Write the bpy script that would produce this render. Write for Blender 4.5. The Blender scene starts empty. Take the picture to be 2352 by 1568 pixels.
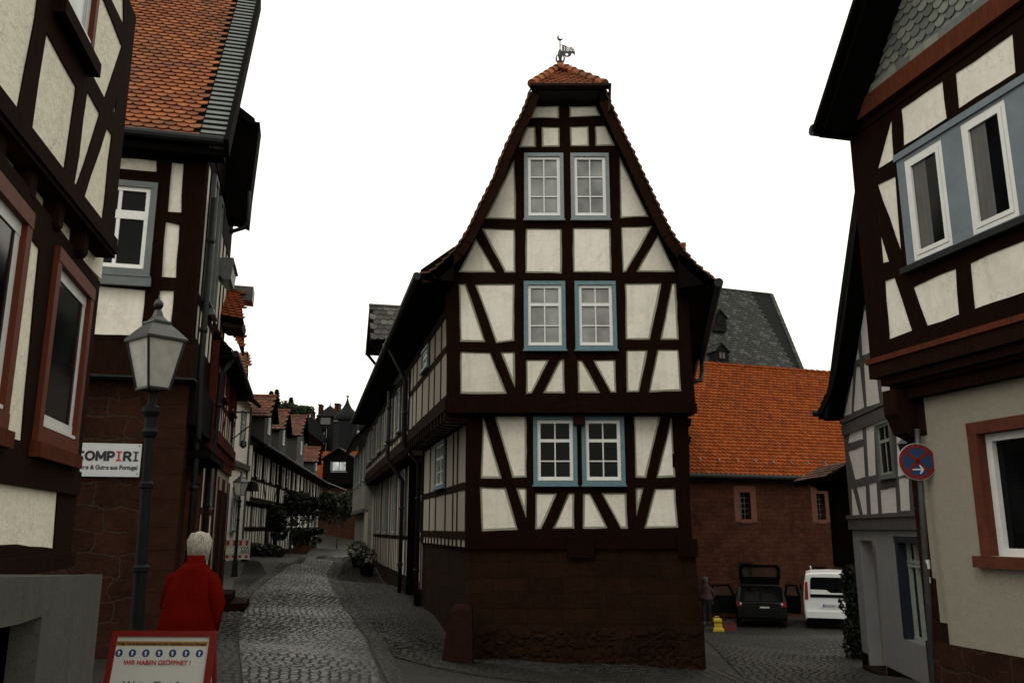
import bpy, bmesh, math, random
from mathutils import Vector, Matrix
from mathutils.geometry import tessellate_polygon
R = math.radians
random.seed(7)
scene = bpy.context.scene
COL = scene.collection

# ---------------------------------------------------------------- camera
F = 1950.0
TILT = math.atan(430.0 / F)
CAMZ = 1.6
cd = bpy.data.cameras.new('camera')
cam = bpy.data.objects.new('camera', cd)
COL.objects.link(cam)
cam.location = (0, 0, CAMZ)
cam.rotation_euler = (math.pi / 2 + TILT, 0, 0)
cd.sensor_width = 36.0
cd.lens = F / 2352 * 36.0
cd.clip_start = 0.05
cd.clip_end = 3000
scene.camera = cam

# ---------------------------------------------------------------- sky, sun, exposure
world = bpy.data.worlds.new('World')
scene.world = world
world.use_nodes = True
wn = world.node_tree
wn.nodes.clear()
wo = wn.nodes.new('ShaderNodeOutputWorld')
wb = wn.nodes.new('ShaderNodeBackground')
sky = wn.nodes.new('ShaderNodeTexSky')
sky.sky_type = 'NISHITA'
sky.sun_disc = False
sky.sun_elevation = R(48)
sky.sun_rotation = R(205)
sky.air_density = 1.0
sky.dust_density = 6.0
sky.ozone_density = 1.0
hs = wn.nodes.new('ShaderNodeHueSaturation')
hs.inputs['Saturation'].default_value = 0.12
mx = wn.nodes.new('ShaderNodeMix')
mx.data_type = 'RGBA'
mx.inputs['Factor'].default_value = 0.86
mx.inputs['B'].default_value = (12.8, 12.4, 11.0, 1)      # even white cloud cover
wn.links.new(sky.outputs[0], hs.inputs['Color'])
wn.links.new(hs.outputs[0], mx.inputs['A'])
wn.links.new(mx.outputs['Result'], wb.inputs['Color'])
wb.inputs['Strength'].default_value = 0.12
wn.links.new(wb.outputs[0], wo.inputs['Surface'])
sl = bpy.data.lights.new('sun', 'SUN')
sl.energy = 0.5
sl.angle = R(25)
sl.color = (1, .97, .92)
sun = bpy.data.objects.new('sun', sl)
COL.objects.link(sun)
_a, _e = R(205), R(48)
_sd = Vector((math.sin(_a) * math.cos(_e), math.cos(_a) * math.cos(_e), math.sin(_e)))
sun.rotation_euler = _sd.to_track_quat('Z', 'Y').to_euler()
scene.view_settings.view_transform = 'Standard'
scene.view_settings.look = 'None'
scene.view_settings.gamma = 1
scene.view_settings.exposure = -0.02

# ---------------------------------------------------------------- helpers
CT, ST = math.cos(TILT), math.sin(TILT)
CP = Vector((0, 0, CAMZ))


def ray(px, py):
    a, b = px - 1176.0, 784.0 - py
    return Vector((a, F * CT - b * ST, F * ST + b * CT))


def hx(px, D):
    """world x of a point at depth D whose picture column on the horizon is px"""
    return (px - 1176.0) / (F / CT) * D


# crops used while measuring: origin and scale in source pixels
def crop(ox, oy, sc):
    return lambda p: ((ox + p[0] / sc) / 1.74150, (oy + p[1] / sc) / 1.74150)


Z1 = crop(1600, 100, 1.5677)
Z2 = crop(1600, 1050, 1.5677)
Z3 = crop(1700, 1950, 1.96)
K1 = crop(0, 0, 1.7418)
K2 = crop(0, 850, 1.7418)
K3 = crop(0, 1750, 1.598)
I1 = crop(3150, 0, 1.5677)
I2 = crop(3150, 900, 1.5677)
I3 = crop(3150, 1850, 1.780)
H1 = crop(3250, 1550, 1.651)
IDN = lambda p: p


class Plane:
    def __init__(s, ox, oy, ex, ey):
        s.O = Vector((ox, oy, 0))
        s.e = Vector((ex, ey, 0)).normalized()
        s.n = Vector((s.e.y, -s.e.x, 0))

    def at(s, a, z, off=0.0):
        return s.O + s.e * a + s.n * off + Vector((0, 0, z))

    def hit(s, p, off=0.0):
        d = ray(*p)
        o = s.O + s.n * off
        t = (o - CP).dot(s.n) / d.dot(s.n)
        w = CP + d * t
        return ((w - s.O).dot(s.e), w.z)

    def poly(s, pts, cr=IDN, off=0.0):
        return [s.hit(cr(p), off) for p in pts]

    def shift(s, off, a=0.0):
        q = s.at(a, 0, off)
        return Plane(q.x, q.y, s.e.x, s.e.y)


ORG = {}


def tag(o, label=None, cat=None, group=None, kind=None):
    if label: o['label'] = label
    if cat: o['category'] = cat
    if group: o['group'] = group
    if kind: o['kind'] = kind
    return o


def thing(name, loc, label, cat, group=None):
    o = bpy.data.objects.new(name, None)
    o.empty_display_size = 0.3
    COL.objects.link(o)
    o.location = loc
    ORG[o.name] = Vector(loc)
    tag(o, label, cat, group)
    return o


class MB:
    def __init__(s):
        s.v, s.f, s.m = [], [], []

    def add(s, vs, fs, mi=0):
        b = len(s.v)
        s.v.extend(vs)
        for f in fs:
            s.f.append([b + i for i in f])
            s.m.append(mi)

    def box(s, c, h, rot=None, mi=0):
        c = Vector(c)
        pts = []
        for z in (-1, 1):
            for x, y in ((-1, -1), (1, -1), (1, 1), (-1, 1)):
                p = Vector((x * h[0], y * h[1], z * h[2]))
                if rot is not None: p = rot @ p
                pts.append(c + p)
        s.add(pts, [(3, 2, 1, 0), (4, 5, 6, 7), (0, 1, 5, 4), (1, 2, 6, 5), (2, 3, 7, 6), (3, 0, 4, 7)], mi)

    def bar(s, a, b, w, h=None, up=Vector((0, 0, 1)), mi=0):
        """rectangular bar from a to b"""
        a, b = Vector(a), Vector(b)
        h = h or w
        d = (b - a)
        if d.length < 1e-6: return
        d.normalize()
        x = d.cross(up)
        if x.length < 1e-3: x = d.cross(Vector((0, 1, 0)))
        x.normalize()
        y = x.cross(d).normalized()
        pts = []
        for c in (a, b):
            for i, j in ((-1, -1), (1, -1), (1, 1), (-1, 1)):
                pts.append(c + x * i * w / 2 + y * j * h / 2)
        s.add(pts, [(3, 2, 1, 0), (4, 5, 6, 7), (0, 1, 5, 4), (1, 2, 6, 5), (2, 3, 7, 6), (3, 0, 4, 7)], mi)

    def tube(s, pts, rad, n=10, mi=0, cap=True):
        pts = [Vector(p) for p in pts]
        if not hasattr(rad, '__len__'): rad = [rad] * len(pts)
        b = len(s.v)
        prev = None
        for i, p in enumerate(pts):
            d = (pts[min(i + 1, len(pts) - 1)] - pts[max(i - 1, 0)]).normalized()
            if prev is None:
                x = d.cross(Vector((0, 0, 1)))
                if x.length < 1e-3: x = d.cross(Vector((0, 1, 0)))
            else:
                x = prev - d * prev.dot(d)
            x.normalize()
            prev = x
            y = d.cross(x)
            for k in range(n):
                t = 2 * math.pi * k / n
                s.v.append(p + (x * math.cos(t) + y * math.sin(t)) * rad[i])
        for i in range(len(pts) - 1):
            for k in range(n):
                a0 = b + i * n + k
                a1 = b + i * n + (k + 1) % n
                s.f.append([a0, a1, a1 + n, a0 + n]); s.m.append(mi)
        if cap:
            s.f.append([b + k for k in range(n)][::-1]); s.m.append(mi)
            e = b + (len(pts) - 1) * n
            s.f.append([e + k for k in range(n)]); s.m.append(mi)

    def lathe(s, c, prof, n=16, mi=0, rot0=0.0, sx=1.0, sy=1.0):
        c = Vector(c)
        b = len(s.v)
        for r, z in prof:
            for k in range(n):
                t = 2 * math.pi * k / n + rot0
                s.v.append(c + Vector((math.cos(t) * r * sx, math.sin(t) * r * sy, z)))
        for i in range(len(prof) - 1):
            for k in range(n):
                a0 = b + i * n + k
                a1 = b + i * n + (k + 1) % n
                s.f.append([a0, a1, a1 + n, a0 + n]); s.m.append(mi)
        s.f.append([b + k for k in range(n)][::-1]); s.m.append(mi)
        e = b + (len(prof) - 1) * n
        s.f.append([e + k for k in range(n)]); s.m.append(mi)

    def loft(s, rings, mi=0, cap=True, closed=True):
        n = len(rings[0])
        b = len(s.v)
        for r in rings: s.v.extend([Vector(p) for p in r])
        for i in range(len(rings) - 1):
            for k in range(n if closed else n - 1):
                a0 = b + i * n + k
                a1 = b + i * n + (k + 1) % n
                s.f.append([a0, a1, a1 + n, a0 + n]); s.m.append(mi)
        if cap and closed:
            s.f.append([b + k for k in range(n)][::-1]); s.m.append(mi)
            e = b + (len(rings) - 1) * n
            s.f.append([e + k for k in range(n)]); s.m.append(mi)

    def prism(s, pl, pts, o0, o1, mi=0):
        """polygon given in (s, z) of a plane, from offset o0 to o1"""
        a = sum(pts[i][0] * pts[(i + 1) % len(pts)][1] - pts[(i + 1) % len(pts)][0] * pts[i][1] for i in range(len(pts)))
        if a < 0: pts = pts[::-1]
        n = len(pts)
        vs = [pl.at(p[0], p[1], o1) for p in pts] + [pl.at(p[0], p[1], o0) for p in pts]
        fs = [list(range(n)), list(range(2 * n - 1, n - 1, -1))]
        for i in range(n):
            j = (i + 1) % n
            fs.append([i, n + i, n + j, j])
        s.add(vs, fs, mi)

    def rect(s, pl, a0, z0, a1, z1, o0, o1, mi=0):
        s.prism(pl, [(a0, z0), (a1, z0), (a1, z1), (a0, z1)], o0, o1, mi)

    def frame(s, pl, outer, holes, o0, o1, jit=0.006, step=0.22, mi=0):
        """plate with holes, real thickness, slightly uneven hole edges"""
        loops = [list(outer)] + [rough(h, jit, step) for h in holes]
        flat = [p for l in loops for p in l]
        tris = tessellate_polygon([[Vector((p[0], p[1], 0)) for p in l] for l in loops])
        b = len(s.v)
        for p in flat: s.v.append(pl.at(p[0], p[1], o1))
        for p in flat: s.v.append(pl.at(p[0], p[1], o0))
        m = len(flat)
        for t in tris:
            q = [flat[i] for i in t]
            a = (q[1][0] - q[0][0]) * (q[2][1] - q[0][1]) - (q[2][0] - q[0][0]) * (q[1][1] - q[0][1])
            if abs(a) < 1e-9: continue
            t = list(t) if a > 0 else list(t)[::-1]
            s.f.append([b + i for i in t]); s.m.append(mi)
        k = 0
        for li, l in enumerate(loops):
            a = sum(l[i][0] * l[(i + 1) % len(l)][1] - l[(i + 1) % len(l)][0] * l[i][1] for i in range(len(l)))
            ccw = a > 0
            if li > 0: ccw = not ccw
            for i in range(len(l)):
                j = (i + 1) % len(l)
                q = [b + k + i, b + m + k + i, b + m + k + j, b + k + j]
                s.f.append(q if ccw else q[::-1]); s.m.append(mi)
            k += len(l)

    def build(s, name, mats, parent=None, smooth=False, org=None):
        if not isinstance(mats, (list, tuple)): mats = [mats]
        if parent is not None: o0 = ORG[parent.name]
        else: o0 = Vector(org) if org is not None else Vector((0, 0, 0))
        me = bpy.data.meshes.new(name)
        me.from_pydata([tuple(Vector(p) - o0) for p in s.v], [], s.f)
        for m in mats: me.materials.append(m)
        if len(mats) > 1: me.polygons.foreach_set('material_index', s.m)
        uvl = me.uv_layers.new(name='UVMap')
        uv = []
        for p in me.polygons:
            n = p.normal
            if abs(n.z) > 0.93:
                for li in p.loop_indices:
                    c = s.v[me.loops[li].vertex_index]
                    uv += [c[0], c[1]]
            else:
                t = Vector((-n.y, n.x, 0)).normalized()
                w = n.cross(t)
                for li in p.loop_indices:
                    c = Vector(s.v[me.loops[li].vertex_index])
                    uv += [c.dot(t), c.dot(w)]
        uvl.data.foreach_set('uv', uv)
        if smooth: me.polygons.foreach_set('use_smooth', [True] * len(me.polygons))
        me.update()
        o = bpy.data.objects.new(name, me)
        COL.objects.link(o)
        if parent is not None: o.parent = parent
        else: o.location = o0
        ORG[o.name] = o0
        return o


def rough(pts, jit, step):
    out = []
    n = len(pts)
    for i in range(n):
        p, q = pts[i], pts[(i + 1) % n]
        L = math.hypot(q[0] - p[0], q[1] - p[1])
        k = max(1, int(L / step))
        for j in range(k):
            t = j / k
            out.append((p[0] + (q[0] - p[0]) * t + random.uniform(-jit, jit), p[1] + (q[1] - p[1]) * t + random.uniform(-jit, jit)))
    return out


def inset(pts, d):
    n = len(pts)
    a = sum(pts[i][0] * pts[(i + 1) % n][1] - pts[(i + 1) % n][0] * pts[i][1] for i in range(n))
    if a < 0: pts = pts[::-1]
    ls = []
    for i in range(n):
        p, q = Vector(pts[i]), Vector(pts[(i + 1) % n])
        t = (q - p)
        if t.length < 1e-6: return None
        t.normalize()
        nn = Vector((-t.y, t.x))
        ls.append((p + nn * d, t))
    out = []
    for i in range(n):
        p, t = ls[i - 1]
        q, u = ls[i]
        det = t.x * u.y - t.y * u.x
        if abs(det) < 1e-5: out.append((q.x, q.y)); continue
        w = q - p
        k = (w.x * u.y - w.y * u.x) / det
        out.append((p.x + t.x * k, p.y + t.y * k))
    b = sum(out[i][0] * out[(i + 1) % n][1] - out[(i + 1) % n][0] * out[i][1] for i in range(n))
    if d > 0 and (b <= 0 or b > abs(a) * 1.01): return None
    for i in range(n):
        e0 = Vector(pts[(i + 1) % n]) - Vector(pts[i])
        e1 = Vector(out[(i + 1) % n]) - Vector(out[i])
        if d > 0 and e0.dot(e1) <= 0: return None
    return out


# ---------------------------------------------------------------- materials
MATS = {}


def nodes(name):
    m = bpy.data.materials.new(name)
    m.use_nodes = True
    nt = m.node_tree
    return m, nt, nt.nodes['Principled BSDF']


def N(nt, t, **kw):
    n = nt.nodes.new(t)
    for k, v in kw.items():
        if k in n.inputs: n.inputs[k].default_value = v
        else: setattr(n, k, v)
    return n


def c4(c): return (c[0], c[1], c[2], 1)


def ramp(nt, fac, stops):
    r = nt.nodes.new('ShaderNodeValToRGB')
    el = r.color_ramp.elements
    el[0].position, el[0].color = stops[0][0], c4(stops[0][1])
    el[1].position, el[1].color = stops[-1][0], c4(stops[-1][1])
    for p, c in stops[1:-1]:
        x = el.new(p); x.color = c4(c)
    nt.links.new(fac, r.inputs[0])
    return r.outputs[0]


def mixc(nt, fac, a, b, mode='MIX'):
    m = nt.nodes.new('ShaderNodeMix')
    m.data_type = 'RGBA'
    m.blend_type = mode
    for s, v in (('Factor', fac), ('A', a), ('B', b)):
        if hasattr(v, 'links'): nt.links.new(v, m.inputs[s])
        else: m.inputs[s].default_value = v if s == 'Factor' else c4(v)
    return m.outputs['Result']


def bump(nt, bs, h, strength, dist=0.02):
    b = N(nt, 'ShaderNodeBump', Strength=strength, Distance=dist)
    nt.links.new(h, b.inputs['Height'])
    nt.links.new(b.outputs[0], bs.inputs['Normal'])


def coords(nt, sc=(1, 1, 1), kind='Object'):
    t = nt.nodes.new('ShaderNodeTexCoord')
    m = nt.nodes.new('ShaderNodeMapping')
    m.inputs['Scale'].default_value = sc
    nt.links.new(t.outputs[kind], m.inputs[0])
    return m.outputs[0]


def noise(nt, v, scale, detail=4, rough_=.6):
    n = N(nt, 'ShaderNodeTexNoise', Scale=scale, Detail=detail, Roughness=rough_)
    nt.links.new(v, n.inputs['Vector'])
    return n.outputs[0]


def simple(name, col, rough_=.6, metal=0.0, var=.15, vs=6.0, spec=.5, bmp=0.0, bs_=40):
    if name in MATS: return MATS[name]
    m, nt, bs = nodes(name)
    v = coords(nt)
    n = noise(nt, v, vs, 6, .65)
    lo = [max(0, c * (1 - var)) for c in col]
    hi = [c * (1 + var) for c in col]
    nt.links.new(ramp(nt, n, [(.3, lo), (.7, hi)]), bs.inputs['Base Color'])
    bs.inputs['Roughness'].default_value = rough_
    bs.inputs['Metallic'].default_value = metal
    bs.inputs['Specular IOR Level'].default_value = spec
    if bmp: bump(nt, bs, noise(nt, v, bs_, 6), bmp)
    MATS[name] = m
    return m


def plaster(name, col, stain=(.4, .36, .27), amt=.5, grain=60, gb=.35):
    if name in MATS: return MATS[name]
    m, nt, bs = nodes(name)
    v = coords(nt)
    big = noise(nt, v, .9, 6, .7)
    st = ramp(nt, big, [(.48, (0, 0, 0)), (.75, (amt, amt, amt))])
    fine = noise(nt, v, 14, 6, .7)
    c1 = ramp(nt, fine, [(.3, [x * .9 for x in col]), (.7, [x * 1.05 for x in col])])
    vs = coords(nt, (9, 9, .8))
    streak = ramp(nt, noise(nt, vs, 1.0, 5, .6), [(.5, (0, 0, 0)), (.8, (amt * .6,) * 3)])
    c2 = mixc(nt, st, c1, stain)
    c3 = mixc(nt, streak, c2, [x * .75 for x in stain])
    vo = N(nt, 'ShaderNodeTexVoronoi', Scale=1.6, feature='DISTANCE_TO_EDGE')
    wv = N(nt, 'ShaderNodeVectorMath', operation='ADD')
    nn = N(nt, 'ShaderNodeTexNoise', Scale=3.0, Detail=5)
    nt.links.new(v, nn.inputs['Vector']); nt.links.new(v, wv.inputs[0]); nt.links.new(nn.outputs['Color'], wv.inputs[1])
    nt.links.new(wv.outputs[0], vo.inputs['Vector'])
    cr = ramp(nt, vo.outputs['Distance'], [(0, (.35, .35, .35)), (.012, (0, 0, 0))])
    c3 = mixc(nt, cr, c3, [x * .5 for x in stain])
    gi = nt.nodes.new('ShaderNodeNewGeometry')
    tone = ramp(nt, gi.outputs['Random Per Island'], [(0, (.86, .85, .82)), (.5, (.97, .96, .95)), (1, (1, 1, 1))])
    c3 = mixc(nt, 1.0, c3, tone, 'MULTIPLY')
    nt.links.new(c3, bs.inputs['Base Color'])
    bs.inputs['Roughness'].default_value = .92
    bs.inputs['Specular IOR Level'].default_value = .2
    bump(nt, bs, noise(nt, v, grain, 5, .7), gb, .012)
    MATS[name] = m
    return m


def timber(name, col, rough_=.92, hi=2.6, spec=.04):
    if name in MATS: return MATS[name]
    m, nt, bs = nodes(name)
    v = coords(nt, (1, 1, 1))
    w = coords(nt, (14, 14, 2.2))
    g = noise(nt, w, 2.2, 8, .7)
    b = noise(nt, v, 2.0, 5, .65)
    c = ramp(nt, g, [(.32, [x * .55 for x in col]), (.6, col), (.82, [x * hi for x in col])])
    c = mixc(nt, ramp(nt, b, [(.4, (0, 0, 0)), (.8, (.5, .5, .5))]), c, [col[0] * 1.5, col[1] * 1.1, col[2] * 1.1])
    nt.links.new(c, bs.inputs['Base Color'])
    bs.inputs['Roughness'].default_value = rough_
    bs.inputs['Specular IOR Level'].default_value = spec
    bump(nt, bs, g, .5, .012)
    MATS[name] = m
    return m


def stonewall(name, c1, c2, mortar, bw=.55, bh=.24, ms=.012, dist=.05, bmp=.7):
    """rubble / ashlar courses with bent joints, in surface uv metres"""
    if name in MATS: return MATS[name]
    m, nt, bs = nodes(name)
    v = coords(nt, kind='UV')
    nz = N(nt, 'ShaderNodeTexNoise', Scale=2.2, Detail=3)
    nt.links.new(v, nz.inputs['Vector'])
    vm = N(nt, 'ShaderNodeVectorMath', operation='MULTIPLY_ADD')
    vm.inputs[1].default_value = (dist * 2.5, dist * 2.5, 0)
    nt.links.new(nz.outputs['Color'], vm.inputs[0])
    nt.links.new(v, vm.inputs[2])
    br = N(nt, 'ShaderNodeTexBrick', Scale=1.0)
    br.offset = .45; br.squash = .7; br.squash_frequency = 3
    br.inputs['Color1'].default_value = (0, 0, 0, 1)
    br.inputs['Color2'].default_value = (1, 1, 1, 1)
    br.inputs['Mortar'].default_value = (.5, .5, .5, 1)
    br.inputs['Mortar Size'].default_value = ms
    br.inputs['Mortar Smooth'].default_value = .5
    br.inputs['Brick Width'].default_value = bw
    br.inputs['Row Height'].default_value = bh
    nt.links.new(vm.outputs[0], br.inputs['Vector'])
    o = coords(nt)
    fine = noise(nt, o, 18, 8, .7)
    mid = noise(nt, o, 1.6, 5, .65)
    col = mixc(nt, br.outputs['Color'], c1, c2)
    col = mixc(nt, ramp(nt, fine, [(.3, (0, 0, 0)), (.75, (.8, .8, .8))]), col, [x * 1.7 for x in c2], 'MIX')
    col = mixc(nt, ramp(nt, mid, [(.45, (0, 0, 0)), (.7, (.6, .6, .6))]), col, [x * .45 for x in c1])
    fl = noise(nt, coords(nt, (1, 1, 2.6)), 5.5, 5, .75)
    col = mixc(nt, ramp(nt, fl, [(.60, (0, 0, 0)), (.74, (.75, .75, .75))]), col, [min(1, x * 3.2) for x in c2])
    col = mixc(nt, br.outputs['Fac'], col, mortar)
    nt.links.new(col, bs.inputs['Base Color'])
    bs.inputs['Roughness'].default_value = .95
    bs.inputs['Specular IOR Level'].default_value = .06
    inv = N(nt, 'ShaderNodeMath', operation='MULTIPLY_ADD')
    inv.inputs[1].default_value = -1.2; inv.inputs[2].default_value = 1.0
    nt.links.new(br.outputs['Fac'], inv.inputs[0])
    ad = N(nt, 'ShaderNodeMath', operation='ADD')
    nt.links.new(inv.outputs[0], ad.inputs[0])
    nt.links.new(fine, ad.inputs[1])
    bump(nt, bs, ad.outputs[0], bmp, .03)
    MATS[name] = m
    return m


def islands(name, stops, rough_=.8, nscale=9, moss=None, mossamt=.6, spec=.3, bmp=.3, mscale=.6):
    """one colour per loose piece (tile, cobble, leaf)"""
    if name in MATS: return MATS[name]
    m, nt, bs = nodes(name)
    g = nt.nodes.new('ShaderNodeNewGeometry')
    c = ramp(nt, g.outputs['Random Per Island'], stops)
    v = coords(nt)
    f = noise(nt, v, nscale, 6, .7)
    c = mixc(nt, ramp(nt, f, [(.3, (0, 0, 0)), (.75, (.55, .55, .55))]), c, [x * .5 for x in stops[0][1]])
    if moss:
        b = noise(nt, v, mscale, 6, .75)
        c = mixc(nt, ramp(nt, b, [(.45, (0, 0, 0)), (.68, (mossamt,) * 3)]), c, moss)
    nt.links.new(c, bs.inputs['Base Color'])
    bs.inputs['Roughness'].default_value = rough_
    bs.inputs['Specular IOR Level'].default_value = spec
    if bmp: bump(nt, bs, f, bmp, .01)
    MATS[name] = m
    return m


def glass(name, col=(.01, .012, .012), rough_=.06, ior=1.5, spec=.5):
    if name in MATS: return MATS[name]
    m, nt, bs = nodes(name)
    v = coords(nt)
    n = noise(nt, v, 1.7, 3, .5)
    nt.links.new(ramp(nt, n, [(.33, [x * .45 for x in col]), (.67, [x * 1.4 for x in col])]), bs.inputs['Base Color'])
    bs.inputs['Roughness'].default_value = rough_
    bs.inputs['IOR'].default_value = ior
    bs.inputs['Specular IOR Level'].default_value = spec
    bump(nt, bs, noise(nt, v, 1.3, 2), .04, .02)
    MATS[name] = m
    return m


M = dict(
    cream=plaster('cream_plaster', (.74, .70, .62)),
    white=plaster('white_plaster', (.76, .73, .66), amt=.2),
    rough=plaster('roughcast_plaster', (.86, .82, .68), grain=22, gb=1.0, amt=.2),
    side=plaster('lane_shaded_plaster', (.33, .30, .255), amt=.3),  # stained plaster, base colour darkened for the shade of the narrow lane
    beige=plaster('beige_render', (.275, .25, .205), amt=.15, grain=90, gb=.5),
    grey=plaster('grey_render', (.20, .20, .21), amt=.2),
    concrete=plaster('concrete', (.085, .085, .075), stain=(.04, .04, .032), amt=.5, grain=30, gb=.5),
    border=plaster('grey_green_plaster_edge', (.30, .30, .22), amt=.1),
    dark=timber('dark_brown_timber', (.0088, .0034, .0018)),
    brown=timber('brown_timber', (.0135, .0056, .003)),
    redt=timber('oxide_red_timber', (.075, .017, .012)),
    fascia=timber('red_brown_fascia', (.085, .026, .013), hi=1.5),
    greyt=timber('weathered_grey_timber', (.085, .08, .08), hi=1.8),
    black=timber('black_boards', (.0035, .003, .0027)),
    stone=stonewall('dark_red_sandstone', (.0085, .0036, .0018), (.0165, .0072, .0035), (.012, .0068, .004), .62, .27, .010),
    stone2=stonewall('red_sandstone_masonry', (.017, .0070, .0043), (.027, .0108, .0066), (.036, .024, .0155), .62, .30, .016, .16),
    stone3=stonewall('red_rubble_masonry', (.016, .0062, .004), (.048, .0175, .010), (.026, .0135, .0085), .38, .17, .012, .10),
    lilac=plaster('lilac_white_plaster', (.62, .59, .58), amt=.2),
    sand=simple('worked_red_sandstone', (.085, .026, .016), .85, var=.25, bmp=.3, spec=.1),
    sand2=simple('dull_red_sandstone', (.0145, .0056, .0038), .9, var=.35, vs=9, bmp=.5, spec=.06),
    wframe=simple('white_window_paint', (.62, .62, .60), .4, var=.06),
    blue=simple('blue_window_paint', (.085, .155, .18), .6, var=.2, vs=14),
    blueg=simple('blue_grey_paint', (.115, .145, .165), .6, var=.15, vs=5),
    toppaint=simple('pale_grey_blue_paint', (.16, .19, .20), .6, var=.15, vs=9),
    redp=simple('brown_red_paint', (.095, .019, .007), .6, var=.15, spec=.2),
    greyw=simple('grey_window_paint', (.085, .10, .098), .6, var=.2),
    zinc=simple('dark_zinc', (.009, .010, .0102), .6, metal=.0, spec=.2, var=.3),
    lzinc=simple('light_zinc', (.16, .16, .16), .45, metal=.5, var=.3),
    iron=simple('black_iron', (.008, .009, .011), .4, metal=.2, var=.3),
    lampm=simple('dark_green_grey_iron', (.004, .0055, .0055), .6, metal=.0, var=.35, vs=12, spec=.15),
    gdark=glass('dark_window_glass', (.004, .005, .005), .08, 1.3, .18),
    gcurtsky=glass('curtain_and_sky_reflection_glass', (.19, .20, .19), .12),  # base colour holds curtain grey plus painted, mottled sky reflection
    gmid=glass('dim_window_glass', (.03, .032, .035), .1),
    gsky=glass('bright_window_glass', (.55, .6, .6), .15),
    milk=simple('frosted_lamp_glass', (.38, .37, .34), .35, var=.2, vs=8),
    tor=islands('orange_clay_tiles', [(0, (.14, .028, .005)), (.5, (.225, .044, .006)), (1, (.26, .060, .009))], .85, moss=(.08, .024, .009), mossamt=.4, spec=.1),
    torc=islands('mossy_orange_clay_tiles', [(0, (.17, .045, .015)), (.5, (.28, .075, .02)), (1, (.34, .11, .03))], .8, moss=(.045, .035, .022), mossamt=.7, mscale=1.1),
    tbr=islands('brown_clay_tiles', [(0, (.06, .022, .012)), (.5, (.10, .034, .018)), (1, (.15, .05, .024))], .85, moss=(.03, .03, .02), mossamt=.6),
    tdk=islands('dark_brown_tiles', [(0, (.016, .009, .007)), (1, (.035, .018, .012))], .9),
    slate=islands('weathered_slate', [(0, (.07, .08, .075)), (.5, (.13, .14, .12)), (1, (.21, .215, .17))], .6, spec=.5),
    slated=islands('dark_slate', [(0, (.026, .027, .026)), (.7, (.042, .044, .041)), (1, (.085, .087, .08))], .75, spec=.15),
    slateb=islands('blue_black_slate', [(0, (.005, .0055, .0065)), (1, (.013, .0135, .015))], .8, spec=.1),
    tgrey=islands('grey_concrete_tiles', [(0, (.03, .03, .027)), (.6, (.06, .058, .05)), (1, (.12, .115, .10))], .85),
    cob=islands('granite_cobbles', [(0, (.019, .018, .015)), (.5, (.028, .0265, .022)), (1, (.045, .042, .035))], .42, nscale=30, moss=(.03, .027, .021), mossamt=.5, spec=.45, mscale=.8),
    cobd=islands('dark_paving_stones', [(0, (.010, .009, .007)), (1, (.019, .0175, .0132))], .6, nscale=30, moss=(.009, .008, .0062), mossamt=.7, spec=.3, mscale=.3),
    leaf=islands('dark_ivy_leaves', [(0, (.003, .006, .002)), (.75, (.008, .014, .005)), (1, (.03, .04, .016))], .6, bmp=0),
    leafp=islands('pine_needles', [(0, (.008, .016, .006)), (.7, (.02, .036, .012)), (1, (.05, .07, .02))], .7, bmp=0),
    bark=simple('bark', (.03, .022, .016), .9, bmp=.5),
)
# ---------------------------------------------------------------- terrain
TP = [(0, 0, 0), (0, -6, .1), (-3, 6, -.02), (3, 5, -.1), (-4, 12, -.05), (0, 9, -.12), (-2.5, 15, -.2), (-.7, 15.4, -.62), (1.4, 15.4, -.70),
      (3.4, 15.4, -.80), (5.1, 10.5, -.62), (6, 13, -.85), (7.2, 18, -1.08), (8, 22, -1.35), (11, 29, -1.62), (7, 29, -1.62), (7, 33, -1.75), (14, 34, -1.8),
      (9, 5, -.4), (-5.8, 17, -.02), (-2.8, 21, -.25), (-6.6, 22, .08), (-8.3, 27, .17), (-9.0, 29.5, .55), (-4.6, 30, -.22), (-10, 33, .58), (-11, 41, .42), (-6.5, 40, 0), (-12, 52, .2), (-8, 55, .15), (-10, 62, .3),
      (-30, 40, 1.5), (20, 60, -2), (0, 60, -.3), (-14, 5, 0), (14, 12, -.8), (-20, 75, 3), (20, 0, 0), (-20, -10, 0)]


def tz(x, y):
    sw = sz = 0
    for a, b, c in TP:
        d2 = (x - a) ** 2 + (y - b) ** 2 + .35
        w = 1 / d2 ** 1.6
        sw += w; sz += w * c
    return sz / sw


def gpt(px, py):
    d = ray(px, py)
    z = 0
    for _ in range(25):
        t = (z - CAMZ) / d.z
        p = CP + d * t
        z = z * .5 + .5 * tz(p.x, p.y)
    return p.x, p.y


def axis(a, b, near0, near1, fine, coarse):
    out, x = [], a
    while x < b:
        out.append(x)
        x += fine if near0 <= x < near1 else coarse
    out.append(b)
    return out


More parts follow.
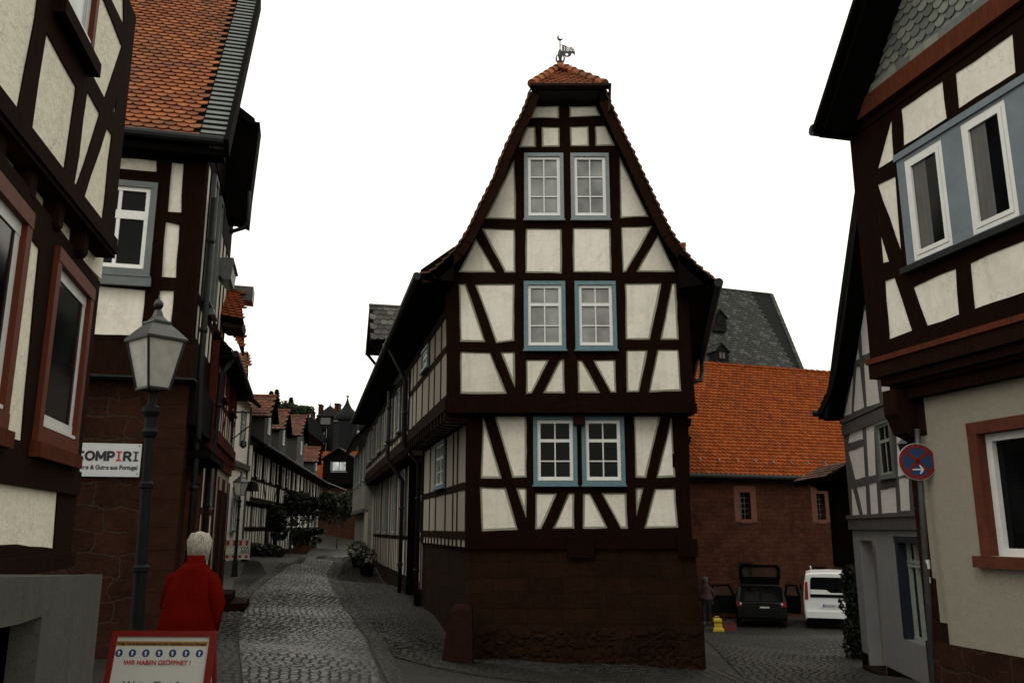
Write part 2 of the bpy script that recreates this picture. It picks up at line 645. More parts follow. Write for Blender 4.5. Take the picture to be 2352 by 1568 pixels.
def ground():
    xs = [-1500, -600, -200, -100] + axis(-60, 60, -16, 16, .5, 4) + [100, 200, 600, 1500]
    ys = [-1500, -400, -100] + axis(-40, 110, 0, 66, .5, 5) + [160, 300, 700, 1500]
    mb = MB()
    vs, fs = [], []
    for y in ys:
        for x in xs: vs.append((x, y, tz(x, y)))
    n = len(xs)
    for j in range(len(ys) - 1):
        for i in range(n - 1):
            a = j * n + i
            fs.append((a, a + 1, a + n + 1, a + n))
    mb.add([Vector(v) for v in vs], fs)
    m, nt, bs = nodes('dark_paving')
    v = coords(nt)
    br = N(nt, 'ShaderNodeTexBrick', Scale=1.0)
    br.inputs['Color1'].default_value = (.0085, .0078, .006, 1)
    br.inputs['Color2'].default_value = (.017, .0155, .0118, 1)
    br.inputs['Mortar'].default_value = (.010, .009, .007, 1)
    br.inputs['Mortar Size'].default_value = .008
    br.inputs['Brick Width'].default_value = .17
    br.inputs['Row Height'].default_value = .11
    mp = N(nt, 'ShaderNodeMapping'); mp.inputs['Rotation'].default_value = (0, 0, R(12))
    nt.links.new(v, mp.inputs[0])
    nz = N(nt, 'ShaderNodeTexNoise', Scale=2.5); nt.links.new(v, nz.inputs['Vector'])
    vm = N(nt, 'ShaderNodeVectorMath', operation='MULTIPLY_ADD')
    vm.inputs[1].default_value = (.09, .09, 0)
    nt.links.new(nz.outputs['Color'], vm.inputs[0]); nt.links.new(mp.outputs[0], vm.inputs[2])
    nt.links.new(vm.outputs[0], br.inputs['Vector'])
    f = noise(nt, v, 45, 6, .7)
    b = noise(nt, v, .45, 5, .6)
    c = mixc(nt, ramp(nt, b, [(.4, (0, 0, 0)), (.65, (.6, .6, .6))]), br.outputs['Color'], (.015, .013, .0095))
    c = mixc(nt, ramp(nt, f, [(.35, (0, 0, 0)), (.7, (.5, .5, .5))]), c, (.027, .0245, .0185))
    nt.links.new(c, bs.inputs['Base Color'])
    nt.links.new(ramp(nt, b, [(.4, (.62, .62, .62)), (.7, (.85, .85, .85))]), bs.inputs['Roughness'])
    bs.inputs['Specular IOR Level'].default_value = .3
    ad = N(nt, 'ShaderNodeMath', operation='MULTIPLY_ADD'); ad.inputs[1].default_value = -.8
    nt.links.new(br.outputs['Fac'], ad.inputs[0]); nt.links.new(f, ad.inputs[2])
    bump(nt, bs, ad.outputs[0], .6, .015)
    o = mb.build('ground', m)
    tag(o, kind='structure')


ground()


def ribbon(name, left, right, step, wst, mat, lift=.02, jit=.25):
    """setts laid in rows between two edge polylines (lists of (x, y))"""
    def resample(pl, n):
        L = [0]
        for i in range(1, len(pl)): L.append(L[-1] + math.hypot(pl[i][0] - pl[i - 1][0], pl[i][1] - pl[i - 1][1]))
        out = []
        for k in range(n + 1):
            t = L[-1] * k / n
            i = 1
            while i < len(L) - 1 and L[i] < t: i += 1
            u = (t - L[i - 1]) / max(1e-6, L[i] - L[i - 1])
            out.append((pl[i - 1][0] + (pl[i][0] - pl[i - 1][0]) * u, pl[i - 1][1] + (pl[i][1] - pl[i - 1][1]) * u))
        return out, L[-1]
    _, la = resample(left, 1)
    _, lb = resample(right, 1)
    n = int(max(la, lb) / step)
    A, _ = resample(left, n)
    B, _ = resample(right, n)
    mb = MB()
    # bed
    bed = MB()
    for k in range(0, n, 3):
        k2 = min(n, k + 3)
        nb_ = 9
        rows_ = []
        for kk in (k, k2):
            for q in range(nb_ + 1):
                u = q / nb_
                x_, y_ = A[kk][0] + (B[kk][0] - A[kk][0]) * u, A[kk][1] + (B[kk][1] - A[kk][1]) * u
                rows_.append(Vector((x_, y_, tz(x_, y_) + lift - .013)))
        bed.add(rows_, [(q, q + 1, nb_ + q + 2, nb_ + q + 1) for q in range(nb_)])
    for k in range(n):
        a0, b0, a1, b1 = A[k], B[k], A[k + 1], B[k + 1]
        W = math.hypot(b0[0] - a0[0], b0[1] - a0[1])
        c = max(1, int(W / wst))
        sh = random.random() * .8
        for j in range(c + 1):
            u0 = (j - sh) / c + .05 / c
            u1 = (j + 1 - sh) / c - .05 / c + random.uniform(-jit, 0) * .3 / c
            u0, u1 = max(0, u0), min(1, u1)
            if u1 - u0 < .3 / c: continue
            def P(u, v):
                x0 = a0[0] + (b0[0] - a0[0]) * u; y0 = a0[1] + (b0[1] - a0[1]) * u
                x1 = a1[0] + (b1[0] - a1[0]) * u; y1 = a1[1] + (b1[1] - a1[1]) * u
                return x0 + (x1 - x0) * v, y0 + (y1 - y0) * v
            zc = tz(*P((u0 + u1) / 2, .5)) + lift + random.uniform(-.002, .003)
            tx, ty = random.uniform(-.003, .003), random.uniform(-.003, .003)
            du = (u1 - u0) * .10
            vs = []
            for (u, v, z) in ((u0, .04, -.02), (u1, .04, -.02), (u1, .96, -.02), (u0, .96, -.02),
                              (u0 + du, .12, .0), (u1 - du, .12, 0), (u1 - du, .88, 0), (u0 + du, .88, 0)):
                p = P(u, v)
                vs.append(Vector((p[0], p[1], zc + z + (tx if v > .5 else -tx) + (ty if u > (u0 + u1) / 2 else -ty))))
            vs.append(Vector((*P((u0 + u1) / 2, .5), zc + .002)))
            mb.add(vs, [(0, 1, 5, 4), (1, 2, 6, 5), (2, 3, 7, 6), (3, 0, 4, 7), (4, 5, 8), (5, 6, 8), (6, 7, 8), (7, 4, 8)])
    o = mb.build(name, mat)
    tag(o, kind='structure')
    b = bed.build(name + '_bed', simple('joint_dirt', (.018, .016, .012), .95, bmp=.5))
    tag(b, kind='structure')
    return o


Lp = [gpt(*p) for p in ((565, 1600), (556, 1568), (549, 1500), (548, 1450), (570, 1385), (604, 1345), (640, 1318), (690, 1296), (735, 1285), (775, 1276))]
Rp = [gpt(*p) for p in ((905, 1600), (880, 1568), (850, 1500), (825, 1450), (780, 1380), (757, 1340), (750, 1318), (763, 1299), (785, 1286), (810, 1277))]
GL = [(x + .42, y + .0) for x, y in Rp]
ribbon('street', Lp, Rp, .095, .115, M['cob'], .03)
ribbon('gutter_strip', [(x + .05, y) for x, y in Rp], [(x + .33, y) for x, y in Rp], .19, .14, M['cobd'], .022)
ribbon('gutter_edge', [(x - .32, y) for x, y in Lp], [(x - .03, y) for x, y in Lp], .19, .14, M['cobd'], .022)
SGp = lambda s_: (-.83 - .2315 * s_ - .12, 15.74 + .9728 * s_)
ribbon('pavement', [(x + .36, y) for x, y in Rp[2:]], [(3.4, 9.4), (1.5, 13.2), (-.85, 15.45)] + [SGp(a) for a in (1, 6, 12, 18, 24, 30, 36, 42)], .17, .15, M['cobd'], .022)
ribbon('forecourt_paving', [(.9, 12.6), (2.4, 13.0), (3.9, 13.2)], [(-.75, 15.5), (1.5, 15.6), (3.75, 15.7)], .17, .15, M['cobd'], .018)
ribbon('left_pavement', [(-3.7, 9), (-4.45, 12.1), (-6.35, 19.8), (-7.9, 25), (-9.3, 31)], [(x - .34, y) for x, y in Lp[2:7]], .17, .15, M['cobd'], .02)
ribbon('courtyard_paving', [(2.9, 10.6), (3.72, 14), (4.0, 17), (4.9, 23), (6.2, 29), (7.2, 32)], [(4.7, 10.6), (5.6, 14), (6.5, 17), (8.6, 23), (11.6, 29), (13, 33)], .17, .15, M['cobd'], .022)
ribbon('lane', [(1.0, 9.7), (2.2, 9.6), (3.2, 9.7), (4.6, 9.9)], [(1.2, 13.3), (2.6, 13.0), (3.9, 12.8), (5.6, 12.9)], .12, .12, M['cob'], .045)


# ---------------------------------------------------------------- building helpers
def at_px(px, py, D):
    d = ray(px, py)
    return CP + d * (D / d.y)


def tiles(mb, P0, U, V, W, H, tw=.18, ex=.15, clip=None, arc=True, th=.012, lift=.03, mi=0, jit=.006):
    U = Vector(U).normalized(); V = Vector(V).normalized(); Nn = U.cross(V).normalized()
    P0 = Vector(P0)
    rows = int(H / ex) + 1
    for i in range(rows):
        v = i * ex
        o = .5 if i % 2 else 0.0
        for j in range(-1, int(W / tw) + 1):
            uc = (j + .5 + o) * tw
            if uc < tw * .2 or uc > W - tw * .2: continue
            if clip and not clip(uc, v + ex * .5): continue
            hw = tw * .485
            u0, u1 = max(0, uc - hw), min(W, uc + hw)
            dv = random.uniform(-jit, jit)
            if arc:
                pr = [(-1, .32), (-.8, .14), (-.42, .02), (0, -.03), (.42, .02), (.8, .14), (1, .32)]
            else:
                pr = [(-1, 0), (1, 0)]
            base = [(min(max(uc + a * hw, 0), W), v + b * tw + dv) for a, b in pr]
            top = [(u1, min(v + ex * 1.25, H + .02)), (u0, min(v + ex * 1.25, H + .02))]
            lf = lift + random.uniform(0, .006)
            vs = []
            for (u, w) in base: vs.append(P0 + U * u + V * w + Nn * lf)
            for (u, w) in top: vs.append(P0 + U * u + V * w + Nn * (lf * .25))
            nb = len(base)
            for (u, w) in base: vs.append(P0 + U * u + V * w + Nn * (lf - th - .006))
            f = [list(range(nb + 2))]
            for k in range(nb - 1): f.append([k, nb + 2 + k, nb + 3 + k, k + 1])
            mb.add(vs, f, mi)


def quadslab(mb, a, b, c, d, t, mi=0):
    """slab under the quad a b c d, thickness t along minus normal"""
    a, b, c, d = map(Vector, (a, b, c, d))
    n = (b - a).cross(d - a).normalized() * t
    vs = [a, b, c, d, a - n, b - n, c - n, d - n]
    mb.add(vs, [(0, 1, 2, 3), (7, 6, 5, 4), (0, 4, 5, 1), (1, 5, 6, 2), (2, 6, 7, 3), (3, 7, 4, 0)], mi)


def window(pl, r, parent, casing, pane, cw=.07, sw=.045, cols=2, rows=(.36, .68), thick=(0,), off=.05, sill=True, white=None, mw=.022, name='window', tilt=0):
    a0, z0, a1, z1 = r
    white = white or M['wframe']
    c = MB()
    o0, o1 = .0, off + .045
    c.rect(pl, a0, z0 + cw, a0 + cw, z1 - cw, o0, o1)
    c.rect(pl, a1 - cw, z0 + cw, a1, z1 - cw, o0, o1)
    c.rect(pl, a0, z1 - cw, a1, z1, o0, o1 + .004)
    c.rect(pl, a0, z0, a1, z0 + cw, o0, o1 + .004)
    if sill: c.rect(pl, a0 - .02, z0 - .025, a1 + .02, z0 - .001, o0, o1 + .04)
    w = c.build(name, casing, parent)
    s = MB()
    b0, y0, b1, y1 = a0 + cw, z0 + cw, a1 - cw, z1 - cw
    q0, q1 = .004, off + .012
    s.rect(pl, b0, y0 + sw, b0 + sw, y1 - sw, q0, q1)
    s.rect(pl, b1 - sw, y0 + sw, b1, y1 - sw, q0, q1)
    s.rect(pl, b0, y1 - sw, b1, y1, q0, q1 + .003)
    s.rect(pl, b0, y0, b1, y0 + sw * 1.3, q0, q1 + .003)
    s.rect(pl, b0 + .015, y0 + .01, b1 - .015, y0 + .03, q1 + .003, q1 + .03)
    for i in range(1, cols):
        m = b0 + (b1 - b0) * i / cols
        s.rect(pl, m - mw / 2, y0 + sw, m + mw / 2, y1 - sw, q0, q1 - .006)
    for i, f in enumerate(rows):
        m = y1 - (y1 - y0) * f
        t = mw * (2.6 if i in thick else 1)
        s.rect(pl, b0 + sw, m - t / 2, b1 - sw, m + t / 2, q0, q1 - (.002 if i in thick else .009))
    s.build('sash', white, w)
    g = MB()
    g.rect(pl, b0 + .01, y0 + .01, b1 - .01, y1 - .01, .002, q1 - .035)
    g.build('pane', pane, w)
    return w


def facade(pl, outer, holes, wins, parent, tm, pm, border=None, t=.05, wt=.2, jit=.006, bw=.035, cwin=.03):
    wl = MB()
    wl.prism(pl, outer, -wt, 0)
    wl.build('wall', pm, parent)
    hs = [h for h in holes if len(h) > 2]
    wh = [[(a0 + cwin, z0 + cwin), (a1 - cwin, z0 + cwin), (a1 - cwin, z1 - cwin), (a0 + cwin, z1 - cwin)] for a0, z0, a1, z1 in wins]
    fr = MB()
    fr.frame(pl, outer, hs + wh, 0.002, t, jit)
    fr.build('timber_frame', tm, parent)
    if border:
        mb = MB()
        for h in hs:
            g = inset(h, -.02) or h
            mb.prism(pl, g, .003, .014, 0)
            i = inset(h, bw)
            if i: mb.prism(pl, i, .012, .024, 1)
        mb.build('plaster_panels', [border, pm], parent)


def grid(s0, s1, zs, cols, pw=.09, rw=.10, wins=(), brace=(), jit=.25, seed=1, xs=None):
    """timber grid: returns holes and window rects. zs: rail heights (bottom..top)"""
    rg = random.Random(seed)
    if xs is None:
        w = (s1 - s0) / cols
        xs = [s0 + w * i + (rg.uniform(-jit, jit) * w if 0 < i < cols else 0) for i in range(cols + 1)]
    cols = len(xs) - 1
    holes, wr = [], []
    for j in range(len(zs) - 1):
        z0, z1 = zs[j] + rw / 2, zs[j + 1] - rw / 2
        for i in range(cols):
            a0, a1 = xs[i] + pw / 2, xs[i + 1] - pw / 2
            if a1 - a0 < .06: continue
            if (i, j) in wins:
                wr.append((a0 - .01, z0 + .02, a1 + .01, z1 - .02))
            elif (i, j) in brace or (-1 - i, j) in brace:
                k = pw * .75
                W, Hh = a1 - a0, z1 - z0
                d = k * math.hypot(W, Hh) / Hh
                if W > d * 1.6:
                    if (i, j) in brace:
                        holes.append([(a0, z0), (a1 - d, z0), (a0, z1 - Hh * d / W)])
                        holes.append([(a1, z1), (a0 + d, z1), (a1, z0 + Hh * d / W)])
                    else:
                        holes.append([(a1, z0), (a1, z1 - Hh * d / W), (a0 + d, z0)])
                        holes.append([(a0, z1), (a0, z0 + Hh * d / W), (a1 - d, z1)])
                else:
                    holes.append([(a0, z0), (a1, z0), (a1, z1), (a0, z1)])
            else:
                j4 = [rg.uniform(-.012, .012) for _ in range(4)]
                holes.append([(a0 + j4[0], z0), (a1 + j4[1], z0), (a1 + j4[2], z1), (a0 + j4[3], z1)])
    return holes, wr


def dormer(pl, a, w, zb, hw, rise, depth, off, parent, tmat, wmat, over=.25, side=.12, win=True, tw=.2, ex=.2, pane=None, trim=None, wsize=(.45, .8), white=None):
    """gabled dormer: ridge runs along the plane normal, front wall at offset off"""
    zt = zb + hw
    a0, a1 = a - w / 2, a + w / 2
    b = MB()
    b.prism(pl, [(a0, zb), (a1, zb), (a1, zt), (a, zt + rise), (a0, zt)], off - depth, off)
    body = b.build('dormer', wmat, parent)
    r = MB()
    sl = math.hypot(w / 2, rise)
    k = (sl + side) / sl
    for sg in (-1, 1):
        e0 = pl.at(a + sg * w / 2 * k, zt + rise * (1 - k) + .03, off + over)
        e1 = pl.at(a + sg * w / 2 * k, zt + rise * (1 - k) + .03, off - depth - .3)
        r0 = pl.at(a, zt + rise + .03, off + over)
        r1 = pl.at(a, zt + rise + .03, off - depth - .3)
        V = (r0 - e0)
        if sg < 0:
            quadslab(r, e1, e0, r0, r1, .05, 1)
            tiles(r, e1, (e0 - e1), V, (e1 - e0).length, V.length, tw, ex)
        else:
            quadslab(r, e0, e1, r1, r0, .05, 1)
            tiles(r, e0, (e1 - e0), V, (e1 - e0).length, V.length, tw, ex)
    r.tube([pl.at(a, zt + rise + .06, off + over + .01), pl.at(a, zt + rise + .06, off - depth - .3)], .06, 8)
    r.build('dormer_roof', [tmat, trim or M['black']], body)
    if win:
        ww, wh = wsize
        window2(pl, a - ww / 2, zb + hw * .45, a + ww / 2, zb + hw * .45 + wh, off, body, pane, white)
    return body


def window2(pl, a0, z0, a1, z1, off, parent, pane=None, white=None):
    q = pl.shift(off)
    d = (q.O - pl.O).dot(pl.e)
    s = MB()
    for r in ((a0, z0, a0 + .05, z1), (a1 - .05, z0, a1, z1), (a0 + .05, z1 - .05, a1 - .05, z1), (a0 + .05, z0, a1 - .05, z0 + .05), ((a0 + a1) / 2 - .02, z0 + .05, (a0 + a1) / 2 + .02, z1 - .05)):
        s.rect(q, r[0], r[1], r[2], r[3], 0.001, .05)
    s.rect(q, a0 + .05, z0 + .05, (a0 + a1) / 2 - .02, z1 - .05, .001, .02, 1)
    s.rect(q, (a0 + a1) / 2 + .02, z0 + .05, a1 - .05, z1 - .05, .001, .02, 1)
    return s.build('dormer_window', [white or M['wframe'], pane or M['gmid']], parent)


def gutter(pts, r, parent, name='gutter', mat=None):
    mb = MB()
    mb.tube(pts, r, 10)
    return mb.build(name, mat or M['zinc'], parent, smooth=False)


def pipe(pts, r, parent, name='downpipe', mat=None):
    mb = MB()
    mb.tube(pts, r, 10)
    for i in range(len(pts) - 1):
        a, b = Vector(pts[i]), Vector(pts[i + 1])
        L = (b - a).length
        if L > 1:
            for k in range(int(L / 1.8) + 1):
                c = a + (b - a) * ((k + .5) / (int(L / 1.8) + 1))
                mb.tube([c - (b - a).normalized() * .03, c + (b - a).normalized() * .03], r * 1.35, 10)
    return mb.build(name, mat or M['zinc'], parent, smooth=True)


def text(s, pl, a, z, size, off, mat, parent, name, align='LEFT', sx=1.0, bold=0.0, shear=0.0):
    cu = bpy.data.curves.new(name, 'FONT')
    cu.body = s
    cu.size = size
    cu.align_x = align
    cu.offset = bold
    cu.shear = shear
    cu.extrude = .0012
    o = bpy.data.objects.new('tmp', cu)
    COL.objects.link(o)
    bpy.context.view_layer.update()
    me = bpy.data.meshes.new_from_object(o)
    bpy.data.objects.remove(o)
    me.name = name
    og = ORG[parent.name]
    for v in me.vertices:
        v.co = pl.at(a + v.co.x * sx, z + v.co.y, off + v.co.z) - og
    me.materials.clear()
    me.materials.append(mat)
    ob = bpy.data.objects.new(name, me)
    COL.objects.link(ob)
    ob.parent = parent
    ORG[ob.name] = og
    return ob
# ================================================================ centre house
def centre_house():
    PU = Plane(0, 15.5, 1, 0)           # jettied front
    PG = Plane(0, 15.74, 1, 0)          # ground floor front
    PV = Plane(0, 15.08, 1, 0)          # verge
    H = thing('timbered_house', (1.2, 15.5, tz(1.2, 15.5)), 'tall narrow half-timbered gable house with blue window casings on a dark stone base', 'house')
    u1 = lambda pts: [PU.hit(Z1(p)) for p in pts]
    u2 = lambda pts: [PU.hit(Z2(p)) for p in pts]
    g2 = lambda pts: [PG.hit(Z2(p)) for p in pts]
    g3 = lambda pts: [PG.hit(Z3(p)) for p in pts]
    outer = u1([(838, 474), (1258, 474), (1352, 755), (1565, 1205), (1650, 1385), (1760, 1545)]) + u2([(1800, 105), (1818, 490), (1850, 890), (300, 890), (292, 560), (285, 130)]) + u1([(335, 1555), (400, 1435), (475, 1305), (530, 1210), (738, 770)])
    holes = [u1(h) for h in (
        [(845, 513), (998, 511), (998, 594), (815, 590)], [(1060, 513), (1228, 513), (1258, 580), (1062, 587)],
        [(795, 643), (850, 641), (852, 772), (742, 773)], [(887, 642), (1001, 642), (1003, 768), (890, 770)], [(1063, 640), (1182, 637), (1187, 765), (1067, 768)], [(1220, 634), (1286, 632), (1347, 762), (1224, 765)],
        [(722, 838), (728, 1224), (535, 1219)], [(1369, 817), (1558, 1208), (1380, 1215)],
        [(480, 1335), (605, 1555), (368, 1555)], [(510, 1275), (722, 1282), (724, 1555), (660, 1555)], [(788, 1278), (1013, 1277), (1015, 1562), (784, 1557)],
        [(1082, 1273), (1320, 1275), (1326, 1557), (1083, 1555)], [(1382, 1265), (1584, 1262), (1418, 1550), (1392, 1555)], [(1612, 1315), (1725, 1552), (1478, 1552)])]
    holes += [u2(h) for h in (
        [(368, 133), (413, 135), (538, 500), (376, 497)], [(470, 137), (718, 135), (716, 494), (604, 508)],
        [(1408, 133), (1638, 131), (1566, 485), (1414, 487)], [(1699, 130), (1729, 130), (1746, 487), (1630, 487)],
        [(378, 558), (568, 562), (668, 824), (376, 824)], [(630, 562), (718, 558), (720, 785)], [(788, 608), (935, 607), (828, 822), (791, 822)], [(1003, 608), (1027, 608), (1033, 820), (893, 822)],
        [(1112, 610), (1143, 612), (1253, 817), (1116, 819)], [(1208, 610), (1348, 607), (1356, 816), (1318, 817)], [(1416, 547), (1552, 546), (1500, 814), (1420, 816)], [(1613, 544), (1747, 544), (1763, 806), (1556, 814)])]
    def rc(pl, cr, a, b):
        p, q = pl.hit(cr(a)), pl.hit(cr(b))
        return (p[0], q[1], q[0], p[1])
    w1 = [rc(PU, Z1, (778, 815), (1028, 1230)), rc(PU, Z1, (1066, 815), (1316, 1230))]
    w2 = [rc(PU, Z2, (776, 124), (1040, 553)), rc(PU, Z2, (1092, 124), (1360, 553))]
    facade(PU, outer, holes, w1 + w2, H, M['dark'], M['cream'], M['border'], t=.05, jit=.008)
    for r in w1: window(PU, r, H, M['toppaint'], M['gcurtsky'], cw=.07, sw=.058, rows=(.34, .665), thick=())
    for r in w2: window(PU, r, H, M['blue'], M['gcurtsky'], cw=.075, sw=.055, rows=(.32, .665), thick=(0,))
    # ground floor front
    go = g2([(412, 930), (1800, 930), (1812, 1200)]) + g3([(2075, 100), (2094, 468), (326, 468), (322, 200)])
    gh = [g2(h) for h in ([(520, 956), (637, 1352), (506, 1350)], [(590, 952), (793, 952), (793, 1346), (707, 1350)],
                          [(1461, 952), (1636, 948), (1540, 1352), (1474, 1345)], [(1703, 950), (1725, 1343), (1604, 1350)])]
    gh += [g3(h) for h in ([(433, -8), (630, -1), (728, 325), (443, 340)], [(714, 1), (798, 0), (795, 240)],
                           [(864, 38), (1035, 40), (910, 325), (864, 323)], [(1125, 40), (1168, 40), (1168, 322), (1000, 322)], [(1240, 40), (1295, 42), (1433, 318), (1236, 320)],
                           [(1378, 40), (1576, 38), (1587, 318), (1530, 318)], [(1650, 1), (1715, 0), (1655, 235)], [(1800, 2), (1958, 0), (1982, 314), (1717, 317)])]
    w3 = [rc(PG, Z2, (834, 965), (1112, 1396)), rc(PG, Z2, (1134, 965), (1412, 1396))]
    facade(PG, go, gh, w3, H, M['dark'], M['cream'], M['border'], t=.05, jit=.008)
    for r in w3: window(PG, r, H, M['blue'], M['gdark'], cw=.075, sw=.06, rows=(.34, .675), thick=(0,))
    # jetty beams and soffit
    xl, zj1 = PU.hit(Z2((300, 826)))
    xr, zj0 = PU.hit(Z2((1850, 945)))
    zm = PU.hit(Z2((300, 886)))[1]
    j = MB()
    j.rect(PU, xl - .02, zm + .01, xr - .02, zj1 - .02, -.2, .075)
    j.rect(PU, xl - .0, zj0, xr + .02, zm + .005, -.26, .11)
    j.rect(PU, xl + .05, zj0 - .03, xr - .05, zj0 - .003, -.26, .02)
    j.build('jetty_beam', M['dark'], H)
    c = MB()
    a, z = PG.hit(Z2((1120, 1012)))
    c.box((a, 15.62, z + .16), (.10, .14, .2))
    c.box((a, 15.6, z + .33), (.13, .18, .06))
    c.build('console', M['brown'], H)
    j = MB()
    b0, zb1 = PG.hit(Z3((326, 372)))
    b1, zb0 = PG.hit(Z3((2094, 466)))
    j.rect(PG, b0, zb0, b1, zb1, 0, .075)
    j.box(((b0 + b1) / 2 - .01, 15.64, zb0 - .0), ((b1 - b0) / 2, .03, .02))
    a, z = PG.hit(Z3((1215, 545)))
    j.box((a, 15.66, z + .17), (.24, .06, .17))
    j.box((b1 - .1, 15.66, z + .17), (.17, .07, .15))
    j.build('sill_beam', M['dark'], H)
    # stone base with batter
    zt = zb0
    xa, xb = b0 + .06, b1 + .04
    p = MB()
    k = -.238
    L = 6.2
    top = [(xa, 15.7), (xb, 15.7), (xb + .17 * L, 15.7 + L), (xa + k * L, 15.7 + L)]
    bot = [(xa - .02, 15.6), (xb + .11, 15.6), (xb + .2 + .17 * L, 15.7 + L), (xa - .05 + k * L, 15.7 + L)]
    p.loft([[(x, y, -1.7) for x, y in bot], [(x, y, zt) for x, y in top]])
    p.build('stone_base', M['stone'], H)
    # bulging rubble courses at the foot of the wall
    p = MB()
    rg = random.Random(3)
    zlo_, zhi_ = -1.5, -.02
    cells = [(rg.uniform(xa, xb + .1), zlo_ + (i % 9) * .165 + rg.uniform(-.04, .04), rg.uniform(.5, 1)) for i in range(260)]
    nx, nz = 170, 44
    vs, fs = [], []
    for j in range(nz + 1):
        z = zlo_ + (zhi_ - zlo_) * j / nz
        for i in range(nx + 1):
            x = xa - .01 + (xb + .10 - xa) * i / nx
            ds = sorted(((x - c[0]) * .62) ** 2 + (z - c[1]) ** 2 + (0 if k else 0) for k, c in enumerate(cells))[:2]
            e_ = math.sqrt(ds[1]) - math.sqrt(ds[0])
            h = min(1, e_ / .035)
            fade = min(1, max(0, (-.02 - z) / .18)) * min(1, i / 3, (nx - i) / 3)
            y = 15.7 - .1 * (zt - z) / (zt + 1.7) + .006 - (.042 * h * h * (3 - 2 * h) - .010) * fade
            vs.append(Vector((x, y, z)))
    for j in range(nz):
        for i in range(nx):
            a_ = j * (nx + 1) + i
            fs.append((a_, a_ + 1, a_ + nx + 2, a_ + nx + 1))
    p.add(vs, fs)
    p.build('rubble_courses', M['stone'], H)
    # left side wall, upper and lower
    SU = Plane(xl, 15.5, .238, -1)
    SG = Plane(b0, 15.74, .238, -1)
    xs = [SU.hit((x, 800))[0] for x in (941, 951.6, 960, 973, 988, 1000, 1014.5)] + [-.06]
    zr = [zj1 - .06, PU.hit((1045, 795))[1], 5.62]
    hs, wr = grid(0, 0, zr, 0, pw=.10, rw=.14, wins={(3, 1)}, xs=xs)
    So = [(-6.2, zj0 + .03), (.0, zj0 + .03), (.0, 5.75), (-6.2, 5.75)]
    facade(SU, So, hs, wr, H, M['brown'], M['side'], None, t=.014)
    for r in wr: window(SU, r, H, M['blue'], M['gcurtsky'], cw=.06, rows=(.33, .66), off=.012)
    K6 = crop(1380, 1650, 1.742)
    xs = [SG.hit(K6((x, 700)))[0] for x in (515, 545, 590, 632, 700, 752, 782)] + [-.08]
    zs = [SG.hit(K6((838, y)))[1] for y in (852, 510)] + [zj0 - .1]
    hs, wr = grid(0, 0, zs, 0, pw=.10, rw=.14, wins={(3, 1)}, xs=xs)
    zz = [SG.hit(K6((838, y)))[1] for y in (950, 872)]
    h2, _ = grid(-5.9, -.05, zz, 12, pw=.13, rw=.06, seed=4, jit=.05)
    zmid = (zz[1] + zs[0]) / 2
    facade(SG, [(-6.2, zb0), (0, zb0), (0, zmid), (-6.2, zmid)], h2, [], H, M['brown'], M['side'], None, t=.014, jit=.002)
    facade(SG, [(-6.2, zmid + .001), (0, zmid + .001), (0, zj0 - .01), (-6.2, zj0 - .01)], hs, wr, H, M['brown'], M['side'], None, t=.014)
    for r in wr: window(SG, r, H, M['blue'], M['gcurtsky'], cw=.06, rows=(.33, .66), off=.012)
    j = MB()
    for i in range(15):
        s_ = -.10 - i * .42
        q = SG.at(s_, zj0 + .02, .0)
        j.rect(SU, s_ - .07, zj0 - .14, s_ + .07, zj0 + .04, -.4, .05)
    j.rect(SU, -6.2, zj0 + .05, .02, zj1 - .09, .0, .06)
    j.build('joist_ends', M['brown'], H)
    j = MB()
    j.rect(SU, -6.2, zj0 - .12, -.16, zj0 + .03, -.38, -.05)
    j.build('jetty_infill', M['side'], H)
    # right and rear walls
    rw = MB()
    RW = Plane(xr - .2, 15.5, .175, 1)
    rw.rect(RW, 0, zj0 + .03, 6.2, 5.75, -.2, 0)
    RG = Plane(b1 - .02, 15.74, .175, 1)
    rw.rect(RG, 0, zb0, 6.2, zj0, -.2, 0)
    rw.build('side_wall', M['side'], H)
    # small carved beam ends sticking out on the right side under the jetty
    rb = MB()
    for i in range(3):
        z = zj0 - .16 - i * .34
        x = xr - .1 - i * .03
        rb.loft([[(x - .25, 15.7, z - .12), (x + .05, 15.7, z - .05), (x + .08, 15.7, z + .10), (x - .25, 15.7, z + .12)], [(x - .25, 15.95, z - .12), (x + .05, 15.95, z - .05), (x + .08, 15.95, z + .10), (x - .25, 15.95, z + .12)]])
    rb.build('beam_ends', M['black'], H)

    # ---- roof profile
    L1 = [PV.hit(Z1(q)) for q in ((822, 425), (772, 560), (735, 625), (690, 722), (640, 832), (600, 948), (552, 1045), (503, 1138), (455, 1245), (400, 1345), (345, 1418), (270, 1490), (200, 1552))] + [PV.hit(Z2((128, 78)))]
    R1 = [PV.hit(Z1(q)) for q in ((1300, 470), (1355, 590), (1405, 700), (1470, 830), (1525, 950), (1585, 1075), (1640, 1195), (1700, 1310), (1765, 1405), (1835, 1490), (1905, 1550))] + [PV.hit(Z2((1970, 118)))]
    capz = PV.hit(Z1((1000, 366)), .15)[1]
    cl = (PV.hit(Z1((832, 366)))[0], capz)
    cr_ = (PV.hit(Z1((1275, 366)))[0], capz)
    L1 = [cl] + L1
    R1 = [cr_] + R1
    xc = (cl[0] + cr_[0]) / 2
    YA = 16.35
    d = ray(*Z1((1005, 243)))
    t = YA / d.y
    apex = CP + d * t - Vector((0, 0, .10))
    Y0 = 15.08
    def pt(side, q, Y, lift=0.0):
        e = (L1 if side < 0 else R1)[-1][0]
        w = (q[0] - xc) / (e - xc)
        w = max(0, w)
        return Vector((q[0] + (Y - Y0) * (-.238 if side < 0 else .175) * w, Y, q[1]))
